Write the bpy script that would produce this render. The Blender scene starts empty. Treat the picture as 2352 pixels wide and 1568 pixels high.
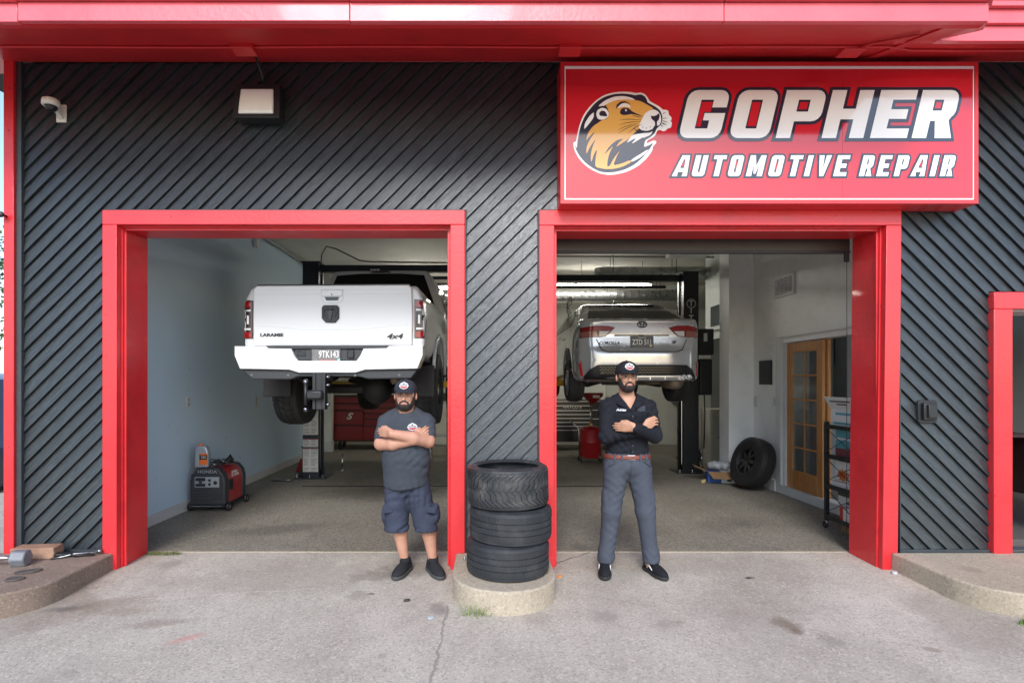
import bpy, bmesh, math, random
import numpy as np
from mathutils import Vector, Matrix
from mathutils.bvhtree import BVHTree
R = math.radians
random.seed(7)
SC = bpy.context.scene
COL = SC.collection

# ------------------------------------------------------------------ camera, sky, sun, exposure
cam_d = bpy.data.cameras.new('camera'); cam = bpy.data.objects.new('camera', cam_d); COL.objects.link(cam)
cam.location = (0, -4.757, 1.585); cam.rotation_euler = (R(90), 0, 0)
cam_d.sensor_width = 36; cam_d.lens = 19.515; cam_d.shift_x = 0.0272; cam_d.shift_y = 0.0391
cam_d.clip_start = 0.05; cam_d.clip_end = 2000
SC.camera = cam
W = bpy.data.worlds.new('World'); SC.world = W; W.use_nodes = True
_n = W.node_tree.nodes; _l = W.node_tree.links
SUN_EL, SUN_AZ = 36, 172           # degrees; azimuth measured so that the soft sun stands behind the camera
sky = _n.new('ShaderNodeTexSky'); sky.sky_type = 'NISHITA'; sky.sun_disc = False
sky.sun_elevation = R(SUN_EL); sky.sun_rotation = R(SUN_AZ); sky.air_density = 1.0; sky.dust_density = 0.9; sky.ozone_density = 1.3
_l.new(sky.outputs[0], _n['Background'].inputs[0]); _n['Background'].inputs[1].default_value = 0.15
sun_d = bpy.data.lights.new('sun', 'SUN'); sun_d.energy = 1.5; sun_d.angle = R(20); sun_d.color = (1, .99, .98)
sun = bpy.data.objects.new('sun', sun_d); COL.objects.link(sun)
sun.rotation_euler = (R(90 - SUN_EL), 0, R(-9)); sun.location = (-3, -12, 14)
SC.view_settings.view_transform = 'Standard'; SC.view_settings.look = 'None'
SC.view_settings.exposure = 1.08; SC.view_settings.gamma = 1.0
SC.render.engine = 'CYCLES'
SC.cycles.use_denoising = True
SC.cycles.max_bounces = 8; SC.cycles.diffuse_bounces = 5; SC.cycles.glossy_bounces = 4; SC.cycles.transparent_max_bounces = 8
SC.cycles.sample_clamp_indirect = 6.0; SC.cycles.caustics_reflective = False; SC.cycles.caustics_refractive = False

# ------------------------------------------------------------------ materials
MATS = {}
def nodes_of(m): return m.node_tree.nodes, m.node_tree.links
def M(name, col, rough=.5, metal=0., var=0., vscale=4., bump=0., bscale=60., coat=0., emit=0., spec=.5, alpha=1., trans=0., stretch=None, detail=4., dirt=0., dcol=(.03,.025,.02), dscale=3., specks=0):
    if name in MATS: return MATS[name]
    m = bpy.data.materials.new(name); m.use_nodes = True; N, L = nodes_of(m)
    b = N['Principled BSDF']
    b.inputs['Roughness'].default_value = rough; b.inputs['Metallic'].default_value = metal
    b.inputs['Specular IOR Level'].default_value = spec; b.inputs['Coat Weight'].default_value = coat; b.inputs['Coat Roughness'].default_value = .06
    b.inputs['Alpha'].default_value = alpha; b.inputs['Transmission Weight'].default_value = trans
    c4 = (*col, 1)
    b.inputs['Base Color'].default_value = c4
    if emit:
        b.inputs['Emission Color'].default_value = c4; b.inputs['Emission Strength'].default_value = emit
    if var or bump or dirt:
        tc = N.new('ShaderNodeTexCoord'); mp = N.new('ShaderNodeMapping'); L.new(tc.outputs['Object'], mp.inputs[0])
        if stretch: mp.inputs['Scale'].default_value = stretch
        if var:
            nz = N.new('ShaderNodeTexNoise'); nz.inputs['Scale'].default_value = vscale; nz.inputs['Detail'].default_value = detail; L.new(mp.outputs[0], nz.inputs[0])
            rp = N.new('ShaderNodeMapRange'); rp.inputs[1].default_value = .3; rp.inputs[2].default_value = .7
            rp.inputs[3].default_value = 1 - var; rp.inputs[4].default_value = 1 + var; L.new(nz.outputs[0], rp.inputs[0])
            mx = N.new('ShaderNodeVectorMath'); mx.operation = 'SCALE'; mx.inputs[0].default_value = col; L.new(rp.outputs[0], mx.inputs['Scale'])
            last = mx.outputs[0]
            rr = N.new('ShaderNodeMapRange'); rr.inputs[1].default_value = .3; rr.inputs[2].default_value = .7
            rr.inputs[3].default_value = max(.03, rough - .07); rr.inputs[4].default_value = min(1, rough + .07); L.new(nz.outputs[0], rr.inputs[0]); L.new(rr.outputs[0], b.inputs['Roughness'])
        else:
            rgb = N.new('ShaderNodeRGB'); rgb.outputs[0].default_value = c4; last = rgb.outputs[0]
        if dirt:
            n2 = N.new('ShaderNodeTexNoise'); n2.inputs['Scale'].default_value = dscale; n2.inputs['Detail'].default_value = 8; n2.inputs['Roughness'].default_value = .65; L.new(tc.outputs['Object'], n2.inputs[0])
            r2 = N.new('ShaderNodeMapRange'); r2.inputs[1].default_value = .5; r2.inputs[2].default_value = .75; r2.inputs[3].default_value = 0; r2.inputs[4].default_value = dirt; L.new(n2.outputs[0], r2.inputs[0])
            mm = N.new('ShaderNodeMix'); mm.data_type = 'RGBA'; L.new(r2.outputs[0], mm.inputs[0]); L.new(last, mm.inputs[6]); mm.inputs[7].default_value = (*dcol, 1); last = mm.outputs[2]
        L.new(last, b.inputs['Base Color'])
        if bump:
            nb = N.new('ShaderNodeTexNoise'); nb.inputs['Scale'].default_value = bscale; nb.inputs['Detail'].default_value = 3; L.new(mp.outputs[0], nb.inputs[0])
            bp = N.new('ShaderNodeBump'); bp.inputs['Strength'].default_value = bump; bp.inputs['Distance'].default_value = .01; L.new(nb.outputs[0], bp.inputs['Height']); L.new(bp.outputs[0], b.inputs['Normal'])
    if specks:
        tc = N.new('ShaderNodeTexCoord'); vo = N.new('ShaderNodeTexVoronoi'); vo.inputs['Scale'].default_value = specks; L.new(tc.outputs['Object'], vo.inputs[0])
        nn = N.new('ShaderNodeTexNoise'); nn.inputs['Scale'].default_value = specks*9; L.new(tc.outputs['Object'], nn.inputs[0])
        ml = N.new('ShaderNodeMath'); ml.operation = 'MULTIPLY'; L.new(vo.outputs['Distance'], ml.inputs[0]); L.new(nn.outputs[0], ml.inputs[1])
        r3 = N.new('ShaderNodeMapRange'); r3.inputs[1].default_value = .018; r3.inputs[2].default_value = .034; r3.inputs[3].default_value = .8; r3.inputs[4].default_value = 0; L.new(ml.outputs[0], r3.inputs[0])
        m3 = N.new('ShaderNodeMix'); m3.data_type = 'RGBA'; L.new(r3.outputs[0], m3.inputs[0]); L.new(b.inputs['Base Color'].links[0].from_socket, m3.inputs[6]); m3.inputs[7].default_value = (.12,.02,.02,1); L.new(m3.outputs[2], b.inputs['Base Color'])
    MATS[name] = m
    return m

# ------------------------------------------------------------------ mesh builder and object helpers
class MB:
    def __init__(s): s.v = []; s.f = []
    def add(s, vs, fs):
        o = len(s.v); s.v += [tuple(p) for p in vs]; s.f += [tuple(i + o for i in f) for f in fs]; return s
    def box(s, x0, x1, y0, y1, z0, z1):
        return s.add([(x0,y0,z0),(x1,y0,z0),(x1,y1,z0),(x0,y1,z0),(x0,y0,z1),(x1,y0,z1),(x1,y1,z1),(x0,y1,z1)],
                     [(0,3,2,1),(4,5,6,7),(0,1,5,4),(1,2,6,5),(2,3,7,6),(3,0,4,7)])
    def obox(s, c, size, rot=(0,0,0)):
        E = Matrix.Rotation(rot[2],3,'Z') @ Matrix.Rotation(rot[1],3,'Y') @ Matrix.Rotation(rot[0],3,'X')
        h = [q/2 for q in size]; vs = []
        for z in (-1,1):
            for x,y in ((-1,-1),(1,-1),(1,1),(-1,1)): vs.append(Vector(c) + E @ Vector((x*h[0], y*h[1], z*h[2])))
        return s.add(vs, [(0,3,2,1),(4,5,6,7),(0,1,5,4),(1,2,6,5),(2,3,7,6),(3,0,4,7)])
    def cyl(s, p0, p1, r0, r1=None, n=16, caps=True):
        r1 = r0 if r1 is None else r1
        p0, p1 = Vector(p0), Vector(p1); d = (p1-p0).normalized()
        u = d.orthogonal().normalized(); w = d.cross(u); vs = []
        for p, r in ((p0,r0),(p1,r1)):
            for i in range(n):
                a = 2*math.pi*i/n; vs.append(p + r*(math.cos(a)*u + math.sin(a)*w))
        fs = [(i, (i+1)%n, n+(i+1)%n, n+i) for i in range(n)]
        if caps: fs += [tuple(range(n-1,-1,-1)), tuple(range(n,2*n))]
        return s.add(vs, fs)
    def tube(s, pts, r, n=8, closed=False):
        pts = [Vector(p) for p in pts]; m = len(pts); vs = []; u = None
        for i, p in enumerate(pts):
            if closed: d = pts[(i+1)%m] - pts[i-1]
            else: d = pts[min(i+1,m-1)] - pts[max(i-1,0)]
            d.normalize()
            if u is None: u = d.orthogonal().normalized()
            else: u = (u - d*u.dot(d)).normalized()
            w = d.cross(u); rr = r[i] if isinstance(r,(list,tuple)) else r
            for k in range(n):
                a = 2*math.pi*k/n; vs.append(p + rr*(math.cos(a)*u + math.sin(a)*w))
        fs = []
        for i in range(m if closed else m-1):
            j = (i+1)%m
            for k in range(n): fs.append((i*n+k, i*n+(k+1)%n, j*n+(k+1)%n, j*n+k))
        if not closed: fs += [tuple(range(n-1,-1,-1)), tuple(range((m-1)*n, m*n))]
        return s.add(vs, fs)
    def lathe(s, prof, origin=(0,0,0), axis='Z', n=32, closed=False, caps=True):
        # prof: (r, h) pairs along the axis
        o = Vector(origin); vs = []
        for r, h in prof:
            for i in range(n):
                a = 2*math.pi*i/n; c, q = r*math.cos(a), r*math.sin(a)
                vs.append(o + Vector({'Z':(c,q,h),'X':(h,c,q),'Y':(q,h,c)}[axis]))
        fs = []; m = len(prof)
        for j in range(m if closed else m-1):
            k2 = (j+1)%m
            for i in range(n): fs.append((j*n+i, j*n+(i+1)%n, k2*n+(i+1)%n, k2*n+i))
        if not closed and caps:
            if prof[0][0] > 1e-6: fs.append(tuple(range(n-1,-1,-1)))
            if prof[-1][0] > 1e-6: fs.append(tuple(range((m-1)*n, m*n)))
        return s.add(vs, fs)
    def prism(s, poly, a, b, plane='XZ'):
        # poly in the plane's two axes, swept from a to b along the third
        def P(p, t): return {'XZ':(p[0],t,p[1]),'XY':(p[0],p[1],t),'YZ':(t,p[0],p[1])}[plane]
        n = len(poly); vs = [P(p,a) for p in poly] + [P(p,b) for p in poly]
        fs = [tuple(range(n)), tuple(range(2*n-1,n-1,-1))] + [(i, n+i, n+(i+1)%n, (i+1)%n) for i in range(n)]
        return s.add(vs, fs)
    def grid(s, rows):
        # rows of points -> quad sheet
        nr, nc = len(rows), len(rows[0])
        return s.add([p for r in rows for p in r], [(i*nc+j, i*nc+j+1, (i+1)*nc+j+1, (i+1)*nc+j) for i in range(nr-1) for j in range(nc-1)])
    def build(s, name, mat, parent=None, smooth=False, bevel=0, seg=2, fix=True, auto=None):
        me = bpy.data.meshes.new(name); me.from_pydata(s.v, [], s.f)
        if fix:
            bm = bmesh.new(); bm.from_mesh(me); bmesh.ops.remove_doubles(bm, verts=bm.verts, dist=1e-5); bmesh.ops.recalc_face_normals(bm, faces=bm.faces); bm.to_mesh(me); bm.free()
        return link(me, name, mat, parent, smooth, bevel, seg, auto)
def link(me, name, mat, parent=None, smooth=False, bevel=0, seg=2, auto=None):
    o = bpy.data.objects.new(name, me); COL.objects.link(o)
    if mat is not None and not me.materials: me.materials.append(mat)
    if smooth or auto:
        me.shade_smooth()
        if auto: me.set_sharp_from_angle(angle=R(auto))
    if bevel:
        b = o.modifiers.new('bevel', 'BEVEL'); b.width = bevel; b.segments = seg; b.limit_method = 'ANGLE'; b.angle_limit = R(40)
        if smooth or auto is None:
            me.shade_smooth(); me.set_sharp_from_angle(angle=R(35))
    if parent is not None: attach(o, parent)
    return o
def attach(o, parent):
    o.parent = parent
    if 'base' in parent:      # built in world coordinates: undo the empty's own place
        o.matrix_parent_inverse = Matrix.Translation(Vector(parent['base'])).inverted()
def thing(name, label, cat, base=(0,0,0), rotz=None, group=None):
    """An Empty at the thing's base. With rotz None the parts are modelled in world coordinates, else in local ones."""
    o = bpy.data.objects.new(name, None); COL.objects.link(o); o.location = base; o.empty_display_size = .2
    if rotz is None: o['base'] = tuple(float(q) for q in base)
    else: o.rotation_euler = (0,0,rotz)
    return tag(o, label, cat, group)
def tag(o, label=None, cat=None, group=None, kind=None):
    if label: o['label'] = label
    if cat: o['category'] = cat
    if group: o['group'] = group
    if kind: o['kind'] = kind
    return o
def struct(o): o['kind'] = 'structure'; return o
def copy_tree(o, parent=None):
    c = o.copy(); COL.objects.link(c)
    if parent is not None: c.parent = parent
    for ch in list(o.children): copy_tree(ch, c)
    return c
# photograph measure: u, v in a 2352 x 1568 frame, s = pixels per metre at that depth
def PX(u, s): return (u-1112)/s
def PZ(v, s): return 1.585-(v-876)/s
def PY(s): return 1275/s-4.757

def curve2d(splines, name, offset=0., extrude=0., res=6, cyclic=True, bezier=False):
    cu = bpy.data.curves.new(name, 'CURVE'); cu.dimensions = '2D'; cu.fill_mode = 'BOTH'; cu.offset = offset; cu.extrude = extrude; cu.resolution_u = res
    for pts in splines:
        sp = cu.splines.new('POLY'); sp.points.add(len(pts)-1); sp.use_cyclic_u = True
        for i, p in enumerate(pts): sp.points[i].co = (p[0], p[1], 0, 1)
    return cu
def curve_mesh(cu, name):
    o = bpy.data.objects.new(name, cu); COL.objects.link(o)
    dg = bpy.context.evaluated_depsgraph_get(); me = bpy.data.meshes.new_from_object(o.evaluated_get(dg))
    bpy.data.objects.remove(o); bpy.data.curves.remove(cu); me.name = name; me.materials.clear()
    return me
def flat_shape(splines, name, mat, parent, y, offset=0., depth=.002):
    """Filled outline(s) given as (x, z) points, lying upright at depth y and facing -Y."""
    me = curve_mesh(curve2d(splines, name, offset, depth/2), name)
    me.transform(Matrix.Translation((0, y, 0)) @ Matrix.Rotation(R(90), 4, 'X'))
    return link(me, name, mat, parent)
def text_mesh(s, size=.1, shear=0., offset=0., depth=.001, space=1., align='CENTER', xs=1.):
    cu = bpy.data.curves.new('text', 'FONT'); cu.body = s; cu.size = size; cu.shear = shear; cu.offset = offset; cu.extrude = depth/2
    cu.align_x = align; cu.align_y = 'CENTER'; cu.space_character = space; cu.resolution_u = 3
    me = curve_mesh(cu, 'text')
    if xs != 1: me.transform(Matrix.Scale(xs, 4, (1,0,0)))
    return me
def text(s, loc, size, mat, parent, name='lettering', rot=(R(90),0,0), **k):
    me = text_mesh(s, size, **k); me.name = name
    me.transform(Matrix.Translation(loc) @ (Matrix.Rotation(rot[2],4,'Z') @ Matrix.Rotation(rot[1],4,'Y') @ Matrix.Rotation(rot[0],4,'X')))
    return link(me, name, mat, parent)

# ------------------------------------------------------------------ implicit surfaces (for bodies and car bodies)
class Field:
    def __init__(s, xs, ys, zs):
        s.a = [np.asarray(q, dtype=np.float32) for q in (xs, ys, zs)]; s.d = np.full([len(q) for q in s.a], 1., np.float32)
    @classmethod
    def box(cls, lo, hi, h): return cls(*[np.arange(lo[i], hi[i]+h[i], h[i]) for i in range(3)])
    def sl(s, lo, hi):
        out = []
        for i in range(3):
            a = max(0, int(np.searchsorted(s.a[i], lo[i]))-1); b = min(len(s.a[i]), int(np.searchsorted(s.a[i], hi[i]))+1); out.append(slice(a, max(a+1,b)))
        return tuple(out)
    def xyz(s, sl): return (s.a[0][sl[0]][:,None,None], s.a[1][sl[1]][None,:,None], s.a[2][sl[2]][None,None,:])
    def op(s, f, lo, hi, k=.02, sub=False, m=.06):
        sl = s.sl([q-m for q in lo], [q+m for q in hi]); v = f(*s.xyz(sl)); d = s.d[sl]
        if sub:
            v = -v; h = np.maximum(k-np.abs(d-v), 0)/k; s.d[sl] = np.maximum(d, v)+h*h*k*.25
        else:
            h = np.maximum(k-np.abs(d-v), 0)/k; s.d[sl] = np.minimum(d, v)-h*h*k*.25
        return s
    def cone(s, p0, p1, r0, r1=None, k=.02, sub=False):
        r1 = r0 if r1 is None else r1; p0 = np.array(p0, float); p1 = np.array(p1, float); d = p1-p0; L2 = float(d@d)+1e-12; rm = max(r0, r1)
        def f(X, Y, Z):
            t = np.clip(((X-p0[0])*d[0]+(Y-p0[1])*d[1]+(Z-p0[2])*d[2])/L2, 0, 1)
            return np.sqrt((X-p0[0]-t*d[0])**2+(Y-p0[1]-t*d[1])**2+(Z-p0[2]-t*d[2])**2)-(r0+t*(r1-r0))
        return s.op(f, np.minimum(p0,p1)-rm, np.maximum(p0,p1)+rm, k, sub)
    def ell(s, c, r, k=.02, sub=False, rot=None):
        E = np.eye(3) if rot is None else np.array(Matrix.Rotation(rot[2],3,'Z') @ Matrix.Rotation(rot[1],3,'Y') @ Matrix.Rotation(rot[0],3,'X')).T
        rm = max(r) if rot is not None else None
        def f(X, Y, Z):
            x, y, z = X-c[0], Y-c[1], Z-c[2]
            if rot is not None: x, y, z = E[0,0]*x+E[0,1]*y+E[0,2]*z, E[1,0]*x+E[1,1]*y+E[1,2]*z, E[2,0]*x+E[2,1]*y+E[2,2]*z
            k0 = np.sqrt((x/r[0])**2+(y/r[1])**2+(z/r[2])**2); k1 = np.sqrt((x/r[0]**2)**2+(y/r[1]**2)**2+(z/r[2]**2)**2)+1e-9
            return k0*(k0-1)/k1
        e = (rm,rm,rm) if rm else r
        return s.op(f, [c[i]-e[i] for i in range(3)], [c[i]+e[i] for i in range(3)], k, sub)
    def whole(s, f): s.d = f(s.d, *s.xyz((slice(None),)*3)).astype(np.float32); return s
    def mesh(s, name, smooth=0):
        d = s.d; ax = s.a
        for i in range(3):           # close the surface at the grid's border
            q = [slice(None)]*3
            for e in (0,-1): q[i] = e; d[tuple(q)] = np.maximum(d[tuple(q)], 1e-4)
        ins = d < 0; n = d.shape; c = [q-1 for q in n]
        cnt = np.zeros(c, np.int8); pos = [np.zeros(c, np.float32) for _ in range(3)]
        def S(i,j,k): return (slice(i,i+c[0]), slice(j,j+c[1]), slice(k,k+c[2]))
        g = [ax[0][:,None,None], ax[1][None,:,None], ax[2][None,None,:]]
        def G(i, o):
            q = [slice(None)]*3; q[i] = slice(o, o+c[i]); return g[i][tuple(q)]
        for a in range(3):
            for o1 in (0,1):
                for o2 in (0,1):
                    o = [0,0,0]; b = [q for q in range(3) if q != a]; o[b[0]] = o1; o[b[1]] = o2; e = list(o); e[a] = 1
                    A, B = d[S(*o)], d[S(*e)]; m = (A < 0) != (B < 0)
                    t = np.where(m, A/np.where(m, A-B, 1), 0); cnt += m
                    for q in range(3):
                        val = G(q, o[q])+t*(G(q,1)-G(q,0)) if q == a else G(q, o[q])+0*t
                        pos[q] += np.where(m, val, 0)
        act = cnt > 0; idx = np.full(c, -1, np.int64); idx[act] = np.arange(act.sum())
        V = np.stack([p[act]/cnt[act] for p in pos], 1); F = []
        for a in range(3):
            b = [q for q in range(3) if q != a]
            lo = [slice(None)]*3; lo[a] = slice(0,-1); hi = [slice(None)]*3; hi[a] = slice(1,None)
            m = ins[tuple(lo)] != ins[tuple(hi)]; q = [slice(None)]*3
            q[b[0]] = slice(1,-1); q[b[1]] = slice(1,-1)
            flip = ins[tuple(lo)][tuple(q)]; I = np.argwhere(m[tuple(q)])
            if not len(I): continue
            fl = flip[m[tuple(q)]]; off = np.zeros(3, int); off[b[0]] = 1; off[b[1]] = 1; I = I+off
            def at(d0, d1):
                J = I.copy(); J[:,b[0]] -= d0; J[:,b[1]] -= d1; return idx[J[:,0], J[:,1], J[:,2]]
            Q = np.stack([at(1,1), at(0,1), at(0,0), at(1,0)], 1)
            rev = fl if a != 1 else ~fl
            Q[~rev] = Q[~rev][:, ::-1]; F.append(Q)
        F = np.concatenate(F); me = bpy.data.meshes.new(name)
        me.vertices.add(len(V)); me.vertices.foreach_set('co', V.astype(np.float32).ravel())
        me.loops.add(F.size); me.loops.foreach_set('vertex_index', F.ravel().astype(np.int32))
        me.polygons.add(len(F)); me.polygons.foreach_set('loop_start', np.arange(0, F.size, 4, dtype=np.int32)); me.polygons.foreach_set('loop_total', np.full(len(F), 4, np.int32))
        me.update(calc_edges=True); me.validate()
        if smooth:
            bm = bmesh.new(); bm.from_mesh(me)
            for _ in range(smooth): bmesh.ops.smooth_vert(bm, verts=bm.verts, factor=.5, use_axis_x=True, use_axis_y=True, use_axis_z=True)
            bm.to_mesh(me); bm.free()
        return me
    def build(s, name, mat, parent=None, smooth=1):
        return link(s.mesh(name, smooth), name, mat, parent, smooth=True)
def poly_sdf(poly, A, B):
    """Signed distance of a 2-D polygon on broadcast grids A, B."""
    A, B = np.broadcast_arrays(A, B); d = np.full(A.shape, 1e9); sgn = np.zeros(A.shape, bool); n = len(poly)
    for i in range(n):
        (x0,y0), (x1,y1) = poly[i], poly[(i+1)%n]; ex, ey = x1-x0, y1-y0
        t = np.clip(((A-x0)*ex+(B-y0)*ey)/(ex*ex+ey*ey+1e-12), 0, 1)
        d = np.minimum(d, (A-x0-t*ex)**2+(B-y0-t*ey)**2)
        if y0 != y1: sgn ^= ((y0 > B) != (y1 > B)) & (A < (x1-x0)*(B-y0)/(y1-y0)+x0)
    return (np.where(sgn, -1, 1)*np.sqrt(d)).astype(np.float32)
def smax(a, b, k): h = np.maximum(k-np.abs(a-b), 0)/k; return np.maximum(a, b)+h*h*k*.25
def smin(a, b, k): h = np.maximum(k-np.abs(a-b), 0)/k; return np.minimum(a, b)-h*h*k*.25
def dense_poly(poly, h):
    """Flat, evenly cut mesh (verts, faces) of a 2-D outline: grid cells clipped to it."""
    cu = curve2d([poly], 'tmp'); me = curve_mesh(cu, 'tmp'); bm = bmesh.new(); bm.from_mesh(me); bpy.data.meshes.remove(me)
    bmesh.ops.remove_doubles(bm, verts=bm.verts, dist=1e-6)
    xs = [p[0] for p in poly]; ys = [p[1] for p in poly]
    for ax, lo, hi in ((0,min(xs),max(xs)), (1,min(ys),max(ys))):
        t = lo+h
        while t < hi:
            co = Vector((t,0,0)) if ax == 0 else Vector((0,t,0)); no = Vector((1,0,0)) if ax == 0 else Vector((0,1,0))
            bmesh.ops.bisect_plane(bm, geom=bm.verts[:]+bm.edges[:]+bm.faces[:], plane_co=co, plane_no=no); t += h
    bm.verts.ensure_lookup_table(); bm.verts.index_update()
    vs = [v.co.to_2d() for v in bm.verts]; fs = [tuple(v.index for v in f.verts) for f in bm.faces]; bm.free()
    return vs, fs
def bvh_of(o):
    dg = bpy.context.evaluated_depsgraph_get(); dg.update(); return BVHTree.FromObject(o, dg)
def decal(poly, bvh, name, mat, parent, off=.004, thick=.012, dirn=(0,1,0), h=.04, start=-6., smooth=True):
    """An outline laid onto a surface: points of the plane across DIRN are dropped along it onto BVH and lifted by OFF."""
    vs, fs = dense_poly(poly, h); D = Vector(dirn); mb = MB(); front = []
    for a, b in vs:
        o = Vector((a, start, b)) if abs(D.y) > .5 else (Vector((start*D.x if D.x > 0 else -start*abs(D.x), a, b)) if abs(D.x) > .5 else Vector((a, b, -start)))
        hit, nr, _, _ = bvh.ray_cast(o, D)
        if hit is None:
            near = bvh.find_nearest(Vector((a, 0, b)) if abs(D.y) > .5 else o); hit, nr = near[0], near[1]
        if nr.dot(D) > 0: nr = -nr
        front.append(hit-D*off)
    n = len(front); bc = {}
    for f in fs:
        for i in range(len(f)):
            e = (f[i], f[(i+1)%len(f)]); bc[e] = 1
    rim = [e for e in bc if (e[1], e[0]) not in bc]
    mb.add(front+[p+D*thick for p in front], [f for f in fs]+[(e[1], e[0], e[0]+n, e[1]+n) for e in rim])
    return mb.build(name, mat, parent, smooth=smooth, auto=40)
def rrect(x0, x1, z0, z1, r, n=4):
    out = []
    for cx, cz, a0 in ((x1-r,z1-r,0),(x0+r,z1-r,90),(x0+r,z0+r,180),(x1-r,z0+r,270)):
        for i in range(n+1): a = R(a0+90*i/n); out.append((cx+r*math.cos(a), cz+r*math.sin(a)))
    return out
# ------------------------------------------------------------------ surface materials
def concrete(name, col, speck=.35, spots=(), crackx=None, scale=1., rough=.85, tint=(.30,.22,.16), tamt=.25, lines=()):
    m = bpy.data.materials.new(name); m.use_nodes = True; N, L = nodes_of(m); b = N['Principled BSDF']
    b.inputs['Roughness'].default_value = rough; b.inputs['Specular IOR Level'].default_value = .3
    tc = N.new('ShaderNodeTexCoord'); O = tc.outputs['Object']
    def noise(sc, det=6, ro=.6):
        n = N.new('ShaderNodeTexNoise'); n.inputs['Scale'].default_value = sc; n.inputs['Detail'].default_value = det; n.inputs['Roughness'].default_value = ro; L.new(O, n.inputs[0]); return n.outputs[0]
    def rng(src, a, b2, c, d):
        r = N.new('ShaderNodeMapRange'); r.inputs[1].default_value = a; r.inputs[2].default_value = b2; r.inputs[3].default_value = c; r.inputs[4].default_value = d; L.new(src, r.inputs[0]); return r.outputs[0]
    def mix(f, a, b2, mode='MIX'):
        q = N.new('ShaderNodeMix'); q.data_type = 'RGBA'; q.blend_type = mode
        (L.new(f, q.inputs[0]) if hasattr(f, 'links') else q.inputs[0].__setattr__('default_value', f))
        for i, s2 in ((6,a),(7,b2)):
            if hasattr(s2, 'links'): L.new(s2, q.inputs[i])
            else: q.inputs[i].default_value = (*s2, 1)
        return q.outputs[2]
    def math2(op, a, b2=None):
        q = N.new('ShaderNodeMath'); q.operation = op
        for i, s2 in ((0,a),(1,b2)):
            if s2 is None: continue
            if hasattr(s2, 'links'): L.new(s2, q.inputs[i])
            else: q.inputs[i].default_value = s2
        return q.outputs[0]
    big = noise(.8*scale, 9, .66); mid = noise(7*scale, 6); fine = noise(110*scale, 3, .7)
    c = mix(rng(big, .42, .66, 0, tamt), col, tint)
    pale = noise(.55*scale, 7, .7); c = mix(rng(pale, .50, .68, 0, .6), c, tuple(min(1,q*1.25) for q in col))
    c = mix(rng(mid, .3, .75, 0, .45), c, tuple(q*.72 for q in col))
    vor = N.new('ShaderNodeTexVoronoi'); vor.inputs['Scale'].default_value = 95*scale; L.new(O, vor.inputs[0])
    hsv = N.new('ShaderNodeSeparateColor'); L.new(vor.outputs['Color'], hsv.inputs[0])
    c = mix(rng(hsv.outputs[0], .0, .34, speck, 0), c, tuple(q*.25 for q in col))
    c = mix(rng(hsv.outputs[1], .72, 1., 0, speck*.8), c, tuple(min(1,q*1.65) for q in col))
    c = mix(rng(fine, .3, .7, 0, .35), c, tuple(q*.6 for q in col))
    sx = N.new('ShaderNodeSeparateXYZ'); L.new(O, sx.inputs[0]); X, Y = sx.outputs[0], sx.outputs[1]
    wob = noise(5, 5); wob2 = noise(26, 4)
    for (px, py, rx, ry, a, amt, sc_) in spots:
        dx = math2('SUBTRACT', X, px); dy = math2('SUBTRACT', Y, py); ca, sa = math.cos(a), math.sin(a)
        p = math2('DIVIDE', math2('ADD', math2('MULTIPLY', dx, ca), math2('MULTIPLY', dy, sa)), rx)
        q = math2('DIVIDE', math2('SUBTRACT', math2('MULTIPLY', dy, ca), math2('MULTIPLY', dx, sa)), ry)
        r = math2('SQRT', math2('ADD', math2('MULTIPLY', p, p), math2('MULTIPLY', q, q)))
        r = math2('ADD', math2('ADD', r, math2('MULTIPLY', math2('SUBTRACT', wob, .5), 1.8)), math2('MULTIPLY', math2('SUBTRACT', wob2, .5), .9))
        c = mix(rng(r, .6, 1.25, amt, 0), c, sc_)
    dv = N.new('ShaderNodeTexVoronoi'); dv.inputs['Scale'].default_value = 2.6*scale; L.new(O, dv.inputs[0])     # old drips
    ds = N.new('ShaderNodeSeparateColor'); L.new(dv.outputs['Color'], ds.inputs[0])
    dd = math2('ADD', math2('DIVIDE', dv.outputs['Distance'], math2('MULTIPLY', math2('POWER', ds.outputs[0], 3.), .30)), math2('MULTIPLY', math2('SUBTRACT', wob2, .5), 1.2))
    c = mix(rng(dd, .6, 1.1, .42, 0), c, tuple(q*.42 for q in col))
    w3 = N.new('ShaderNodeTexNoise'); w3.inputs['Scale'].default_value = 2.2; w3.inputs['Detail'].default_value = 6; mp3 = N.new('ShaderNodeMapping'); mp3.inputs['Scale'].default_value = (1.6,.28,1); L.new(O, mp3.inputs[0]); L.new(mp3.outputs[0], w3.inputs[0])
    c = mix(rng(w3.outputs[0], .52, .72, 0, .35), c, tuple(q*.62 for q in col))          # faint tyre-worn streaks
    for (x0, y0, x1, y1, w, amt, sc_) in lines:       # wandering cracks and joints
        Ln = math.hypot(x1-x0, y1-y0); tx, ty = (x1-x0)/Ln, (y1-y0)/Ln
        dx = math2('SUBTRACT', X, x0); dy = math2('SUBTRACT', Y, y0)
        al = math2('ADD', math2('MULTIPLY', dx, tx), math2('MULTIPLY', dy, ty))
        ac = math2('ABSOLUTE', math2('ADD', math2('SUBTRACT', math2('MULTIPLY', dy, tx), math2('MULTIPLY', dx, ty)), math2('ADD', math2('MULTIPLY', math2('SUBTRACT', wob, .5), .09), math2('MULTIPLY', math2('SUBTRACT', wob2, .5), .03))))
        inside = math2('MULTIPLY', math2('GREATER_THAN', al, 0), math2('LESS_THAN', al, Ln))
        c = mix(math2('MULTIPLY', inside, rng(ac, w*.4, w, amt, 0)), c, sc_)
    L.new(c, b.inputs['Base Color'])
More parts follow.
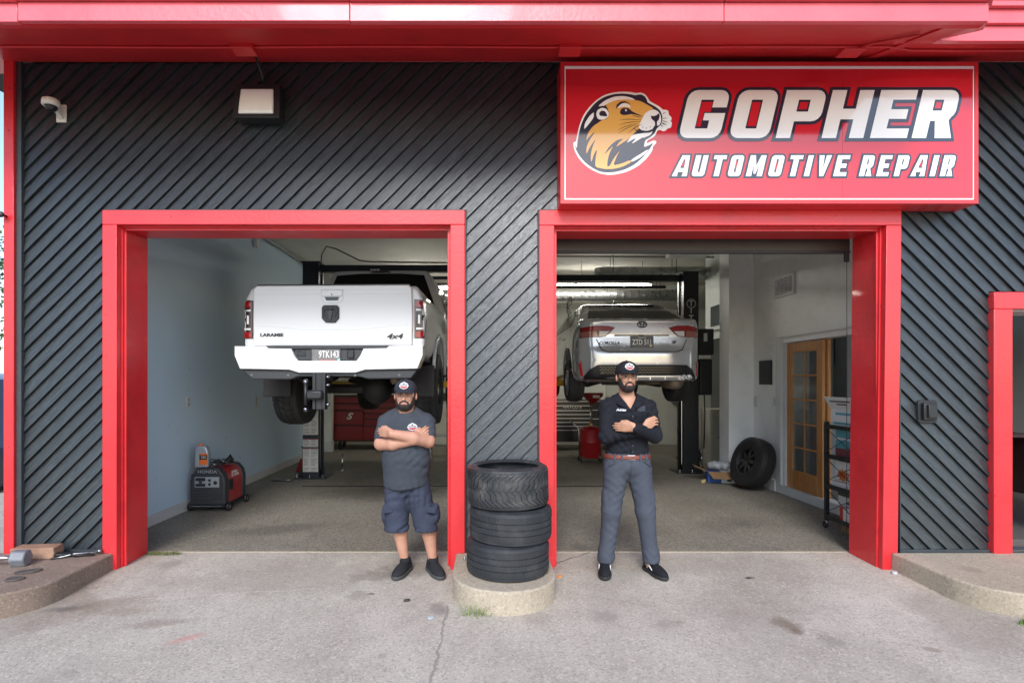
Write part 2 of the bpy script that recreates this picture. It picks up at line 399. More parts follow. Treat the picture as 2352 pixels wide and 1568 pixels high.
    bp = N.new('ShaderNodeBump'); bp.inputs['Strength'].default_value = .5; bp.inputs['Distance'].default_value = .006
    L.new(math2('ADD', fine, math2('MULTIPLY', mid, .6)), bp.inputs['Height']); L.new(bp.outputs[0], b.inputs['Normal'])
    return m
DK = (.07,.06,.05)
apron_m = concrete('apron_concrete', (.50,.450,.385), .42, tint=(.27,.23,.185), tamt=.75, scale=.85,
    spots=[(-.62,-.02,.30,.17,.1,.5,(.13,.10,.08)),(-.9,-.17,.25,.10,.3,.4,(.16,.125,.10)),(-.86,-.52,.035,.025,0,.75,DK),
           (-3.02,-.78,.13,.06,.25,.8,(.10,.105,.12)),(-3.15,-.72,.30,.5,.5,.45,(.17,.12,.085)),(-2.75,-.70,.28,.12,.3,.4,(.2,.145,.10)),(3.3,-.95,.3,.5,-.4,.35,(.18,.145,.105)),(-1.6,-.2,.9,.35,.1,.28,(.2,.165,.13)),(1.6,.1,1.2,.25,0,.25,(.2,.17,.14)),(-2.55,-.83,.2,.07,.2,.4,(.2,.14,.09)),(-2.2,-1.0,.22,.06,.2,.4,(.17,.13,.10)),(2.17,-.2,.05,.025,0,.7,DK),
           (2.02,-1.0,.075,.10,.5,.65,(.13,.085,.055)),(2.05,-1.12,.05,.04,.3,.6,(.13,.085,.055)),(2.75,-1.35,.06,.03,-.4,.5,(.2,.14,.10)),(-1.9,-1.2,.13,.03,.6,.35,(.55,.16,.13)),
           (1.25,-1.0,.12,.05,.3,.28,(.17,.14,.11)),(.35,-.9,.10,.12,0,.25,(.18,.14,.11)),(-.33,-.78,.06,.10,.2,.5,(.12,.11,.10)),(1.9,-.85,.6,.2,.1,.2,(.2,.17,.14)),(-.2,-.1,.08,.05,0,.5,(.5,.16,.13))],
    lines=[(-.27,-.72,-.30,-2.6,.013,.55,(.16,.14,.12)),(-2.6,-.62,-1.3,-.42,.006,.5,(.62,.56,.5)),(-2.3,-.95,.2,-2.4,.005,.35,(.5,.44,.38)),(.62,.12,1.0,.42,.012,.75,DK),(.9,-.6,3.2,-1.5,.003,.35,DK)])
curb_m = concrete('curb_concrete', (.46,.395,.305), .4, tint=(.38,.30,.20), tamt=.5, scale=.9)
curbdark_m = concrete('curb_concrete_stained', (.31,.245,.195), .5, tint=(.19,.115,.08), tamt=.8, scale=.9)
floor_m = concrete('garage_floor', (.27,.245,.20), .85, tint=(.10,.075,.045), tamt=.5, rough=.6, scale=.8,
    spots=[(-1.5,3.2,.9,.5,.2,.45,(.04,.035,.03)),(1.8,4.2,1.2,.5,0,.4,(.05,.04,.03)),(-2.2,1.2,.6,.18,.3,.35,(.05,.045,.04)),(2.7,1.4,.5,.25,.5,.25,(.05,.045,.04))])
red_m = M('red_paint', (.66,.026,.034), .36, var=.09, vscale=3, bump=.2, bscale=35, dirt=.3, dcol=(.30,.012,.016), dscale=4, coat=.18, specks=7.)
sheen_m = M('sky_sheen_red_paint', (.74,.115,.14), .4, var=.08, vscale=2.5, bump=.2, bscale=30, dirt=.25, dcol=(.5,.05,.06), dscale=4, coat=.2)  # fascia red made paler and pinker: sky sheen painted into the colour
redsof_m = M('red_soffit_paint', (.60,.022,.026), .42, var=.08, vscale=2, bump=.12, bscale=30, dirt=.25, dcol=(.2,.012,.012), dscale=2.5)
trim_m = M('dark_trim', (.035,.043,.048), .4, var=.1, bump=.1)
white_m = M('white_paint', (.62,.62,.60), .5, var=.05, vscale=2, dirt=.2, dcol=(.3,.29,.26), dscale=3)
def siding_mat(name, ang):
    m = bpy.data.materials.new(name); m.use_nodes = True; N, L = nodes_of(m); b = N['Principled BSDF']
    tc = N.new('ShaderNodeTexCoord'); oi = N.new('ShaderNodeObjectInfo'); mp = N.new('ShaderNodeMapping'); mp.inputs['Rotation'].default_value = (0, ang, 0)
    L.new(tc.outputs['Object'], mp.inputs[0])
    ml = N.new('ShaderNodeMath'); ml.operation = 'MULTIPLY'; ml.inputs[1].default_value = 37; L.new(oi.outputs['Random'], ml.inputs[0])
    cb = N.new('ShaderNodeCombineXYZ'); L.new(ml.outputs[0], cb.inputs[0]); L.new(ml.outputs[0], cb.inputs[1])
    ad = N.new('ShaderNodeVectorMath'); L.new(mp.outputs[0], ad.inputs[0]); L.new(cb.outputs[0], ad.inputs[1])
    st = N.new('ShaderNodeVectorMath'); st.operation = 'MULTIPLY'; st.inputs[1].default_value = (1.6, 1, 34); L.new(ad.outputs[0], st.inputs[0])
    dn = N.new('ShaderNodeTexNoise'); dn.inputs['Scale'].default_value = 5; dn.inputs['Detail'].default_value = 2; L.new(ad.outputs[0], dn.inputs[0])
    dsc = N.new('ShaderNodeVectorMath'); dsc.operation = 'SCALE'; dsc.inputs['Scale'].default_value = .75; L.new(dn.outputs['Color'], dsc.inputs[0])
    a2 = N.new('ShaderNodeVectorMath'); L.new(st.outputs[0], a2.inputs[0]); L.new(dsc.outputs[0], a2.inputs[1])
    n1 = N.new('ShaderNodeTexNoise'); n1.inputs['Scale'].default_value = 4.2; n1.inputs['Detail'].default_value = 4; n1.inputs['Roughness'].default_value = .55; L.new(a2.outputs[0], n1.inputs[0])
    bp = N.new('ShaderNodeBump'); bp.inputs['Strength'].default_value = .55; bp.inputs['Distance'].default_value = .008; L.new(n1.outputs[0], bp.inputs['Height']); L.new(bp.outputs[0], b.inputs['Normal'])
    cr = N.new('ShaderNodeMapRange'); cr.inputs[1].default_value = .35; cr.inputs[2].default_value = .65; cr.inputs[3].default_value = .5; cr.inputs[4].default_value = 1.4; L.new(n1.outputs[0], cr.inputs[0])
    pr = N.new('ShaderNodeMapRange'); pr.inputs[3].default_value = .85; pr.inputs[4].default_value = 1.15; L.new(oi.outputs['Random'], pr.inputs[0])
    mu = N.new('ShaderNodeMath'); mu.operation = 'MULTIPLY'; L.new(cr.outputs[0], mu.inputs[0]); L.new(pr.outputs[0], mu.inputs[1])
    vs = N.new('ShaderNodeVectorMath'); vs.operation = 'SCALE'; vs.inputs[0].default_value = (.028,.034,.038); L.new(mu.outputs[0], vs.inputs['Scale']); L.new(vs.outputs[0], b.inputs['Base Color'])
    b.inputs['Roughness'].default_value = .30; b.inputs['Specular IOR Level'].default_value = .7
    return m
sidL_m = siding_mat('siding_rising', R(45)); sidR_m = siding_mat('siding_falling', R(-45))

# ------------------------------------------------------------------ ground, apron, garage floor
rows = []
for y, z in ((-70,-.42),(-9,-.33),(-6,-.225),(-3,-.12),(-1.5,-.0675),(.1,-.0115),(.46,.0),(.5,-.05),(14,-.06),(90,-.06)):
    rows.append([(x, y, z) for x in (-80,-30,-12,-6,-3,0,3,6,12,30,80)])
struct(MB().grid(rows).build('ground', apron_m))
def ground_z(y): return .035*(y-.45) if y < .45 else 0
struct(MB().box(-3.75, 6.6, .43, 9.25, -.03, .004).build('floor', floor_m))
struct(MB().box(-3.13, 3.41, .405, .428, -.03, .003).build('floor_edge', curb_m))
def island(cx, hw, y0, ynose, ztop, name, mat, mirror=0, n=14):
    """Kerbed island with a rounded nose, running back to the wall."""
    r = hw; pts = []
    cy = ynose + r
    for i in range(n+1):
        a = math.pi + math.pi*i/n; pts.append((cx + r*math.cos(a), cy + r*math.sin(a)))
    return pts + [(cx+hw, y0), (cx-hw, y0)]
def kerb(pts, zt, name, mat):
    bm = bmesh.new(); vb = [bm.verts.new((x,y,-.2)) for x,y in pts]; vt = [bm.verts.new((x + random.uniform(-.004,.004), y + random.uniform(-.004,.004), zt)) for x,y in pts]
    n = len(pts); bm.faces.new(vt); bm.faces.new(vb[::-1])
    for i in range(n): bm.faces.new((vb[i], vb[(i+1)%n], vt[(i+1)%n], vt[i]))
    bmesh.ops.recalc_face_normals(bm, faces=bm.faces); me = bpy.data.meshes.new(name); bm.to_mesh(me); bm.free()
    return link(me, name, mat, None, bevel=.014, seg=3)
tag(kerb(island(.152,.392,.0,-.895,.122,'',None), .122, 'concrete_island', curb_m), 'round-nosed concrete island under the stacked tyres', 'kerb')
lp = []
for i in range(9):
    a = R(-90 + 90*i/8); lp.append((-3.55+.40*math.cos(a), -.60+.40*math.sin(a)))
tag(kerb([(-9,-1.0)]+lp+[(-3.16,-.02),(-3.16,.0),(-9,.0)], .122, 'raised_walk', curbdark_m), 'stained raised concrete walk holding the dumbbell and brick', 'kerb')
rp = []
for i in range(9):
    a = R(180 + 90*i/8); rp.append((3.90+.42*math.cos(a), -.55+.42*math.sin(a)))
tag(kerb([(3.475,.0)]+rp+[(9,-.97),(9,.0)], .122, 'raised_walk', curb_m), 'pale raised concrete walk before the right-hand doorway', 'kerb')

# ------------------------------------------------------------------ the building
SHOP = thing('repair_shop', 'black and red garage front with two open bays and diagonal siding', 'building', (0,.2,0))
ZT = 4.32
backing = MB()
for x0,x1,z0,z1 in ((-4.0,-3.16,-.1,ZT),(-3.16,-.26,2.95,ZT),(-.26,.57,-.1,ZT),(.57,3.44,2.95,ZT),(3.44,4.42,-.1,ZT),(4.42,5.4,2.27,ZT),(5.4,6.6,-.1,ZT)):
    backing.box(x0,x1,.03,.372,z0,z1)
wall = backing.build('siding_wall', M('channel_black', (.008,.009,.010), .8), SHOP)
def clip(poly, a, b, c):       # keep a*x + b*z <= c
    out = []
    for i in range(len(poly)):
        p, q = poly[i], poly[(i+1)%len(poly)]; dp, dq = a*p[0]+b*p[1]-c, a*q[0]+b*q[1]-c
        if dp <= 0: out.append(p)
        if (dp < 0) != (dq < 0) and dp != dq:
            t = dp/(dp-dq); out.append((p[0]+t*(q[0]-p[0]), p[1]+t*(q[1]-p[1])))
    return out
def area(p): return abs(sum(p[i][0]*p[(i+1)%len(p)][1]-p[(i+1)%len(p)][0]*p[i][1] for i in range(len(p))))/2
PITCH = .1402
def siding(rects, sgn, c0, mat):
    ks = range(-80, 80)
    for k in ks:
        lo = c0+k*PITCH; hi = lo+PITCH; pcs = []
        for (x0,x1,z0,z1) in rects:
            p = [(x0,z0),(x1,z0),(x1,z1),(x0,z1)]
            p = clip(p, -sgn, 1, hi)                          # z - sgn*x <= hi
            if len(p) > 2: p = clip(p, sgn, -1, -(lo+PITCH*.085))   # an open channel under each board
            if len(p) > 2 and area(p) > 3e-4: pcs.append((p, (x0,x1)))
        comps = []
        for p, xr in pcs:          # join pieces that meet on a shared upright line
            for cpt in comps:
                hit = False
                for q, xq in cpt:
                    for X in set(xr) & set(xq):
                        a = [v[1] for v in p if abs(v[0]-X) < 1e-6]; b = [v[1] for v in q if abs(v[0]-X) < 1e-6]
                        if len(a) > 1 and len(b) > 1 and min(max(a),max(b))-max(min(a),min(b)) > 1e-3: hit = True
                if hit: cpt.append((p, xr)); break
            else: comps.append([(p, xr)])
        jit = random.uniform(-.002,.002)
        for cpt in comps:
            mb = MB()
            for p, _ in cpt:
                n = len(p); ys = []
                for (x, z) in p: t = ((z-sgn*x)-lo)/PITCH; ys.append(.030-.003-(1-t)*.023-jit)
                mb.add([(x,y,z) for (x,z),y in zip(p,ys)]+[(x,.031,z) for x,z in p], [tuple(range(n))]+[(i,(i+1)%n,n+(i+1)%n,n+i) for i in range(n)])
            mb.build('siding_board', mat, wall, fix=True)
siding([(-3.955,-3.265,.148,ZT),(-3.265,-.165,3.056,ZT),(-.152,.457,.148,ZT),(-.165,-.152,3.056,ZT),(.457,2.2,3.056,ZT)], 1, 7.754, sidL_m)
siding([(2.2,3.57,3.056,ZT),(3.57,4.335,.148,ZT),(4.335,5.45,2.36,ZT),(5.45,6.6,.148,ZT)], -1, 5.934, sidR_m)
# grey edge strips beside the red casings, base strip, corner boards
for nm, q in (('edge_strip', (-4.0,-3.957,-.012,.03,.122,ZT)), ('edge_strip',(-.163,-.1525,-.008,.03,.122,3.056)), ('edge_strip',(.4575,.4675,-.008,.03,.122,3.056)),
              ('edge_strip',(-3.253,-.1525,-.014,.03,3.0455,3.0555)), ('edge_strip',(.4575,3.569,-.014,.03,3.0455,3.0555)), ('edge_strip',(3.5575,3.5685,-.008,.03,.122,3.044)),
              ('base_strip',(-3.955,-3.266,-.005,.03,.120,.1475)), ('base_strip',(-.15,.455,-.005,.03,.120,.1475)), ('base_strip',(3.57,4.334,-.005,.03,.120,.1475))):
    MB().box(*q).build(nm, trim_m, SHOP, bevel=.002)
cb = MB().box(-4.09,-4.003,-.035,.03,-.15,ZT).build('corner_board', red_m, SHOP, bevel=.004)
MB().box(-4.085,-4.025,.031,9.35,-.15,ZT+.9).build('side_wall', M('side_wall_paint', (.45,.43,.40), .7, var=.08), SHOP)
# door surrounds
def surround(x0, x1, zt, zb, w, lean=0., thresh=True):
    """Red casing boards round a bay and the deep red jamb lining behind them. x0..x1 is the outer width."""
    def board(nm, poly, y0, y1):
        return MB().prism(poly, y0, y1).build(nm, red_m, SHOP, bevel=.004)
    hd = board('casing_head', [(x0,zt-w),(x1,zt-w),(x1,zt),(x0,zt)], -.03, .028)
    for sx, xo, l in ((1,x0,0.),(-1,x1,lean)):
        xi = xo+sx*w
        board('casing_leg', [(xo+l*.9,.124),(xo+sx*.052+l*.9,.124),(xo+sx*.052+l,zb),(xi+l,zb),(xi,zt-w-.002),(xo,zt-w-.002)], -.029, .029)
        j = MB().add([(xi-sx*.022+l,.03,zb),(xi-sx*.022,.03,zt-w+.022),(xi-sx*.022,.39,zt-w+.022),(xi-sx*.022+l,.39,zb),
                      (xi+sx*.012+l,.03,zb),(xi+sx*.012,.03,zt-w-.014),(xi+sx*.012,.39,zt-w-.014),(xi+sx*.012+l,.39,zb)],
                     [(0,1,2,3),(4,7,6,5),(0,4,5,1),(3,2,6,7),(1,5,6,2),(0,3,7,4)]).build('jamb', red_m, SHOP, bevel=.002)
        MB().box(xi+sx*.0125, xi+sx*.030, .052, .072, zb+.012, zt-w-.031).build('stop_bead', red_m, j, bevel=.002)
    hj = MB().box(x0+w-.02, x1-w+.02, .031, .389, zt-w-.0125, zt-w+.02).build('head_jamb', red_m, SHOP, bevel=.002)
    MB().box(x0+w+.014, x1-w-.014, .052, .072, zt-w-.030, zt-w-.013).build('stop_bead', red_m, hj, bevel=.002)
surround(-3.253, -.165, 3.044, -.02, .122)
surround(.469, 3.556, 3.044, -.02, .128, lean=-.035)
MB().box(.48,.53,-.0295,.2,-.03,.5).build('jamb_patch', red_m, SHOP)
# small doorway on the right
MB().box(4.337,4.497,-.035,.03,.123,2.20).build('casing_leg', red_m, SHOP, bevel=.004)
MB().box(4.337,5.6,-.036,.03,2.202,2.346).build('casing_head', red_m, SHOP, bevel=.004)
MB().box(5.40,5.55,-.035,.03,.123,2.20).build('casing_leg', red_m, SHOP, bevel=.004)
MB().box(4.425,4.485,.031,.371,.123,2.24).build('jamb', red_m, SHOP)
MB().box(4.5,5.4,.05,.16,.10,.128).build('threshold', M('aluminium', (.55,.56,.57), .35, 1.), SHOP)
MB().box(4.49,5.41,.04,.36,2.19,2.262).build('door_head', white_m, SHOP)
# eaves: sloping soffit, fascia boards
MS = .315                                     # soffit falls outward
def soff(y): return ZT+.0+MS*y
XE, L1, L2 = 3.37, 1.03, .60
def slab(x0, x1, y0, y1, t, nm, mat, z=0., par=SHOP):
    a, b = soff(y0)+z, soff(y1)+z
    return MB().add([(x0,y0,a),(x1,y0,a),(x1,y1,b),(x0,y1,b),(x0,y0,a+t),(x1,y0,a+t),(x1,y1,b+t),(x0,y1,b+t)], [(0,3,2,1),(4,5,6,7),(0,1,5,4),(1,2,6,5),(2,3,7,6),(3,0,4,7)]).build(nm, mat, par)
sf = slab(-4.75, XE, -L1+.06, .0, .03, 'soffit', redsof_m)
sf2 = slab(XE, 6.9, -L2+.06, .0, .03, 'soffit', redsof_m)
slab(-4.75, -4.09, .001, 2.2, .03, 'soffit', redsof_m)
for x0, x1 in ((-4.8,-3.12),(-3.115,-.9),(-.895,1.6),(1.605,XE)):
    dz = random.uniform(-.004,.004); dy = random.uniform(-.004,.004)
    MB().box(x0,x1,-L1-.02+dy,-L1+.02,soff(-L1)-.005+dz,soff(-L1)+.118+dz).build('fascia_board', sheen_m, SHOP, bevel=.003)
    MB().box(x0,x1,-L1-.055+dy,-L1+.02,soff(-L1)+.1235+dz,soff(-L1)+.30).build('fascia_cap', sheen_m, SHOP, bevel=.003)
MB().box(-4.8,XE,-L1+.021,-L1+.06,soff(-L1)-.005,soff(-L1)+.06).build('fascia_backing', redsof_m, SHOP)
MB().box(XE,6.9,-L2-.02,-L2+.02,soff(-L2)-.01,soff(-L2)+.10).build('fascia_board', sheen_m, SHOP, bevel=.003)
MB().box(XE-.3,6.9,-L2-.05,-L2+.02,soff(-L2)+.1045,soff(-L2)+.205).build('fascia_cap', sheen_m, SHOP, bevel=.003)
MB().box(XE-.3,6.9,-L2-.085,-L2+.02,soff(-L2)+.2095,soff(-L2)+.268).build('fascia_cap', sheen_m, SHOP, bevel=.003)
MB().box(XE-.3,XE,-L2-.02,-L2+.02,soff(-L2)-.004,soff(-L2)+.102).build('fascia_board', redsof_m, SHOP)
# the mitred return at the end of the main eave
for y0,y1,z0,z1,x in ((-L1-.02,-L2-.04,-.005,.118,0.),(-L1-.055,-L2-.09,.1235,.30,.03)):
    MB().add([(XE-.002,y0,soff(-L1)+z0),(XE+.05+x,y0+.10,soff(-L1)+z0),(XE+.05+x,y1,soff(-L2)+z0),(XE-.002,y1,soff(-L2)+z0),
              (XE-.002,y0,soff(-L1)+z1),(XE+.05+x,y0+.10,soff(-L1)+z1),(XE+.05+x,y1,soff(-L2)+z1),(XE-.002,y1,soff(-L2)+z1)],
             [(0,3,2,1),(4,5,6,7),(0,1,5,4),(1,2,6,5),(2,3,7,6),(3,0,4,7)]).build('fascia_return', sheen_m, SHOP, bevel=.003)
slab(3.16,3.24,-L1+.06,-.03,.012,'soffit_batten', redsof_m, -.0135)
roof_m = M('roof_felt', (.05,.05,.05), .9)
rf = MB()
for x0,x1,y0,dz in ((-4.85,XE+.04,-L1-.06,0.),(XE+.0405,6.95,-L2-.095,-.034)):
    rf.add([(x0,y0,soff(y0)+.316+dz),(x1,y0,soff(y0)+.316+dz),(x1,9.4,5.4),(x0,9.4,5.4),(x0,y0,soff(y0)+.33+dz),(x1,y0,soff(y0)+.33+dz),(x1,9.4,5.43),(x0,9.4,5.43)], [(0,3,2,1),(4,5,6,7),(0,1,5,4),(1,2,6,5),(2,3,7,6),(3,0,4,7)])
rf.build('roof', roof_m, SHOP)
# conduit and boxes under the soffit
def on_soffit(x, y, d=.012): return (x, y, soff(y)-d)
yc = -.49
cp = [on_soffit(x, yc+.012*math.sin(x*2.1)) for x in np.arange(-4.6, 3.0, .25)]+[on_soffit(3.1,yc-.01),on_soffit(3.35,yc+.09),on_soffit(3.8,yc+.10),on_soffit(5.0,yc+.10)]
MB().tube(cp, .010, 6).build('conduit', redsof_m, sf, smooth=True)
for x, y in ((-1.85,-.48),(.66,-.47),(2.85,-.44)):
    MB().box(x-.085,x+.085,y-.06,y+.06,soff(y)-.05,soff(y)-.004).build('junction_box', redsof_m, sf, bevel=.006)
MB().tube([on_soffit(2.85,-.44,.02),on_soffit(2.92,-.6,.016),on_soffit(3.1,-.8,.016)], .010, 6).build('conduit', redsof_m, sf, smooth=True)

# ------------------------------------------------------------------ inside of the garage
blue_m = M('blue_grey_wall', (.58,.73,.85), .5, var=.02, vscale=.8, dirt=.0)
inwhite_m = M('interior_white', (.86,.86,.84), .55, var=.04, vscale=1.5, dirt=.25, dcol=(.36,.35,.32), dscale=4)
ceil_m = M('ceiling_paint', (.76,.73,.64), .8, var=.06, vscale=2)
back_m = M('back_wall_paint', (.66,.67,.60), .7, var=.08, vscale=1.5, dirt=.25, dcol=(.2,.2,.18))
struct(MB().box(-3.76,-3.66,.38,7.75,-.02,4.0).build('wall_left', blue_m))
struct(MB().box(-3.66,-3.645,.40,7.75,.004,.125).build('baseboard', white_m))
struct(MB().box(-4.03,6.5,9.2,9.3,-.02,4.06).build('wall_back', back_m))
struct(MB().box(-4.02,6.5,.375,9.3,4.0,4.05).build('ceiling', ceil_m))
fw = MB()          # inner face of the front wall
for x0,x1,z0,z1 in ((-4.0,-3.17,-.02,4.0),(-3.17,-.25,2.93,4.0),(-.25,.56,-.02,4.0),(.56,3.45,2.93,4.0),(3.45,4.42,-.02,4.0),(4.42,5.4,2.27,4.0),(5.4,6.6,-.02,4.0)): fw.box(x0,x1,.3725,.40,z0,z1)
struct(fw.build('wall_front_inner', inwhite_m))
wr = MB()
for q in ((4.23,4.38,.40,1.35,0,4.0),(4.23,4.38,1.35,3.10,2.13,4.0),(4.23,4.38,3.10,3.95,0,4.0),(3.84,4.38,3.951,4.30,0,4.0),(4.23,4.38,1.35,3.10,0,.115)): wr.box(*q)
struct(wr.build('wall_right', inwhite_m))
struct(MB().box(4.31,5.7,4.301,6.05,2.38,3.999).build('bulkhead', M('bulkhead_paint', (.62,.66,.61), .6, var=.05)))
struct(MB().box(5.7,5.8,3.96,9.2,0,4.0).build('wall_far_right', M('grey_wall', (.16,.17,.17), .7, var=.1)))
struct(MB().box(4.4,8.5,4.301,4.36,0,2.375).build('wall_office_back', M('office_wall', (.30,.30,.29), .7)))
struct(MB().box(8.5,8.6,.4,4.36,0,4.0).build('wall_office_side', M('office_wall', (.30,.30,.29), .7)))
struct(MB().box(4.39,8.5,.43,4.30,.0045,.112).build('office_floor', M('office_floor_tile', (.12,.11,.10), .4, var=.15, vscale=40)))
struct(MB().box(6.5,8.6,.375,4.36,4.0,4.05).build('office_ceiling', ceil_m))
# trench drain
dr = thing('trench_drain', 'long narrow black trench drain grate across the garage floor', 'drain', (-.5,3.63,.004))
MB().box(-2.75,1.80,3.60,3.66,.0045,.008).build('channel', M('black_iron', (.012,.012,.012), .6), dr)
for i in range(90):
    if i == 0: _bar = MB().box(-2.745,-2.725,3.605,3.655,.0085,.012).build('bar', M('dark_iron', (.03,.03,.03), .5), dr)
    else:
        c = _bar.copy(); COL.objects.link(c); c.location.x += i*.05

scuff_m = M('wall_scuff', (.16,.17,.17), .7)
for i in range(46):
    y = random.uniform(1.0,6.5); z = random.uniform(.25,1.9)**1.0; L_ = random.uniform(.01,.05); a = random.uniform(-1.2,1.2); w_ = random.uniform(.002,.006)
    o = MB().obox((-3.6593,y,z),(.0012,L_,w_),(a,0,0)).build('scuff_mark', scuff_m, bpy.data.objects['wall_left'])
# ------------------------------------------------------------------ the big sign
def gloss(name, col, rough=.12): return M(name, col, rough, coat=.6)
navy_m = gloss('sign_navy', (.018,.028,.05)); swhite_m = gloss('sign_white', (.90,.89,.86)); gold_m = gloss('sign_gold', (.80,.42,.10)); sred_m = gloss('sign_red', (.62,.018,.03), .1)
SS = 279.8; YS = -.2
SIGN = thing('shop_sign', 'large red sign box reading GOPHER AUTOMOTIVE REPAIR with animal head emblem', 'sign', (2.34,-.1,3.04))
sx0, sx1, sz0, sz1 = .626, 4.055, 3.043, 4.205
MB().box(sx0,sx1,-.196,.012,sz0,sz1).build('cabinet', red_m, SIGN, bevel=.004)
fr = MB()
for q in ((sx0+.001,sx1-.001,sz0+.001,sz0+.03),(sx0+.001,sx1-.001,sz1-.03,sz1-.001),(sx0+.001,sx0+.03,sz0+.03,sz1-.03),(sx1-.03,sx1-.001,sz0+.03,sz1-.03)): fr.box(q[0],q[1],-.204,-.1965,q[2],q[3])
fr.build('retainer', red_m, SIGN)
xs_ = 2.943
MB().box(sx0+.031,xs_-.0008,-.1985,-.1963,sz0+.031,sz1-.031).build('face_panel', sred_m, SIGN)
MB().box(xs_+.0008,sx1-.031,-.1985,-.1963,sz0+.031,sz1-.031).build('face_panel', sred_m, SIGN)
for q in ((sx0+.034,sx1-.034,sz0+.034,sz0+.044),(sx0+.034,sx1-.034,sz1-.056,sz1-.034),(sx0+.034,sx0+.042,sz0+.044,sz1-.056),(sx1-.042,sx1-.034,sz0+.044,sz1-.056)):
    MB().box(q[0],q[1],-.2005,-.1987,q[2],q[3]).build('border_line', swhite_m, SIGN)
def arc(cx, cy, r, a0, a1, n=4): return [(cx+r*math.cos(R(a0+(a1-a0)*i/n)), cy+r*math.sin(R(a0+(a1-a0)*i/n))) for i in range(n+1)]
def glyph(ch, w, t, b, r):
    q = r*.35
    if ch == 'O': return [arc(w-r,1-r,r,0,90)+arc(r,1-r,r,90,180)+arc(r,r,r,180,270)+arc(w-r,r,r,270,360), [(t,b),(t,1-b),(w-t,1-b),(w-t,b)]]
    if ch == 'G': return [[(w,.64)]+arc(w-r,1-r,r,0,90)+arc(r,1-r,r,90,180)+arc(r,r,r,180,270)+arc(w-r,r,r,270,360)+[(w,.52),(.50*w,.52),(.50*w,.37),(w-t,.37),(w-t,b),(t,b),(t,1-b),(w-t,1-b),(w-t,.64)]]
    if ch == 'P': return [[(0,0),(t,0),(t,.35)]+arc(w-r,.35+r,r,-90,0)+arc(w-r,1-r,r,0,90)+[(0,1)], [(t,.55),(t,1-b),(w-t,1-b),(w-t,.55)]]
    if ch == 'R': return [[(0,0),(t,0),(t,.36),(t+.10,.36),(w-t-.01,0),(w+.03,0),(w-.11,.37)]+arc(w-r,.40+r,r,-50,0)+arc(w-r,1-r,r,0,90)+[(0,1)], [(t,.57),(t,1-b),(w-t,1-b),(w-t,.57)]]
    if ch == 'H': return [[(0,0),(t,0),(t,.39),(w-t,.39),(w-t,0),(w,0),(w,1),(w-t,1),(w-t,.61),(t,.61),(t,1),(0,1)]]
    if ch == 'E': return [[(0,0),(w,0),(w,b),(t,b),(t,.40),(w*.86,.40),(w*.86,.60),(t,.60),(t,1-b),(w,1-b),(w,1),(0,1)]]
    if ch == 'A': return [[(-.06*w,0),(t-.06*w,0),(.29*w,.2),(.70*w,.2),(w-t+.03*w,0),(w+.03*w,0),(w-.08*w,1),(.36*w,1)], [(.40*w,.39),(.54*w,.80),(.66*w,.80),(.70*w,.39)]]
    if ch == 'U': return [arc(r,r,r,180,270)+arc(w-r,r,r,270,360)+[(w,1),(w-t,1),(w-t,b),(t,b),(t,1),(0,1)]]
    if ch == 'T': return [[((w-t)/2,0),((w+t)/2,0),((w+t)/2,1-b),(w,1-b),(w,1),(0,1),(0,1-b),((w-t)/2,1-b)]]
    if ch == 'I': return [[(0,0),(t,0),(t,1),(0,1)]]
    if ch == 'V': return [[(w*.36,0),(w*.68,0),(w,1),(w-t,1),(w*.52,.3),(t,1),(0,1)]]
    if ch == 'M': return [[(0,0),(t,0),(t,.55),(w*.44,.12),(w*.56,.12),(w-t,.55),(w-t,0),(w,0),(w,1),(w-t,1),(w*.5,.5),(t,1),(0,1)]]
def set_word(s, spans, zb, h, t, b, r, shear, outline):
    for li, (ch, (xa, xb)) in enumerate(zip(s, spans)):
        w = (xb-xa)/h; cs = [[(xa+(p[0]+shear*p[1])*h, zb+p[1]*h) for p in c] for c in glyph(ch, w, t, b, r)]
        hull = {'M':[[(0,0),(w,0),(w,1),(0,1)]],'V':[[(w*.36,0),(w*.68,0),(w,1),(0,1)]],'G':[arc(w-r,1-r,r,0,90)+arc(r,1-r,r,90,180)+arc(r,r,r,180,270)+arc(w-r,r,r,270,360)],'R':[[(0,0),(w+.03,0),(w-.11,.37)]+arc(w-r,.40+r,r,-50,0)+arc(w-r,1-r,r,0,90)+[(0,1)]],'A':[[(-.06*w,0),(w+.03*w,0),(w-.08*w,1),(.36*w,1)]],'U':[arc(r,r,r,180,270)+arc(w-r,r,r,270,360)+[(w,1),(0,1)]]}.get(ch); oc = [[(xa+(p[0]+shear*p[1])*h, zb+p[1]*h) for p in c] for c in hull] if hull else cs[:1]
        ol = flat_shape(oc, 'letter_outline', navy_m, SIGN, YS-.0002-.0005*(li%2), offset=outline, depth=.001)
        # counters show the sign's red, framed in navy
        extra = [[(xa+(p[0]+shear*p[1])*h, zb+p[1]*h) for p in [(t-.01,b-.01),(t-.01,1-b),(w-t+.02,1-b),(w-t+.02,.55),(.47*w,.55),(.47*w,b-.01)]]] if ch == 'G' else []
        for c in cs[1:]+extra:
            cx = sum(p[0] for p in c)/len(c); cz = sum(p[1] for p in c)/len(c); k = 1-outline*1.35/ (max(p[0] for p in c)-min(p[0] for p in c)); k2 = 1-outline*1.5/(max(p[1] for p in c)-min(p[1] for p in c))
            if k > .15 and k2 > .15: flat_shape([[(cx+(p[0]-cx)*k, cz+(p[1]-cz)*k2) for p in c]], 'letter_counter', sred_m, SIGN, YS-.0022, depth=.0012)
        flat_shape(cs, 'letter', swhite_m, SIGN, YS-.0028, depth=.0018)
def zx(x): return PX(x*.4625+1264.2, SS)
def zz(y): return PZ(y*.4625+117.6, SS)
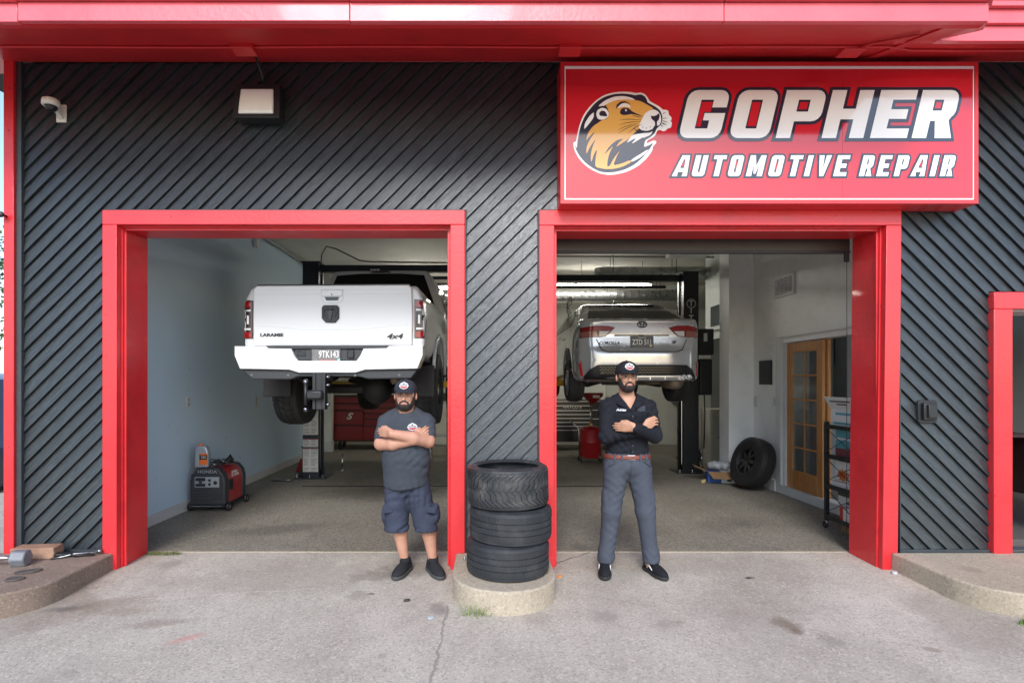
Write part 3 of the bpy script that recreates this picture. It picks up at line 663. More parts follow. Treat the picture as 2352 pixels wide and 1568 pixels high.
hG = zz(195)-zz(433)
set_word('GOPHER', [(zx(a), zx(b)) for a, b in ((633,838),(884,1081),(1117,1318),(1345,1552),(1585,1768),(1792,1980))], zz(433), hG, .30, .20, .19, .24, .026)
hA = zz(518)-zz(622)
adv = []; x = 606.
for ch in 'AUTOMOTIVE': wd = {'I':26,'M':84,'A':72}.get(ch,66); adv.append((zx(x), zx(x+wd))); x += wd+ (31 if ch not in 'TA' else 26)
k = (zx(1465)-zx(606))/(adv[-1][1]-adv[0][0]); adv = [(zx(606)+(a-zx(606))*k, zx(606)+(b-zx(606))*k) for a, b in adv]
set_word('AUTOMOTIVE', adv, zz(622), hA, .25, .19, .14, .24, .0155)
adv = []; x = 1530.
for ch in 'REPAIR': wd = {'I':26,'A':72}.get(ch,66); adv.append((zx(x), zx(x+wd))); x += wd+31
k = (zx(1990)-zx(1530))/(adv[-1][1]-adv[0][0]); adv = [(zx(1530)+(a-zx(1530))*k, zx(1530)+(b-zx(1530))*k) for a, b in adv]
set_word('REPAIR', adv, zz(622), hA, .25, .19, .14, .24, .0155)
# emblem, layer by layer
def ex(p): return (PX(p[0]*.15+1293.6, SS), PZ(p[1]*.15+186.2, SS))
def smooth_poly(pts, it=2):
    for _ in range(it):
        q = []
        for i in range(len(pts)):
            a, b = pts[i], pts[(i+1)%len(pts)]; q += [(a[0]*.8+b[0]*.2, a[1]*.8+b[1]*.2), (a[0]*.2+b[0]*.8, a[1]*.2+b[1]*.8)]
        pts = q
    return pts
EMB = [('outline', swhite_m, 2, [[(150,960),(165,935),(195,930),(215,820),(250,670),(310,520),(400,400),(500,300),(620,220),(760,180),(900,165),(1030,170),(1120,190),(1180,178),(1240,195),(1290,250),(1320,310),(1420,365),(1480,400),(1520,440),(1560,442),(1610,455),(1615,520),(1660,560),(1655,600),(1640,610),(1665,640),(1650,720),(1600,725),(1560,770),(1520,770),(1490,750),(1440,760),(1410,840),(1350,880),(1290,910),(1270,960),(1390,905),(1430,925),(1420,960),(1370,1010),(1370,1060),(1280,1190),(1140,1310),(980,1390),(820,1430),(700,1440),(560,1420),(430,1360),(310,1270),(230,1180),(170,1060)]]),
 ('navy_body', navy_m, 2, [[(180,985),(210,1040),(218,930),(240,800),(270,680),(330,540),(410,430),(510,320),(630,245),(770,205),(900,195),(1020,205),(1100,225),(1150,212),(1200,212),(1250,240),(1285,300),(1285,330),(1400,390),(1480,450),(1515,530),(1520,600),(1490,680),(1430,730),(1400,800),(1340,860),(1250,910),(1230,1020),(1310,990),(1380,950),(1330,1030),(1300,1080),(1200,1190),(1080,1290),(940,1360),(800,1395),(680,1405),(560,1390),(440,1330),(330,1245),(250,1150),(200,1060)]]),
 ('gold_fur', gold_m, 1, [[(640,370),(760,310),(900,285),(1020,285),(1110,300),(1190,315),(1290,370),(1390,430),(1330,450),(1260,490),(1215,560),(1200,620),(1200,700),(1150,740),(1060,830),(1020,880),(940,930),(800,1020),(850,950),(920,880),(800,920),(700,1010),(620,1140),(770,990),(720,1080),(680,1200),(670,1310),(710,1310),(770,1190),(870,1060),(820,1150),(760,1300),(900,1265),(1020,1215),(1045,1245),(900,1320),(760,1350),(620,1350),(490,1320),(490,1220),(520,1040),(470,1120),(425,1260),(420,1140),(440,1030),(500,885),(410,1010),(350,1130),(355,1020),(390,930),(490,770),(400,850),(345,920),(375,800),(450,700),(570,620),(600,600),(680,580),(700,500),(680,420)]]),
 ('white_fur', swhite_m, 1, [[(1390,440),(1450,470),(1490,530),(1500,610),(1470,690),(1390,690),(1370,740),(1290,770),(1200,760),(1150,720),(1170,660),(1210,580),(1250,500),(1320,455)], [(530,390),(640,300),(780,245),(920,235),(1040,260),(1110,300),(950,285),(800,300),(680,350),(600,400)], [(315,750),(330,650),(400,540),(470,480),(470,560),(380,680)],
   [(1060,830),(1200,805),(1330,795),(1370,770),(1340,830),(1220,880),(1230,860),(1030,980),(1120,870),(960,960),(1010,890)], [(1030,1215),(1320,1035),(1270,1110),(1160,1190),(1045,1245)], [(815,430),(850,380),(920,345),(1000,360),(1040,420),(980,400),(900,400)], [(500,520),(520,450),(590,415),(660,430),(700,500),(680,570),(600,600),(530,590)]]),
 ('navy_line', navy_m, 1, [[(1335,535),(1380,545),(1430,530),(1460,495),(1475,540),(1460,600),(1430,630),(1435,700),(1400,720),(1405,630),(1350,590)], [(465,560),(470,470),(530,400),(620,385),(690,430),(620,412),(540,430),(500,490),(500,570),(560,610),(490,600)], [(545,500),(580,460),(640,470),(680,550),(620,545),(560,540)], [(805,440),(815,370),(880,320),(960,315),(1040,370),(960,335),(890,350),(840,400)],
   [(865,490),(880,440),(930,415),(1000,425),(1060,480),(1240,555),(1050,510),(990,520),(930,530),(880,515)], [(1065,715),(1120,760),(1230,785),(1330,765),(1400,715),(1395,750),(1300,800),(1200,800),(1110,770)],
   [(1205,712),(1225,700),(1215,725)], [(1258,730),(1285,715),(1270,738)], [(1320,715),(1340,695),(1330,722)],
   [(830,605),(1000,585),(1240,606),(1000,594)], [(820,688),(1000,632),(1240,625),(1000,642)], [(790,780),(960,690),(1180,645),(960,700)], [(800,832),(980,715),(1170,665),(980,726)], [(970,825),(1100,705),(1240,655),(1110,712)], [(1030,530),(1130,545),(1210,575),(1130,555)],
   [(1520,505),(1570,478),(1530,515)], [(1522,575),(1605,572),(1525,585)], [(1518,610),(1620,645),(1520,622)], [(1510,640),(1600,690),(1505,655)], [(1495,668),(1530,715),(1485,678)]]),
 ('eye_glint', swhite_m, 1, [[(940,445),(965,440),(972,465),(955,475)]])]
for i, (nm, mt, it, polys) in enumerate(EMB):
    for p in polys: flat_shape([[ex(q) for q in smooth_poly(p, it)]], 'emblem_'+nm, mt, SIGN, YS-.0004-.0014*i, depth=.0012)

# ------------------------------------------------------------------ fixtures on the front
cam_w = M('camera_white', (.66,.65,.60), .4); blk_m = M('black_plastic', (.014,.015,.017), .45); blkg_m = M('black_gloss', (.012,.012,.014), .12)
def at(u, v, s): return Vector((PX(u,s), PY(s), PZ(v,s)))
c = at(117,238,275)
SEC = thing('security_camera', 'white dome security camera on a wall bracket near the left corner', 'camera', (c.x,.0,c.z))
MB().lathe([(.001,.04),(.045,.038),(.062,.028),(.066,.01),(.066,-.016),(.058,-.024),(.001,-.024)], c, 'Z', 28).build('housing', cam_w, SEC, smooth=True)
MB().lathe([(.048,-.022),(.046,-.04),(.034,-.058),(.017,-.066),(.001,-.068)], c, 'Z', 24).build('dome', blkg_m, SEC, smooth=True)
MB().add([(c.x-.012,-.10,c.z-.02),(c.x-.02,.0,c.z-.08),(c.x-.02,.0,c.z+.03),(c.x-.012,-.10,c.z+.02),(c.x+.02,-.10,c.z-.02),(c.x+.012,.0,c.z-.08),(c.x+.012,.0,c.z+.03),(c.x+.02,-.10,c.z+.02)], [(0,1,2,3),(4,7,6,5),(0,4,5,1),(3,2,6,7),(1,5,6,2),(0,3,7,4)]).build('bracket', cam_w, SEC, bevel=.004)
MB().box(c.x-.05,c.x+.035,.0,.012,c.z-.10,c.z+.05).build('wall_plate', cam_w, SEC, bevel=.003)
fl = thing('wall_light', 'square black wall pack light with a pale lens over the left bay', 'light', (-1.9,.0,3.8))
cx, cz = PX(600,270), PZ(246,270)
MB().add([(cx-.185,.012,cz+.16),(cx+.185,.012,cz+.16),(cx+.185,.012,cz-.13),(cx-.185,.012,cz-.13),(cx-.19,-.112,cz+.155),(cx+.19,-.112,cz+.155),(cx+.195,-.15,cz-.145),(cx-.195,-.15,cz-.145)], [(0,3,2,1),(4,5,6,7),(0,1,5,4),(1,2,6,5),(2,3,7,6),(3,0,4,7)]).build('housing', blk_m, fl, bevel=.006)
MB().add([(cx-.140,-.1175,cz+.112),(cx+.140,-.1175,cz+.112),(cx+.150,-.1465,cz-.115),(cx-.150,-.1465,cz-.115),(cx-.125,-.135,cz+.095),(cx+.125,-.135,cz+.095),(cx+.135,-.165,cz-.098),(cx-.135,-.165,cz-.098)], [(0,3,2,1),(4,5,6,7),(0,1,5,4),(1,2,6,5),(2,3,7,6),(3,0,4,7)]).build('lens', M('lens_glass', (.88,.87,.82), .3, dirt=.1, dcol=(.45,.42,.36), dscale=9), fl, bevel=.008)
MB().tube([(cx+.02,-.02,cz+.15),(cx+.02,-.06,cz+.25),(cx+.005,-.18,cz+.36),(cx-.03,-.36,soff(-.36)-.03),(-1.82,-.45,soff(-.45)-.03)], .011, 8).build('cable', blk_m, fl, smooth=True)
ob = thing('outdoor_outlet', 'black weatherproof outlet cover on the falling siding right of the bays', 'outlet', (3.78,.0,1.3))
c = at(2128,945,268)
MB().prism([(c.x-.08,c.z-.085),(c.x-.06,c.z-.098),(c.x+.06,c.z-.098),(c.x+.08,c.z-.085),(c.x+.08,c.z+.085),(c.x+.06,c.z+.098),(c.x-.06,c.z+.098),(c.x-.08,c.z+.085)], -.012, .03).build('back_plate', blk_m, ob, bevel=.004)
MB().box(c.x-.055,c.x+.06,-.045,-.011,c.z-.07,c.z+.075).build('cover', blk_m, ob, bevel=.008)
MB().box(c.x-.03,c.x+.045,-.065,-.044,c.z-.05,c.z+.06).build('flap', blk_m, ob, bevel=.006)
kb = thing('wall_hook', 'small black round hook on the red corner board', 'hook', (-4.07,-.03,3.0))
c = at(15,497,270)
MB().cyl((c.x+.0,-.034,c.z),(c.x,-.075,c.z),.010,n=12).build('stem', blk_m, kb, smooth=True)
MB().lathe([(.001,0),(.02,.004),(.026,.015),(.02,.028),(.001,.032)], (c.x,-.105,c.z), 'Y', 16).build('knob', blk_m, kb, smooth=True)
MB().tube([(c.x,-.09,c.z),(c.x-.06,-.08,c.z),(c.x-.14,-.06,c.z+.01)], .014, 8).build('rod', blk_m, kb, smooth=True)

# ------------------------------------------------------------------ tyres in front of the pillar
rub_m = M('tyre_rubber', (.022,.025,.029), .55, var=.15, vscale=8, bump=.25, bscale=90, dirt=.35, dcol=(.09,.085,.08), dscale=9)
rubw_m = M('worn_tyre_rubber', (.024,.026,.029), .5, var=.2, vscale=6, bump=.3, bscale=70, dirt=.6, dcol=(.14,.13,.12), dscale=6)
rubin_m = M('tyre_lining', (.012,.012,.013), .7)
def tyre_profile(rad, bead, w, sh=.03, bulge=.006, grooves=(), gw=.006, gd=.007):
    """Closed (r, h) outline of a tyre, h along the axle, 0..w."""
    out = []; tr = rad
    hs = [sh+.0]
    pts = [(bead, .012), (bead+.012, .0), ((bead+tr)/2, -bulge), (tr-sh*.75, .002), (tr-sh*.22, sh*.3), (tr-.003, sh)]
    for g in grooves:
        h = sh+(w-2*sh)*g
        pts += [(tr, h-gw), (tr-gd, h-gw*.6), (tr-gd, h+gw*.6), (tr, h+gw)]
    pts += [(tr-.003, w-sh), (tr-sh*.22, w-sh*.3), (tr-sh*.75, w-.002), ((bead+tr)/2, w+bulge), (bead+.012, w), (bead, w-.012)]
    inner = [(bead+.01, w-.022), ((bead+tr)/2, w-.014), (tr-.022, w-.04), (tr-.02, w/2), (tr-.022, .04), ((bead+tr)/2, .014), (bead+.01, .022)]
    return pts+inner
def tread_blocks(mb, rad, z0, z1, n, slant, th=.004, gap=.3, wob=0.):
    """Raised lugs round the tread between heights z0 and z1."""
    for i in range(n):
        a0 = 2*math.pi*i/n; a1 = a0+2*math.pi/n*(1-gap); vs = []
        for rr in (rad-.003, rad+th):
            for a, z in ((a0,z0),(a1,z0),(a1+slant,z1),(a0+slant,z1)): vs.append((rr*math.cos(a), rr*math.sin(a), z))
        mb.add(vs, [(4,5,6,7),(0,1,5,4),(1,2,6,5),(2,3,7,6),(3,0,4,7)])
def stack_tyre(loc, rad, bead, w, label, mat, kind, tilt=(0,0), rz=0.):
    t = thing('loose_tyre', label, 'tyre', loc, rotz=rz, group='tyres stacked by the pillar'); t.rotation_euler = (tilt[0], tilt[1], rz)
    MB().lathe(tyre_profile(rad, bead, w, sh=.034, grooves=(.27,.5,.73) if kind == 'rib' else (), gw=.006), (0,0,0), 'Z', 96, closed=True).build('carcass', mat, t, auto=35)
    m = MB()
    if kind == 'rib':
        tread_blocks(m, rad-.0005, .036, w*.30, 110, .02, .0025, .25); tread_blocks(m, rad-.0005, w*.70, w-.036, 110, -.02, .0025, .25)
        tread_blocks(m, rad-.001, w*.33, w*.47, 70, .05, .0022, .12); tread_blocks(m, rad-.001, w*.53, w*.67, 70, .05, .0022, .12)
        tread_blocks(m, rad-.009, .012, .032, 120, .0, .0035, .45); tread_blocks(m, rad-.009, w-.032, w-.012, 120, .0, .0035, .45)
    else:                      # directional wave tread
        N_, K = 44, 9
        for i in range(N_):
            for half in (0,1):
                b0 = 2*math.pi*(i+.5*half)/N_; pts = []
                for k2 in range(K+1):
                    f = k2/K; zc = w/2+(1 if half else -1)*(w/2-.018)*f*.98+(.006 if half else -.006)
                    an = b0+.30*f**1.3+.035*math.sin(f*9)
                    wd = 2*math.pi/N_*(.80-.10*f)
                    pts.append((an, an+wd, zc, rad+.0015-(.016*max(0,(f-.82)/.18)**2)))
                for k2 in range(K):
                    a, b = pts[k2], pts[k2+1]; vs = []
                    for th in (-.006, .0025):
                        for (an, z, rr) in ((a[0],a[2],a[3]),(a[1],a[2],a[3]),(b[1],b[2],b[3]),(b[0],b[2],b[3])): vs.append(((rr+th)*math.cos(an), (rr+th)*math.sin(an), z))
                    fs = [(4,5,6,7),(0,1,5,4),(2,3,7,6)] + ([(1,2,6,5)]) + ([(3,0,4,7)])
                    m.add(vs, fs)
    tr = m.build('tread', mat, t, fix=False); tag(tr, kind='stuff')
    return t
tx = .183
stack_tyre((tx,-.43,.124), .318, .235, .25, 'bottom ribbed tyre of the three stacked on the round concrete island', rub_m, 'rib', (0,0), .4)
stack_tyre((tx+.022,-.415,.381), .318, .235, .248, 'middle ribbed tyre of the three stacked on the round concrete island', rub_m, 'rib', (R(.6),R(-.8)), 1.7)
stack_tyre((tx+.004,-.42,.637), .312, .238, .30, 'topmost, widest tyre of the stack, with scuffed wave-patterned tread', rubw_m, 'wave', (R(-.5),R(.6)), 2.2)
# ------------------------------------------------------------------ things on the left walk
db_m = M('dumbbell_iron', (.16,.17,.19), .45, var=.2, vscale=15, bump=.2, bscale=50)
db = thing('dumbbell', 'grey hexagonal dumbbell lying on the left walk', 'dumbbell', (-3.85,-.37,.122), rotz=R(10))
for s_ in (-1,1):
    MB().prism([(.070*math.cos(R(60*i+0)), .0606+.070*math.sin(R(60*i+0))) for i in range(6)], s_*.11, s_*.22, 'YZ').build('head', db_m, db, bevel=.012, seg=3)
MB().lathe([(.013,-.1),(.016,-.05),(.019,0),(.016,.05),(.013,.1)], (0,0,.0675), 'X', 16).build('handle', M('chrome', (.6,.6,.6), .25, 1.), db, smooth=True)
brick_m = M('paver_brick', (.30,.165,.105), .9, var=.2, vscale=9, bump=.5, bscale=40, dirt=.4, dcol=(.45,.36,.28), dscale=6)
br = MB().prism([(-.165,0),(.165,0),(.165,.028),(.172,.05),(.165,.075),(.165,.095),(-.165,.095)], -.07, .07, 'XZ')
bo = br.build('paver_block', brick_m, None, bevel=.008); bo.location = (-3.72,-.135,.123); bo.rotation_euler = (0,0,R(6))
tag(bo, 'tan chipped paver brick lying behind the dumbbell', 'brick')
stone_m = M('rusty_steel', (.085,.07,.06), .75, var=.3, vscale=20, bump=.4, bscale=60)
for i,(x,y,rx,ry,a,lab) in enumerate(((-3.50,-.50,.085,.05,.5,'longer flat rusty plate beside the dumbbell'),(-3.47,-.66,.06,.05,.2,'smaller flat rusty plate nearest the walk edge'))):
    p = [(rx*math.cos(t)*(1+.12*math.sin(3*t+i)), ry*math.sin(t)*(1+.1*math.cos(2*t))) for t in np.linspace(0, 2*math.pi, 14, endpoint=False)]
    o = MB().prism(p, 0, .014, 'XY').build('flat_plate', stone_m, None, bevel=.003); o.location = (x,y,.1225); o.rotation_euler = (0,0,a); tag(o, lab, 'scrap')
steel_m = M('tool_steel', (.30,.31,.32), .35, 1., var=.2, vscale=20)
tl = thing('hand_tools', 'small heap of black and steel hand tools by the siding foot', 'tools', (-3.42,-.12,.122))
MB().tube([(-3.62,-.17,.134),(-3.5,-.14,.138),(-3.36,-.1,.145),(-3.26,-.06,.15)], [.008,.009,.010,.007], 8).build('ratchet', steel_m, tl, smooth=True)
MB().tube([(-3.58,-.10,.13),(-3.47,-.12,.142),(-3.4,-.16,.15),(-3.35,-.12,.14),(-3.27,-.1,.134)], .009, 8).build('pliers', blk_m, tl, smooth=True)
MB().tube([(-3.56,-.2,.131),(-3.48,-.17,.14),(-3.42,-.13,.15),(-3.3,-.12,.16)], .007, 8).build('pry_bar', steel_m, tl, smooth=True)
MB().cyl((-3.27,-.06,.148),(-3.245,-.05,.155),.018,n=12).build('socket', steel_m, tl, smooth=True)
MB().obox((-3.5,-.13,.15),(.12,.05,.02),(.2,.1,.5)).build('handle_grip', blk_m, tl, bevel=.006)
# ------------------------------------------------------------------ white pickup on the left lift (local: x right, y forward, z from its tyre bottoms)
tw_m = M('truck_white', (.62,.635,.65), .28, coat=.7)
tint_m = M('dark_glass', (.004,.005,.006), .08, spec=.3); lens_m = M('lamp_red', (.26,.005,.008), .2, coat=.4); lensd_m = M('lamp_dark_red', (.09,.003,.005), .2, coat=.4)
lensw_m = M('lamp_clear', (.72,.70,.68), .2, coat=.8); chas_m = M('chassis_black', (.014,.014,.015), .6, var=.3, vscale=6); step_m = M('bumper_plastic', (.035,.038,.042), .6, bump=.2, bscale=200)
chrome_m = M('chrome', (.6,.6,.6), .25, 1.); bad_m = M('badge_black', (.012,.013,.016), .5); trub_m = M('truck_tyre', (.017,.017,.018), .7, var=.2, vscale=10, bump=.3, bscale=60, dirt=.5, dcol=(.06,.055,.05), dscale=7)
TR = thing('pickup_truck', 'white pickup truck raised on the left lift, tailgate facing out', 'truck', (-1.575,1.03,1.05), rotz=R(-2.2))
def mirror(half): return half+[(-x, z) for x, z in half[::-1] if abs(x) > 1e-6]
def three_view(lo, hi, h, side, plan, sect, k, arches=(), extra=None):
    F = Field.box(lo, hi, h); X, Y, Z = F.xyz((slice(None),)*3)
    a = poly_sdf(side, Y[0,:,0][:,None], Z[0,0,:][None,:])[None,:,:]
    b = poly_sdf(plan, X[:,0,0][:,None], Y[0,:,0][None,:])[:,:,None]
    c = poly_sdf(sect, X[:,0,0][:,None], Z[0,0,:][None,:])[:,None,:]
    F.d = smax(smax(np.broadcast_to(a, F.d.shape), b, k), c, k).astype(np.float32).copy()
    for (y, z, r) in arches:
        def f(X, Y, Z, y=y, z=z, r=r): return np.maximum(np.sqrt((Y-y)**2+(Z-z)**2)-r+0*X, .60-np.abs(X)+0*Y)
        F.op(f, lo, hi, .03, sub=True)
    if extra: extra(F)
    return F
bed_side = [(0,.80),(2.03,.72),(2.03,1.53),(.05,1.545),(.0,1.52)]
bed_plan = mirror([(.93,.0),(.965,.10),(.985,.9),(.985,1.5),(.97,2.03)])
bed_plan = [(-.95,0),(.95,0),(.975,.12),(.985,.9),(.985,1.5),(.97,2.03),(-.97,2.03),(-.985,1.5),(-.985,.9),(-.975,.12)]
bed_sect = [(-.90,.74),(.90,.74),(.975,.92),(.985,1.2),(.955,1.38),(.87,1.55),(-.87,1.55),(-.955,1.38),(-.985,1.2),(-.975,.92)]
def hollow(F): F.op(lambda X,Y,Z: np.maximum(np.maximum(np.abs(X)-.80, np.abs(Y-1.0)-.93), 1.0-Z), (-.8,.05,1.0), (.8,1.95,1.7), .02, sub=True)
bedF = three_view((-1.05,-.06,.68), (1.05,2.1,1.62), (.022,.02,.018), bed_side, bed_plan, bed_sect, .05, [(1.18,.50,.56)], hollow)
bed = bedF.build('bed', tw_m, TR, 1); bed_bvh = bvh_of(bed)
# bvh is in local coordinates only while the truck sits at the origin: use the mesh itself
def local_bvh(o):
    bm = bmesh.new(); bm.from_mesh(o.data); t = BVHTree.FromBMesh(bm); bm.free(); return t
bed_bvh = local_bvh(bed)
cab_side = [(2.07,.74),(5.7,.62),(5.78,.95),(5.72,1.22),(5.5,1.36),(4.55,1.47),(3.95,2.08),(3.6,2.165),(2.5,2.18),(2.22,2.13),(2.08,1.5)]
cab_plan = [(-.93,2.06),(.93,2.06),(.98,2.2),(.985,5.2),(.90,5.7),(.6,5.8),(-.6,5.8),(-.90,5.7),(-.985,5.2),(-.98,2.2)]
cab_sect = [(-.95,.62),(.95,.62),(.985,.9),(.985,1.3),(.95,1.48),(.74,2.04),(.66,2.15),(.3,2.19),(-.3,2.19),(-.66,2.15),(-.74,2.04),(-.95,1.48),(-.985,1.3),(-.985,.9)]
cabF = three_view((-1.05,2.0,.55), (1.05,5.9,2.2), (.026,.03,.024), cab_side, cab_plan, cab_sect, .05, [(4.95,.50,.52)])
cab = cabF.build('cab', tw_m, TR, 1); cab_bvh = local_bvh(cab)
decal([(-.82,1.46),(.82,1.46),(.78,1.66),(.63,2.06),(.3,2.085),(-.3,2.085),(-.63,2.06),(-.78,1.66)], cab_bvh, 'rear_window', tint_m, TR, .006, h=.06)
decal([(-.145,2.10),(.145,2.10),(.145,2.145),(.11,2.165),(-.11,2.165),(-.145,2.145)], cab_bvh, 'brake_lamp', blkg_m, TR, .02, thick=.05)
for i in (-1,0,1): MB().box(-.085+i*.045,-.05+i*.045,2.13,2.16,2.115,2.14).build('cargo_lamp', lensw_m, TR)
for s_ in (-1,1):
    for nm, p in (('rear_side_window', [(2.42,1.52),(3.18,1.50),(3.18,1.95),(2.62,1.97),(2.45,1.8)]), ('front_side_window', [(3.26,1.50),(4.2,1.49),(4.1,1.62),(3.78,1.93),(3.26,1.95)])):
        decal(p, cab_bvh, nm, tint_m, TR, .006, dirn=(-s_,0,0), start=-3.*1, h=.08)
    MB().box(s_*.985-.012,s_*.985+.012,2.9,3.1,1.30,1.335).build('door_handle', tw_m, TR, bevel=.008)
    MB().prism([(2.15,.60),(4.35,.60),(4.35,.66),(2.15,.66)], s_*.86, s_*1.0, 'YZ').build('running_board', chas_m, TR, bevel=.01)
    m = MB(); pts = [(s_*.975, 1.18+.60*math.cos(R(a)), .50+.60*math.sin(R(a))) for a in range(12, 172, 10)]
    m.tube(pts, .020, 8).build('fender_flare', tw_m, TR, smooth=True)
    o = MB().obox((s_*1.14,4.05,1.50),(.22,.09,.26),(0,0,0)).build('side_mirror', blk_m, TR, bevel=.03)
# tailgate
tg = MB().prism([(-.832,.905),(.832,.905),(.838,1.2),(.832,1.50),(.80,1.535),(-.80,1.535),(-.832,1.50),(-.838,1.2)], -.028, .03).build('tailgate', tw_m, TR, bevel=.012, seg=3)
MB().box(-.80,.80,-.012,.05,1.5352,1.548).build('top_cap', blk_m, tg, bevel=.004)
MB().prism([(-.83,1.44),(.83,1.44),(.82,1.475),(.5,1.487),(-.5,1.487),(-.82,1.475)], -.0305,-.027).build('upper_crease', tw_m, tg, bevel=.003, seg=3)
MB().prism([(-.55,1.10),(-.30,1.07),(.30,1.07),(.55,1.10),(.78,1.115),(.78,1.13),(.5,1.115),(.28,1.085),(-.28,1.085),(-.5,1.115),(-.78,1.13),(-.78,1.115)], -.030,-.027).build('lower_crease', tw_m, tg, bevel=.002)
MB().prism([(-.12,1.49),(.12,1.49),(.123,1.42),(.10,1.36),(.07,1.345),(-.07,1.345),(-.10,1.36),(-.123,1.42)], -.0335,-.0275).build('handle_bezel', tw_m, tg, bevel=.003)
MB().prism([(-.112,1.483),(.112,1.483),(.105,1.415),(-.105,1.415)], -.046,-.0335).build('handle', tw_m, tg, bevel=.008, seg=3)
MB().prism([(-.078,1.41),(.078,1.41),(.06,1.375),(-.06,1.375)], -.037,-.033).build('handle_recess', blkg_m, tg)
MB().cyl((0,-.0465,1.435),(0,-.0475,1.435),.008,n=12).build('lock', blk_m, tg)
bx, bz = -.015, 1.235
sh = [(-.07,.09),(.07,.09),(.09,.065),(.09,-.045),(.05,-.09),(-.05,-.09),(-.09,-.045),(-.09,.065)]
eb = MB().prism([(bx+x,bz+z) for x,z in sh], -.048,-.029).build('emblem', bad_m, tg, bevel=.004)
for s_ in (-1,1):       # the ram's horns, face
    MB().tube([(bx+s_*q[0], -.050+q[2], bz+q[1]) for q in ((.012,.038,0),(.035,.058,.001),(.06,.052,.002),(.070,.02,.003),(.062,-.015,.003),(.048,-.03,.003))], [.008,.014,.015,.012,.008,.004], 8).build('emblem_horn', M('badge_grey', (.035,.038,.044), .5), eb, smooth=True)
MB().prism([(bx-.03,bz+.02),(bx-.012,bz+.04),(bx+.012,bz+.04),(bx+.03,bz+.02),(bx+.02,bz-.02),(bx+.012,bz-.065),(bx-.012,bz-.065),(bx-.02,bz-.02)], -.058,-.047).build('emblem_head', M('badge_grey', (.035,.038,.044), .5), eb, bevel=.004)
text('LARAMIE', (-.637,-.031,1.018), .046, bad_m, tg, 'badge_lettering', offset=.0016, depth=.006, xs=1.35)
text('4x4', (.65,-.031,1.0), .075, bad_m, tg, 'badge_lettering', offset=.002, depth=.006, shear=.25, xs=1.45)
# tail lamps
for s_ in (-1,1):
    def P(pts): return [(s_*x, z) for x, z in pts]
    lp_ = decal(P([(.852,.985),(.952,.985),(.962,1.1),(.966,1.25),(.955,1.36),(.94,1.385),(.852,1.385)]), bed_bvh, 'tail_lamp', blkg_m, TR, .010, thick=.04)
    for nm, mt, pts in (('lens', lens_m, [(.86,1.305),(.945,1.305),(.938,1.372),(.86,1.372)]), ('lens', lens_m, [(.86,.992),(.944,.992),(.95,1.06),(.86,1.05)]),
                        ('clear_bar', lensw_m, [(.872,1.268),(.950,1.270),(.950,1.290),(.90,1.286),(.872,1.290)]), ('clear_bar', lensw_m, [(.872,1.072),(.948,1.076),(.950,1.094),(.872,1.094)]),
                        ('reverse_lamp', lensw_m, [(.892,1.135),(.912,1.135),(.912,1.225),(.892,1.225)]), ('red_strip', lensd_m, [(.853,1.05),(.872,1.05),(.872,1.31),(.853,1.31)])):
        decal(P(pts), bed_bvh, nm, mt, lp_, .018, thick=.012)
# bumper
bump = [(-.985,.63),(-.99,.86),(-.96,.90)]
bm_ = [(.965,.885),(.97,.895),(.62,.895),(.60,.872),(.36,.868),(.33,.80),(.29,.745),(-.31,.745),(-.35,.80),(-.38,.868),(-.62,.872),(-.64,.895),(-.97,.895),(-.965,.885),(-.965,.80),(-.91,.665),(-.40,.655),(-.30,.625),(.28,.625),(.38,.655),(.91,.665),(.965,.80)]
MB().prism(bm_, -.165, .02).build('bumper', tw_m, TR, bevel=.03, seg=4)
MB().box(-.66,.64,-.150,.02,.865,.90).build('step_pad', step_m, TR, bevel=.008)
MB().prism([(-.36,.865),(.35,.865),(.32,.79),(.28,.75),(-.30,.75),(-.34,.79)], -.13,-.02).build('plate_recess', step_m, TR, bevel=.006)
MB().box(-.33,-.24,-.135,-.10,.79,.85).build('hook_slot', blk_m, TR, bevel=.006)
MB().box(.19,.26,-.15,-.12,.77,.855).build('trailer_socket', blk_m, TR, bevel=.01)
MB().box(-.66,.66,-.02,.05,.87,.902).build('gap_filler', M('galvanised', (.42,.36,.25), .5, .6, var=.3, vscale=20), TR)
def plate(parent, cx, y, cz, top, main, extra, w=.305, h=.155, col=(.025,.025,.028), fs=.098, xs=.74):
    pl = MB().prism(rrect(cx-w/2,cx+w/2,cz-h/2,cz+h/2,.012), y-.004, y).build('licence_plate', M('plate_'+main, col, .35, var=.3 if col[0] > .05 else 0, vscale=70), parent)
    wm = M('plate_white', (.75,.75,.74), .4)
    text(main, (cx+extra, y-.0048, cz-.006), fs, wm, pl, 'plate_number', offset=.0008, depth=.0012, xs=xs)
    text(top, (cx, y-.0048, cz+.060), .026, wm, pl, 'plate_text', depth=.001)
    f = MB(); 
    for q in ((cx-w/2,cx+w/2,cz+h/2-.006,cz+h/2),(cx-w/2,cx+w/2,cz-h/2,cz-h/2+.006),(cx-w/2,cx-w/2+.006,cz-h/2,cz+h/2),(cx+w/2-.006,cx+w/2,cz-h/2,cz+h/2)): f.box(q[0],q[1],y-.009,y-.0042,q[2],q[3])
    f.build('plate_frame', blk_m, pl)
    return pl
plt = plate(TR, -.03, -.134, .815, 'Minnesota', '9TK143', .03, col=(.16,.155,.155), xs=.66)
MB().box(.09,.118,-.140,-.1385,.745,.768).build('sticker', M('sticker_green', (.25,.6,.45), .4), plt)
MB().box(-.09,.07,-.1395,-.1385,.748,.756).build('red_line', M('plate_red', (.45,.12,.1), .4), plt)
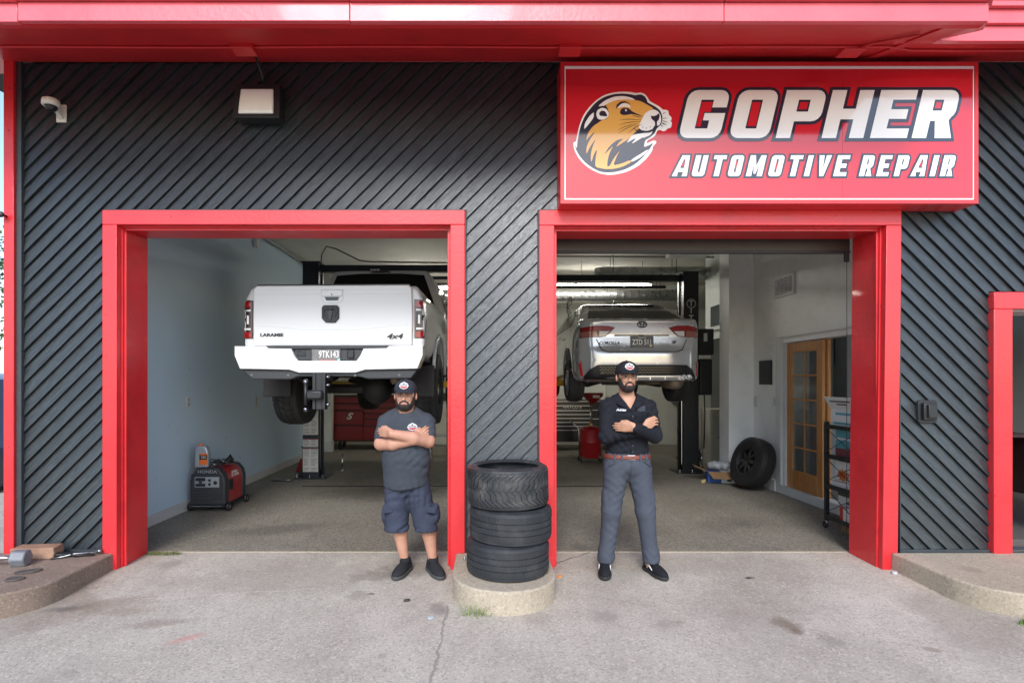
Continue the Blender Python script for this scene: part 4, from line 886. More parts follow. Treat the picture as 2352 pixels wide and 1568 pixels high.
MB().prism([(-.91,.66),(.91,.66),(.84,.565),(.40,.56),(.30,.585),(-.32,.585),(-.40,.555),(-.80,.555)], -.13, -.02).build('valance', step_m, TR, bevel=.012)
for x in (-.80,-.42,.27,.72): MB().cyl((x,-.137,.60),(x,-.128,.60),.014,n=14).build('parking_sensor', M('sensor_grey', (.10,.10,.11), .4), TR)
# hitch
MB().box(-.075,.035,-.34,-.10,.54,.60).build('hitch_receiver', chas_m, TR, bevel=.008)
h = MB(); h.box(-.095,-.06,-.36,-.28,.26,.62); h.box(.0,.035,-.36,-.28,.26,.62); h.box(-.061,.001,-.352,-.29,.26,.62)
h.build('drop_shank', bad_m, TR, bevel=.006)
MB().box(-.14,.02,-.42,-.30,.36,.45).build('ball_mount', bad_m, TR, bevel=.02)
for z, r in ((.53,.030),(.262,.026)):
    MB().lathe([(.001,-r),(r*.6,-r*.8),(r,0),(r*.85,r*.55),(r*.5,r*.85),(.001,r)], (-.15,-.38,z), 'Z', 20).build('tow_ball', M('ball_steel', (.22,.23,.25), .25, 1.), TR, smooth=True)
MB().cyl((-.15,-.38,.30),(-.15,-.38,.52),.018,n=12).build('ball_stem', bad_m, TR, smooth=True)
for z in (.58,.50,.31): MB().cyl((.03,-.34,z),(.075,-.34,z),.014,n=12).build('hitch_pin', M('ball_steel', (.22,.23,.25), .25, 1.), TR, smooth=True)
# wheels and underside
def road_wheel(name, parent, x, y, z, r, w, side, mat, lugs=True, spokes=8, rimr=.55, rimcol=None):
    t = MB().lathe([(a, b-w/2) for a, b in tyre_profile(r, r*rimr, w, sh=.045, grooves=(.3,.5,.7) if not lugs else ())], (0,0,0), 'X', 64, closed=True).build(name, mat, parent, auto=35)
    t.location = (x, y, z)
    if lugs:
        m = MB(); n = 30
        for i in range(n):
            for row, (h0, h1, off) in enumerate(((-w/2+.004,-w/2+.075,0),(-w/2+.085,-.012,.5),(.012,w/2-.085,.0),(w/2-.075,w/2-.004,.5))):
                a0 = 2*math.pi*(i+off+random.uniform(-.08,.08))/n; a1 = a0+2*math.pi/n*.78; vs = []
                for dr in (-.02,.008):
                    for a, hh, e in ((a0,h0,0),(a1,h0,0),(a1+.05*(row%2*2-1),h1,0),(a0+.05*(row%2*2-1),h1,0)):
                        rr = r+dr-(.025 if (row == 0 and hh == h0) or (row == 3 and hh == h1) else 0); vs.append((hh, rr*math.cos(a), rr*math.sin(a)))
                m.add(vs, [(4,5,6,7),(0,1,5,4),(1,2,6,5),(2,3,7,6),(3,0,4,7)])
        tr = m.build('tread_lugs', mat, t, fix=True); tag(tr, kind='stuff')
    rim = MB().lathe([(r*rimr,-w*.42),(r*rimr-.012,-w*.40),(r*rimr-.03,0),(r*rimr-.03,w*.25*side),(r*rimr-.012,w*.44*side),(r*rimr,w*.45*side)] if side > 0 else [(r*rimr,w*.42),(r*rimr-.012,w*.40),(r*rimr-.03,0),(r*rimr-.03,-w*.25),(r*rimr-.012,-w*.44),(r*rimr,-w*.45)], (0,0,0), 'X', 40, caps=False).build('rim', rimcol or M('rim_black', (.028,.028,.031), .25, coat=.5), t, auto=35)
    sp = MB()
    for i in range(spokes):
        a = 2*math.pi*i/spokes; ca, sa = math.cos(a), math.sin(a); q = []
        for rr, ww in ((.05,.030),(r*rimr-.02,.020)):
            for s3 in (-1,1): q.append((ca*rr-sa*ww*s3, sa*rr+ca*ww*s3))
        xo, xi = side*w*.40, side*w*.22
        sp.add([(xo,*q[0]),(xo,*q[1]),(xo*.95,*q[3]),(xo*.95,*q[2]),(xi,*q[0]),(xi,*q[1]),(xi,*q[3]),(xi,*q[2])], [(0,1,2,3),(7,6,5,4),(0,4,5,1),(1,5,6,2),(2,6,7,3),(3,7,4,0)])
    sp.build('spokes', rimcol or M('rim_black', (.028,.028,.031), .25, coat=.5), t, bevel=.004)
    MB().cyl((side*w*.43,0,0),(0,0,0),.07,n=20).build('hub', rimcol or M('rim_black', (.028,.028,.031), .25, coat=.5), t, auto=35)
    return t
for x, y in ((-.83,1.18),(.83,1.18),(-.83,4.95),(.83,4.95)):
    road_wheel('wheel', TR, x, y, .445, .44, .30, 1 if x > 0 else -1, trub_m)
    MB().lathe([(.17,-.02),(.20,0),(.20,.10),(.06,.10)], (x-.02*(1 if x > 0 else -1),y,.445), 'X', 24).build('brake_drum', chas_m, TR)
MB().cyl((-.70,1.18,.445),(.70,1.18,.445),.06,n=14).build('rear_axle', chas_m, TR, smooth=True)
Field.box((-.1,.95,.2),(.5,1.4,.7),(.02,.02,.02)).ell((.2,1.16,.45),(.19,.16,.20)).cone((.2,1.16,.45),(.2,1.5,.47),.10,.07).build('differential', chas_m, TR)
for s_ in (-1,1):
    MB().box(s_*.48-.04,s_*.48+.04,-.05,5.5,.62,.76).build('frame_rail', chas_m, TR)
    MB().tube([(s_*.56,.35,.62),(s_*.56,.8,.52),(s_*.56,1.18,.50),(s_*.56,1.6,.53),(s_*.56,2.05,.62)], .035, 6).build('leaf_spring', chas_m, TR)
    MB().box(s_*.83-.16,s_*.83+.16,.56,.585,.36,.72).build('mud_flap', M('flap_rubber', (.02,.02,.021), .7), TR, bevel=.01)
MB().box(-.9,.9,.3,4.6,.76,.80).build('underbody', chas_m, TR)
MB().tube([(.62,.12,.56),(.6,.45,.55),(.5,.75,.60),(.42,1.0,.68),(.40,1.6,.66),(.4,2.6,.58)], [.05,.05,.055,.06,.06,.06], 14).build('exhaust_pipe', M('exhaust_tan', (.20,.16,.12), .55, .5, var=.3, vscale=8), TR, smooth=True)
MB().lathe([(.05,0),(.12,.03),(.12,.75),(.05,.80)], (.40,1.7,.62), 'Y', 20).build('muffler', M('exhaust_tan', (.20,.16,.12), .55, .5, var=.3, vscale=8), TR, smooth=True)
MB().cyl((-.25,1.5,.55),(.2,1.3,.47),.03,n=10).build('drive_shaft', chas_m, TR)
# ------------------------------------------------------------------ silver saloon on the right lift (local: x right, y forward, z from the road it would stand on)
sil_m = M('silver_paint', (.58,.59,.61), .24, .5, coat=.8, var=.03, vscale=3)
CR = thing('silver_car', 'silver saloon car raised on the right lift, rear facing out', 'car', (2.13,2.70,1.41), rotz=0.)
c_side = [(.05,.23),(.0,.40),(-.005,.56),(.045,.64),(.06,.80),(.045,.93),(.01,1.005),(.10,1.03),(.42,1.065),(.80,1.24),(1.20,1.375),(1.70,1.435),(2.2,1.432),(2.75,1.35),(3.45,1.05),(4.15,.95),(4.5,.78),(4.63,.55),(4.6,.26),(4.3,.17),(.3,.17)]
c_plan = [(-.40,-.02),(.40,-.02),(.68,.05),(.82,.20),(.875,.5),(.89,1.0),(.89,3.7),(.84,4.2),(.65,4.5),(.3,4.64),(-.3,4.64),(-.65,4.5),(-.84,4.2),(-.89,3.7),(-.89,1.0),(-.875,.5),(-.82,.20),(-.68,.05)]
c_sect = [(-.80,.15),(.80,.15),(.87,.30),(.885,.55),(.875,.75),(.845,.93),(.80,1.02),(.62,1.35),(.53,1.425),(.25,1.445),(-.25,1.445),(-.53,1.425),(-.62,1.35),(-.80,1.02),(-.845,.93),(-.875,.75),(-.885,.55),(-.87,.30)]
carF = three_view((-.97,-.1,.1), (.97,4.74,1.52), (.024,.026,.02), c_side, c_plan, c_sect, .045, [(.98,.30,.37),(3.66,.30,.37)])
body = carF.build('body', sil_m, CR, 4); cbv = local_bvh(body)
decal([(-.66,1.075),(.66,1.075),(.63,1.13),(.515,1.34),(.44,1.372),(-.44,1.372),(-.515,1.34),(-.63,1.13)], cbv, 'rear_window', tint_m, CR, .006, h=.06)
for s_ in (-1,1):
    decal([(1.05,1.03),(2.05,1.02),(2.05,1.33),(1.55,1.33),(1.25,1.22)], cbv, 'rear_side_window', tint_m, CR, .006, dirn=(-s_,0,0), start=-3., h=.08)
    decal([(2.12,1.02),(3.15,1.01),(2.75,1.25),(2.45,1.32),(2.12,1.33)], cbv, 'front_side_window', tint_m, CR, .006, dirn=(-s_,0,0), start=-3., h=.08)
    MB().box(s_*.895-.012,s_*.895+.012,1.6,1.78,.86,.885).build('door_handle', sil_m, CR, bevel=.006)
    def P(pts): return [(s_*x, z) for x, z in pts]
    tl_ = decal(P([(.36,.903),(.44,.825),(.49,.785),(.56,.775),(.80,.77),(.845,.80),(.85,.865),(.80,.912),(.62,.930),(.45,.925)]), cbv, 'tail_lamp', lensd_m, CR, .008, thick=.03)
    decal(P([(.375,.900),(.42,.866),(.83,.862),(.79,.906),(.62,.924),(.45,.919)]), cbv, 'red_lens', lens_m, tl_, .014)
    decal(P([(.43,.855),(.50,.793),(.575,.784),(.575,.855)]), cbv, 'clear_lens', lensw_m, tl_, .014)
    decal(P([(.60,.778),(.79,.775),(.82,.81),(.82,.852),(.60,.858)]), cbv, 'side_lens', M('lamp_amber_clear', (.30,.10,.08), .2, coat=.8), tl_, .014)
    decal(P([(.775,.245),(.80,.25),(.835,.455),(.80,.455)]), cbv, 'reflector', M('reflector_red', (.75,.015,.02), .2, coat=.8), CR, .014, thick=.03)
    decal(P([(.84,.20),(.865,.30),(.86,.46),(.80,.47),(.72,.40),(.78,.30)]), cbv, 'bumper_vent', sil_m, CR, .003, thick=.004)
decal([(-.36,.812),(.36,.812),(.38,.80),(.36,.788),(-.36,.788),(-.38,.80)], cbv, 'garnish_strip', blkg_m, CR, .005)
decal([(-.32,.772),(.32,.772),(.34,.76),(.42,.60),(.40,.588),(-.40,.588),(-.42,.60),(-.34,.76)], cbv, 'plate_recess_panel', sil_m, CR, .007, thick=.02)
decal([(-.47,.572),(.47,.572),(.55,.60),(.62,.75),(.605,.75),(.54,.612),(.465,.583),(-.465,.583),(-.54,.612),(-.605,.75),(-.62,.75),(-.55,.60)], cbv, 'boot_shut_line', blk_m, CR, .003, thick=.006)
decal([(-.62,.985),(.62,.985),(.70,.955),(.66,1.0),(.5,1.018),(-.5,1.018),(-.66,1.0),(-.70,.955)], cbv, 'boot_spoiler', sil_m, CR, .02, thick=.04)
decal([(-.60,.505),(.60,.505),(.70,.47),(.66,.44),(.56,.425),(-.56,.425),(-.66,.44),(-.70,.47)], cbv, 'bumper_crease', sil_m, CR, .018, thick=.03)
dif = decal([(-.60,.40),(.60,.40),(.68,.34),(.78,.20),(.72,.16),(-.72,.16),(-.80,.20),(-.70,.34)], cbv, 'lower_panel', M('lower_black', (.010,.010,.011), .45), CR, .010, thick=.04)
for r_ in range(5):
    for q in range(26):
        x = -.56+q*.046+(r_%2)*.023
        if r_ == 0 and q == 0: mesh_ = MB().obox((x,-.028,.285+.022*0),(.030,.008,.009)).build('grille_bar', blkg_m, dif); g0 = (x,.285)
        else:
            if abs(x) > .60: continue
            c2 = mesh_.copy(); COL.objects.link(c2); hit = cbv.ray_cast(Vector((x,-2,.285+r_*.022)), Vector((0,1,0)))[0]
            c2.location = (x-g0[0], (hit.y if hit else 0)-.014+.028, r_*.022)
MB().prism([(-.22,.262),(.50,.262),(.54,.252),(.56,.205),(.54,.19),(-.28,.19),(-.30,.205),(-.26,.252)], -.045, .03).build('diffuser', sil_m, CR, bevel=.012)
for a, b in ((-.28,-.16),(-.14,.10),(.12,.34),(.36,.56)):
    MB().prism([(a*.82,.197),(b*.82,.197),(b*.82,.236),(a*.82,.236)], -.052,-.044).build('diffuser_inset', M('grey_metal_paint', (.17,.175,.18), .4, .4), CR, bevel=.004)
for x in (.53,.60):
    MB().lathe([(.030,.12),(.030,.0),(.036,-.004),(.036,.008),(.026,.008),(.026,.12)], (x,-.065,.235), 'Y', 22).build('exhaust_tip', chrome_m, CR, smooth=True)
# badge of three ovals, lettering, plate
def oval(cx, cz, rx, rz, y, r, name, par):
    return MB().tube([(cx+rx*math.cos(t), y, cz+rz*math.sin(t)) for t in np.linspace(0, 2*math.pi, 28, endpoint=False)], r, 6, closed=True).build(name, blkg_m, par, smooth=True)
yb = cbv.ray_cast(Vector((0,-2,.945)), Vector((0,1,0)))[0].y-.012
em = oval(0,.945,.062,.042,yb,.006,'emblem',CR); oval(0,.945,.022,.040,yb-.003,.0045,'emblem_oval',em); oval(0,.958,.045,.016,yb-.003,.0045,'emblem_oval',em)
yb = cbv.ray_cast(Vector((-.46,-2,.68)), Vector((0,1,0)))[0].y-.010
text('COROLLA', (-.44,yb,.695), .055, bad_m, CR, 'badge_lettering', shear=.2, offset=.001, depth=.006, xs=1.1)
text('SE', (.43,yb-.01,.705), .05, bad_m, CR, 'badge_lettering', shear=.2, offset=.001, depth=.006, xs=1.2)
yb = cbv.ray_cast(Vector((0,-2,.72)), Vector((0,1,0)))[0].y-.018
p2_ = plate(CR, .0, yb, .71, 'Minnesota', 'ZTD 511', 0, fs=.10, xs=.70)
MB().box(.10,.135,yb-.0065,yb-.005,.645,.672).build('sticker', M('sticker_gold', (.6,.42,.15), .4), p2_)
MB().box(-.03,.02,yb-.01,yb+.01,.79,.80).build('boot_release', blk_m, CR)
Field.box((-.1,1.5,1.4),(.1,1.9,1.56),(.006,.012,.006)).cone((0,1.72,1.43),(0,1.66,1.48),.03,.010).cone((0,1.66,1.48),(0,1.60,1.515),.010,.006).build('roof_antenna', sil_m, CR)
for x, y in ((-.765,.98),(.765,.98),(-.765,3.66),(.765,3.66)):
    road_wheel('wheel', CR, x, y, .185, .315, .225, 1 if x > 0 else -1, M('car_tyre', (.018,.018,.019), .65, var=.2, vscale=12, bump=.2), lugs=False, spokes=10, rimr=.70, rimcol=M('alloy', (.30,.30,.31), .3, .8))
MB().cyl((-.6,.98,.20),(.6,.98,.20),.04,n=12).build('rear_beam', chas_m, CR, smooth=True)
MB().box(-.7,.7,.35,4.2,.16,.20).build('underbody', chas_m, CR)
MB().lathe([(.04,0),(.10,.03),(.10,.42),(.04,.45)], (.50,.10,.17), 'Y', 20).build('muffler', M('exhaust_tan', (.20,.16,.12), .55, .5, var=.3, vscale=8), CR, smooth=True)
MB().tube([(.50,.5,.17),(.2,.8,.15),(.1,1.4,.14),(.1,3.0,.14)], .03, 10).build('exhaust_pipe', M('exhaust_tan', (.20,.16,.12), .55, .5, var=.3, vscale=8), CR, smooth=True)
for s_ in (-1,1): MB().tube([(s_*.2,1.4,.2),(s_*.55,1.05,.12),(s_*.68,.95,.16)], .035, 8).build('trailing_arm', chas_m, CR, smooth=True)

# ------------------------------------------------------------------ two-post lifts
lift_m = M('lift_navy', (.012,.017,.028), .4, var=.1, vscale=5); liftb_m = M('lift_black', (.012,.013,.015), .4, var=.1, vscale=5); yel_m = M('arm_yellow', (.62,.36,.02), .45, var=.15, vscale=10, dirt=.4, dcol=(.12,.08,.03), dscale=8)
def lift(label, xl, xr, y, zt, mat, zc, pads):
    t = thing('vehicle_lift', label, 'lift', ((xl+xr)/2, y, .004))
    for x, s_ in ((xl,1),(xr,-1)):
        p = MB(); p.box(x-.13,x+.13,y-.155,y-.145,.02,zt); p.box(x-.13,x+.13,y+.145,y+.155,.02,zt); p.box(x-.13 if s_ > 0 else x+.12, x-.12 if s_ > 0 else x+.13, y-.145,y+.145,.02,zt)
        p.box(x+s_*.10,x+s_*.13,y-.145,y-.08,.02,zt); p.box(x+s_*.10,x+s_*.13,y+.08,y+.145,.02,zt)
        post = p.build('post', mat, t)
        MB().box(x-.26,x+.26,y-.24,y+.24,.0045,.022).build('base_plate', mat, post, bevel=.003)
        MB().prism([(x-s_*.13,.022),(x-s_*.25,.022),(x-s_*.13,.30)], y-.02, y+.0).build('gusset', mat, post)
        for dx, dy in ((-.21,-.20),(0,-.21),(.21,-.20)): MB().cyl((x+dx,y+dy,.022),(x+dx,y+dy,.07),.012,n=8).build('anchor_bolt', chrome_m, post)
        MB().box(x-.155,x+.155,y-.175,y+.175,zt+.0005,zt+.02).build('top_plate', mat, post)
        cg = MB().box(x-s_*.05-.06,x-s_*.05+.19*s_ if s_ > 0 else x+.01,y-.13,y+.13,zc-.35,zc+.25).build('carriage', mat, t)
        for dy, (px, py) in zip((-1,1), pads[0 if s_ > 0 else 1]):
            a0 = Vector((x+s_*.17, y+dy*.10, zc-.05)); a1 = Vector((px, py, zc-.02))
            d = (a1-a0); L_ = d.length; ang = math.atan2(d.y, d.x)
            arm = MB().obox((a0+a1)/2, (L_, .11, .10), (0,0,ang)).build('arm', yel_m, t, bevel=.008)
            MB().cyl(a1+Vector((0,0,.03)), a1+Vector((0,0,.12)), .06, n=16).build('pad', blk_m, arm)
        MB().tube([(x+s_*.15,y-.12,.15),(x+s_*.155,y-.12,zt-.1)], .006, 6).build('cable', chrome_m, post)
    MB().box(xl-.10,xr+.10,y-.06,y+.06,zt-.13,zt-.02).build('crossbeam', mat, t, bevel=.006)
    MB().box((xl+xr)/2-1.2,(xl+xr)/2+1.0,y-.30,y-.26,zt-.30,zt-.25).build('shutoff_bar', mat, t, bevel=.006)
    return t
LF = lift('navy two-post lift holding up the white pickup', -2.84, .36, 4.48, 3.53, lift_m, 1.58, (((-1.95,3.6),(-2.0,5.6)),((-.9,3.6),(-.8,5.6))))
lab_m = M('label_white', (.62,.62,.60), .4); red_lab = M('label_red', (.45,.03,.03), .4); gry_lab = M('label_grey', (.25,.26,.27), .5)
ls = 1275/(4.757+4.325)
for v0, v1 in ((905,928),(940,998),(1008,1026),(1029,1083)):
    z0, z1 = PZ(v1,ls)+.06*0, PZ(v0,ls)
    z0, z1 = z0+.0, z1
    lb = MB().box(-2.965,-2.715,4.320,4.3245,z0,z1).build('warning_label', lab_m, LF)
    if v0 > 930:
        n = int((z1-z0)/.022)
        for i in range(n):
            for xa in (-2.955,-2.83):
                if i % 7 == 6: continue
                MB().box(xa, xa+.105*random.uniform(.6,1), 4.3192, 4.3199, z1-.018-i*.022, z1-.009-i*.022).build('printed_line', gry_lab, lb)
    MB().box(-2.965,-2.715,4.3190,4.3198,z1-.008,z1-.001).build('red_band', red_lab, lb)
MB().box(-2.93,-2.85,4.319,4.3196,PZ(922,ls),PZ(910,ls)).build('red_mark', red_lab, LF)
RT = lift('black two-post lift holding up the silver car', .62, 3.58, 5.0, 3.47, liftb_m, 1.60, (((1.45,4.2),(1.45,5.9)),((2.85,4.2),(2.85,5.9))))
zz0 = PZ(697,1275/(4.757+4.84))
MB().tube([(3.58+.075*math.cos(t), 4.838, zz0+.075*math.sin(t)) for t in np.linspace(0,2*math.pi,24,endpoint=False)], .006, 6, closed=True).build('brand_ring', lab_m, RT)
for i, ch in enumerate('TITAN'): text(ch, (3.58, 4.842, zz0-i*.125), .13, lab_m, RT, 'brand_letter', offset=.003, depth=.002)
MB().tube([(3.36,4.9,2.9),(3.35,4.88,2.4),(3.37,4.9,1.9)], .008, 6).build('hose', blk_m, RT)
# control box and pump on the outer side of the right post
MB().box(3.72,3.98,4.85,5.1,2.05,2.5).build('power_unit', blk_m, RT, bevel=.02)
MB().box(3.80,3.86,4.843,4.849,2.28,2.42).build('power_label', lab_m, RT)
MB().box(3.73,3.96,4.86,5.08,1.35,1.98).build('oil_reservoir', blk_m, RT, bevel=.03)
MB().tube([(3.85,4.95,1.35),(3.86,4.95,1.0),(3.90,5.1,.4)], .012, 6).build('power_cord', blk_m, RT)
# ------------------------------------------------------------------ garage contents
galv_m = M('galvanised_duct', (.42,.43,.42), .32, .85, var=.12, vscale=6)
def duct(label, x0, x1, y, z, r, elbow=False):
    t = thing('air_duct', label, 'duct', ((x0+x1)/2, y, z), group=None)
    n = max(2, int((x1-x0)/.16)); prof = []
    for i in range(n):
        a = (x1-x0)*i/n; b = (x1-x0)*(i+1)/n; prof += [(r, a+.004), (r+.004, a+.008), (r, a+.012), (r, b)]
    MB().lathe(prof, (x0,y,z), 'X', 28).build('pipe', galv_m, t, smooth=True)
    k = int((x1-x0)/1.2)+1
    for i in range(k):
        xx = x0+.2+i*1.2
        if xx < x1: MB().tube([(xx,y-r-.004,z),(xx,y,z-r-.004),(xx,y+r+.004,z),(xx,y+r,3.99),(xx,y-r,3.99)], .006, 5, closed=True).build('hanger', blk_m, t)
    if elbow:
        MB().tube([(x1-.02,y,z),(x1+.1,y,z),(x1+.22,y,z-.04),(x1+.30,y,z-.14),(x1+.32,y,z-.3)], r, 20).build('elbow', galv_m, t, smooth=True)
        MB().lathe([(r,0),(r*.8,-.12),(.001,-.14)], (x0,y,z), 'X', 24).build('end_cap', galv_m, t, smooth=True)
duct('long silver spiral duct running across the back of both bays', -3.4, 4.6, 8.0, 3.56, .13)
duct('shorter spiral duct with a downward elbow near the right bay ceiling', 2.25, 4.2, 5.9, 3.66, .125, True)
tube_m = M('lamp_tube', (1.,.96,.88), .4, emit=26.)
def strip_light(label, x0, x1, y, z, tilt=0):
    t = thing('ceiling_lamp', label, 'lamp', ((x0+x1)/2, y, z), group='fluorescent strip lamps')
    MB().box(x0,x1,y-.10,y+.10,z+.03,z+.09).build('housing', M('lamp_housing', (.10,.10,.10), .5), t, bevel=.004)
    for dy in (-.06,.06): MB().cyl((x0+.03,y+dy,z),(x1-.03,y+dy,z),.018,n=12).build('tube', tube_m, t, smooth=True)
    for x in (x0+.15,x1-.15): MB().tube([(x,y,z+.09),(x-.03,y,3.99)], .004, 5).build('chain', blk_m, t)
strip_light('lit twin-tube strip lamp hanging above the silver car', 1.81, 3.33, 6.3, 3.49)
strip_light('lit twin-tube strip lamp right of the pickup cab', -1.9, -.58, 7.2, 3.60)
strip_light('added twin-tube strip lamp over the black tool chest', 1.6, 3.1, 7.6, 3.72)  # extra lamp, added to brighten the interior
# overhead door of the right bay, tracks
od = thing('overhead_door', 'rolled-up dark sectional door hanging under the right bay head', 'garage door', (2.0,.46,2.79))
dpan = M('door_panel_brown', (.045,.036,.032), .45, var=.1, vscale=4)
MB().box(.55,3.42,.43,.47,2.80,2.96).build('panel', dpan, od, bevel=.006)
MB().box(.55,3.42,.425,.475,2.785,2.799).build('bottom_seal', blk_m, od)
MB().box(.55,3.42,.435,.475,2.963,3.30).build('panel', dpan, od, bevel=.006)
MB().add([(.55,.48,3.31),(3.42,.48,3.31),(3.42,2.9,3.62),(.55,2.9,3.62),(.55,.48,3.35),(3.42,.48,3.35),(3.42,2.9,3.66),(.55,2.9,3.66)],[(0,3,2,1),(4,5,6,7),(0,1,5,4),(1,2,6,5),(2,3,7,6),(3,0,4,7)]).build('panel', dpan, od)
for x in (.56,3.41):
    MB().tube([(x,.50,2.9),(x,.58,3.12),(x,.8,3.25),(x,2.9,3.55)], .014, 6).build('track', galv_m, od)
MB().box(3.36,3.40,.41,.43,2.70,2.79).build('roller_bracket', blk_m, od)
MB().tube([(3.402,.45,2.79),(3.403,.45,1.6),(3.40,.45,.1)], .003, 5).build('lift_cable', blk_m, od)
# conduits on ceiling and wall
cd = thing('ceiling_conduit', 'thin grey conduit bending over the pickup along the ceiling', 'conduit', (-1.5,5.2,3.7))
gcond = M('grey_conduit', (.30,.30,.27), .5)
MB().tube([(-2.75,4.6,3.5),(-2.74,4.6,3.72),(-2.66,4.6,3.86),(-2.5,4.6,3.82),(-2.1,4.6,3.62),(-1.9,4.6,3.60),(-.2,4.6,3.58),(1.2,4.6,3.57)], .014, 8).build('pipe', gcond, cd, smooth=True)
cd2 = thing('wall_conduit', 'grey conduit along the top of the blue wall', 'conduit', (-3.6,3.5,3.95))
MB().tube([(-3.62,1.5,3.94),(-3.62,7.6,3.94)], .02, 8).build('pipe', gcond, cd2, smooth=True)
MB().box(-3.655,-3.60,4.05,4.12,3.72,3.99).build('strap', inwhite_m, cd2)
cd3 = thing('ceiling_pipe', 'straight pipe under the ceiling across the right bay', 'pipe', (2.5,5.3,3.9))
MB().tube([(.4,5.4,3.88),(2.5,5.4,3.87),(4.2,5.4,3.86)], .018, 8).build('pipe', gcond, cd3, smooth=True)
MB().box(3.3,4.0,5.1,5.35,3.82,3.90).build('diffuser_box', inwhite_m, cd3, bevel=.01)
# generator by the blue wall
gd_m = M('generator_grey', (.035,.037,.042), .5, var=.1, vscale=10, bump=.1); gr_m = M('generator_red', (.36,.012,.02), .3, coat=.4)
G = thing('portable_generator', 'red and black wheeled portable generator against the blue wall', 'generator', (-3.36,1.98,.004), rotz=0.)
def gprof(w, zt, zb): return [(-w,zb),(w,zb),(w,zt-.16),(w-.02,zt-.08),(w-.075,zt-.015),(w-.11,zt),(-w+.11,zt),(-w+.075,zt-.015),(-w+.02,zt-.08),(-w,zt-.16)]
MB().prism(gprof(.212,.53,.085), .0, .12).build('front_cowl', gd_m, G, bevel=.014, seg=3)
MB().prism(gprof(.204,.522,.09), .1205, .50).build('side_cover', gr_m, G, bevel=.006)
MB().prism(gprof(.212,.53,.085), .5005, .60).build('rear_cowl', gd_m, G, bevel=.014, seg=3)
MB().box(-.20,.20,.02,.58,.055,.0895).build('base_frame', blk_m, G)
pn = MB().box(-.15,.145,-.006,.0005,.30,.425).build('control_panel', M('panel_grey', (.30,.33,.35), .4), G)
for q in ((-.14,-.02,.375,.415),(-.14,-.02,.31,.345),(-.10,-.06,.348,.372)): MB().box(q[0],q[1],-.0085,-.006,q[2],q[3]).build('switch_block', blk_m, pn)
for x, z, r in ((.03,.385,.017),(.03,.335,.017),(.10,.355,.023)): MB().cyl((x,-.010,z),(x,-.006,z),r,n=16).build('socket', blk_m, pn)
MB().box(-.19,.19,-.012,.01,.432,.452).build('brow', gd_m, G, bevel=.006)
for z in (.12,.155,.19,.225,.26): MB().box(-.185,.185,-.004,.004,z,z+.012).build('louvre', gd_m, G, bevel=.003)
text('HONDA', (0,-.002,.487), .05, M('logo_silver', (.45,.45,.45), .3, .6), G, 'brand_lettering', depth=.002, xs=1.25, offset=.001)
text('EU 3000is', (.2055,.30,.41), .05, lab_m, G, 'brand_lettering', rot=(R(90),0,R(90)), depth=.002, shear=.2)
text('HONDA', (.2055,.28,.45), .045, lab_m, G, 'brand_lettering', rot=(R(90),0,R(90)), depth=.002, offset=.001)
MB().box(.2045,.212,.13,.23,.24,.37).build('side_hatch', blk_m, G, bevel=.004)
for x, y in ((-.20,.06),(.20,.06),(-.20,.56),(.20,.56)):
    wl = MB().lathe([(.02,-.022),(.045,-.022),(.05,-.012),(.05,.012),(.045,.022),(.02,.022)], (x+.03*(1 if x > 0 else -1),y,.052), 'X', 22, closed=True).build('wheel', blk_m, G, smooth=True)
    MB().lathe([(.001,.018),(.03,.02),(.032,0),(.03,-.02),(.001,-.018)], (x+.03*(1 if x > 0 else -1),y,.052), 'X', 18).build('hub_cap', M('hub_grey', (.32,.32,.32), .4), wl, smooth=True)
MB().cyl((-.18,-.01,.07),(.18,-.01,.07),.006,n=8).build('front_bar', chrome_m, G)
B = thing('oil_jug', 'silver plastic oil jug with orange label standing on the generator', 'jug', (-3.455,2.06,.535), rotz=R(8))
MB().prism([(-.075,0),(.075,0),(.078,.02),(.078,.19),(.06,.245),(.03,.262),(-.045,.262),(-.07,.235),(-.078,.19),(-.078,.02)], -.05, .05).build('bottle', M('jug_silver', (.42,.46,.52), .3, .4), B, bevel=.018, seg=3)
MB().cyl((-.02,0,.262),(-.02,0,.285),.026,n=18).build('cap', M('jug_orange', (.75,.16,.03), .4), B, bevel=.003)
MB().box(-.025,.070,-.0525,-.0505,.035,.175).build('label', M('jug_orange', (.75,.16,.03), .4), B)
MB().box(-.02,.066,-.0540,-.0526,.10,.155).build('label_band', blk_m, B); text('200', (.025,-.0545,.128), .04, lab_m, B, 'label_text', depth=.001)
tg_ = thing('cable_bundle', 'tangle of black cables and steel fittings on the generator top', 'cables', (-3.33,2.25,.535))
for i in range(5):
    pts = [(-3.36+.10*math.cos(t*1.0+i)+random.uniform(-.02,.02)+i*.015, 2.24+.16*math.sin(t*1.3+i*.7), .555+.02*i*.5+.018*math.sin(t*3+i)) for t in np.linspace(0,5.5,16)]
    MB().tube(pts, .0085, 6).build('cable', blk_m if i % 2 else steel_m, tg_, smooth=True)
MB().add([(-3.36,2.36,.54),(-3.20,2.34,.55),(-3.22,2.42,.54),(-3.25,2.36,.66)],[(0,1,3),(1,2,3),(2,0,3),(0,2,1)]).build('clamp', blk_m, tg_)
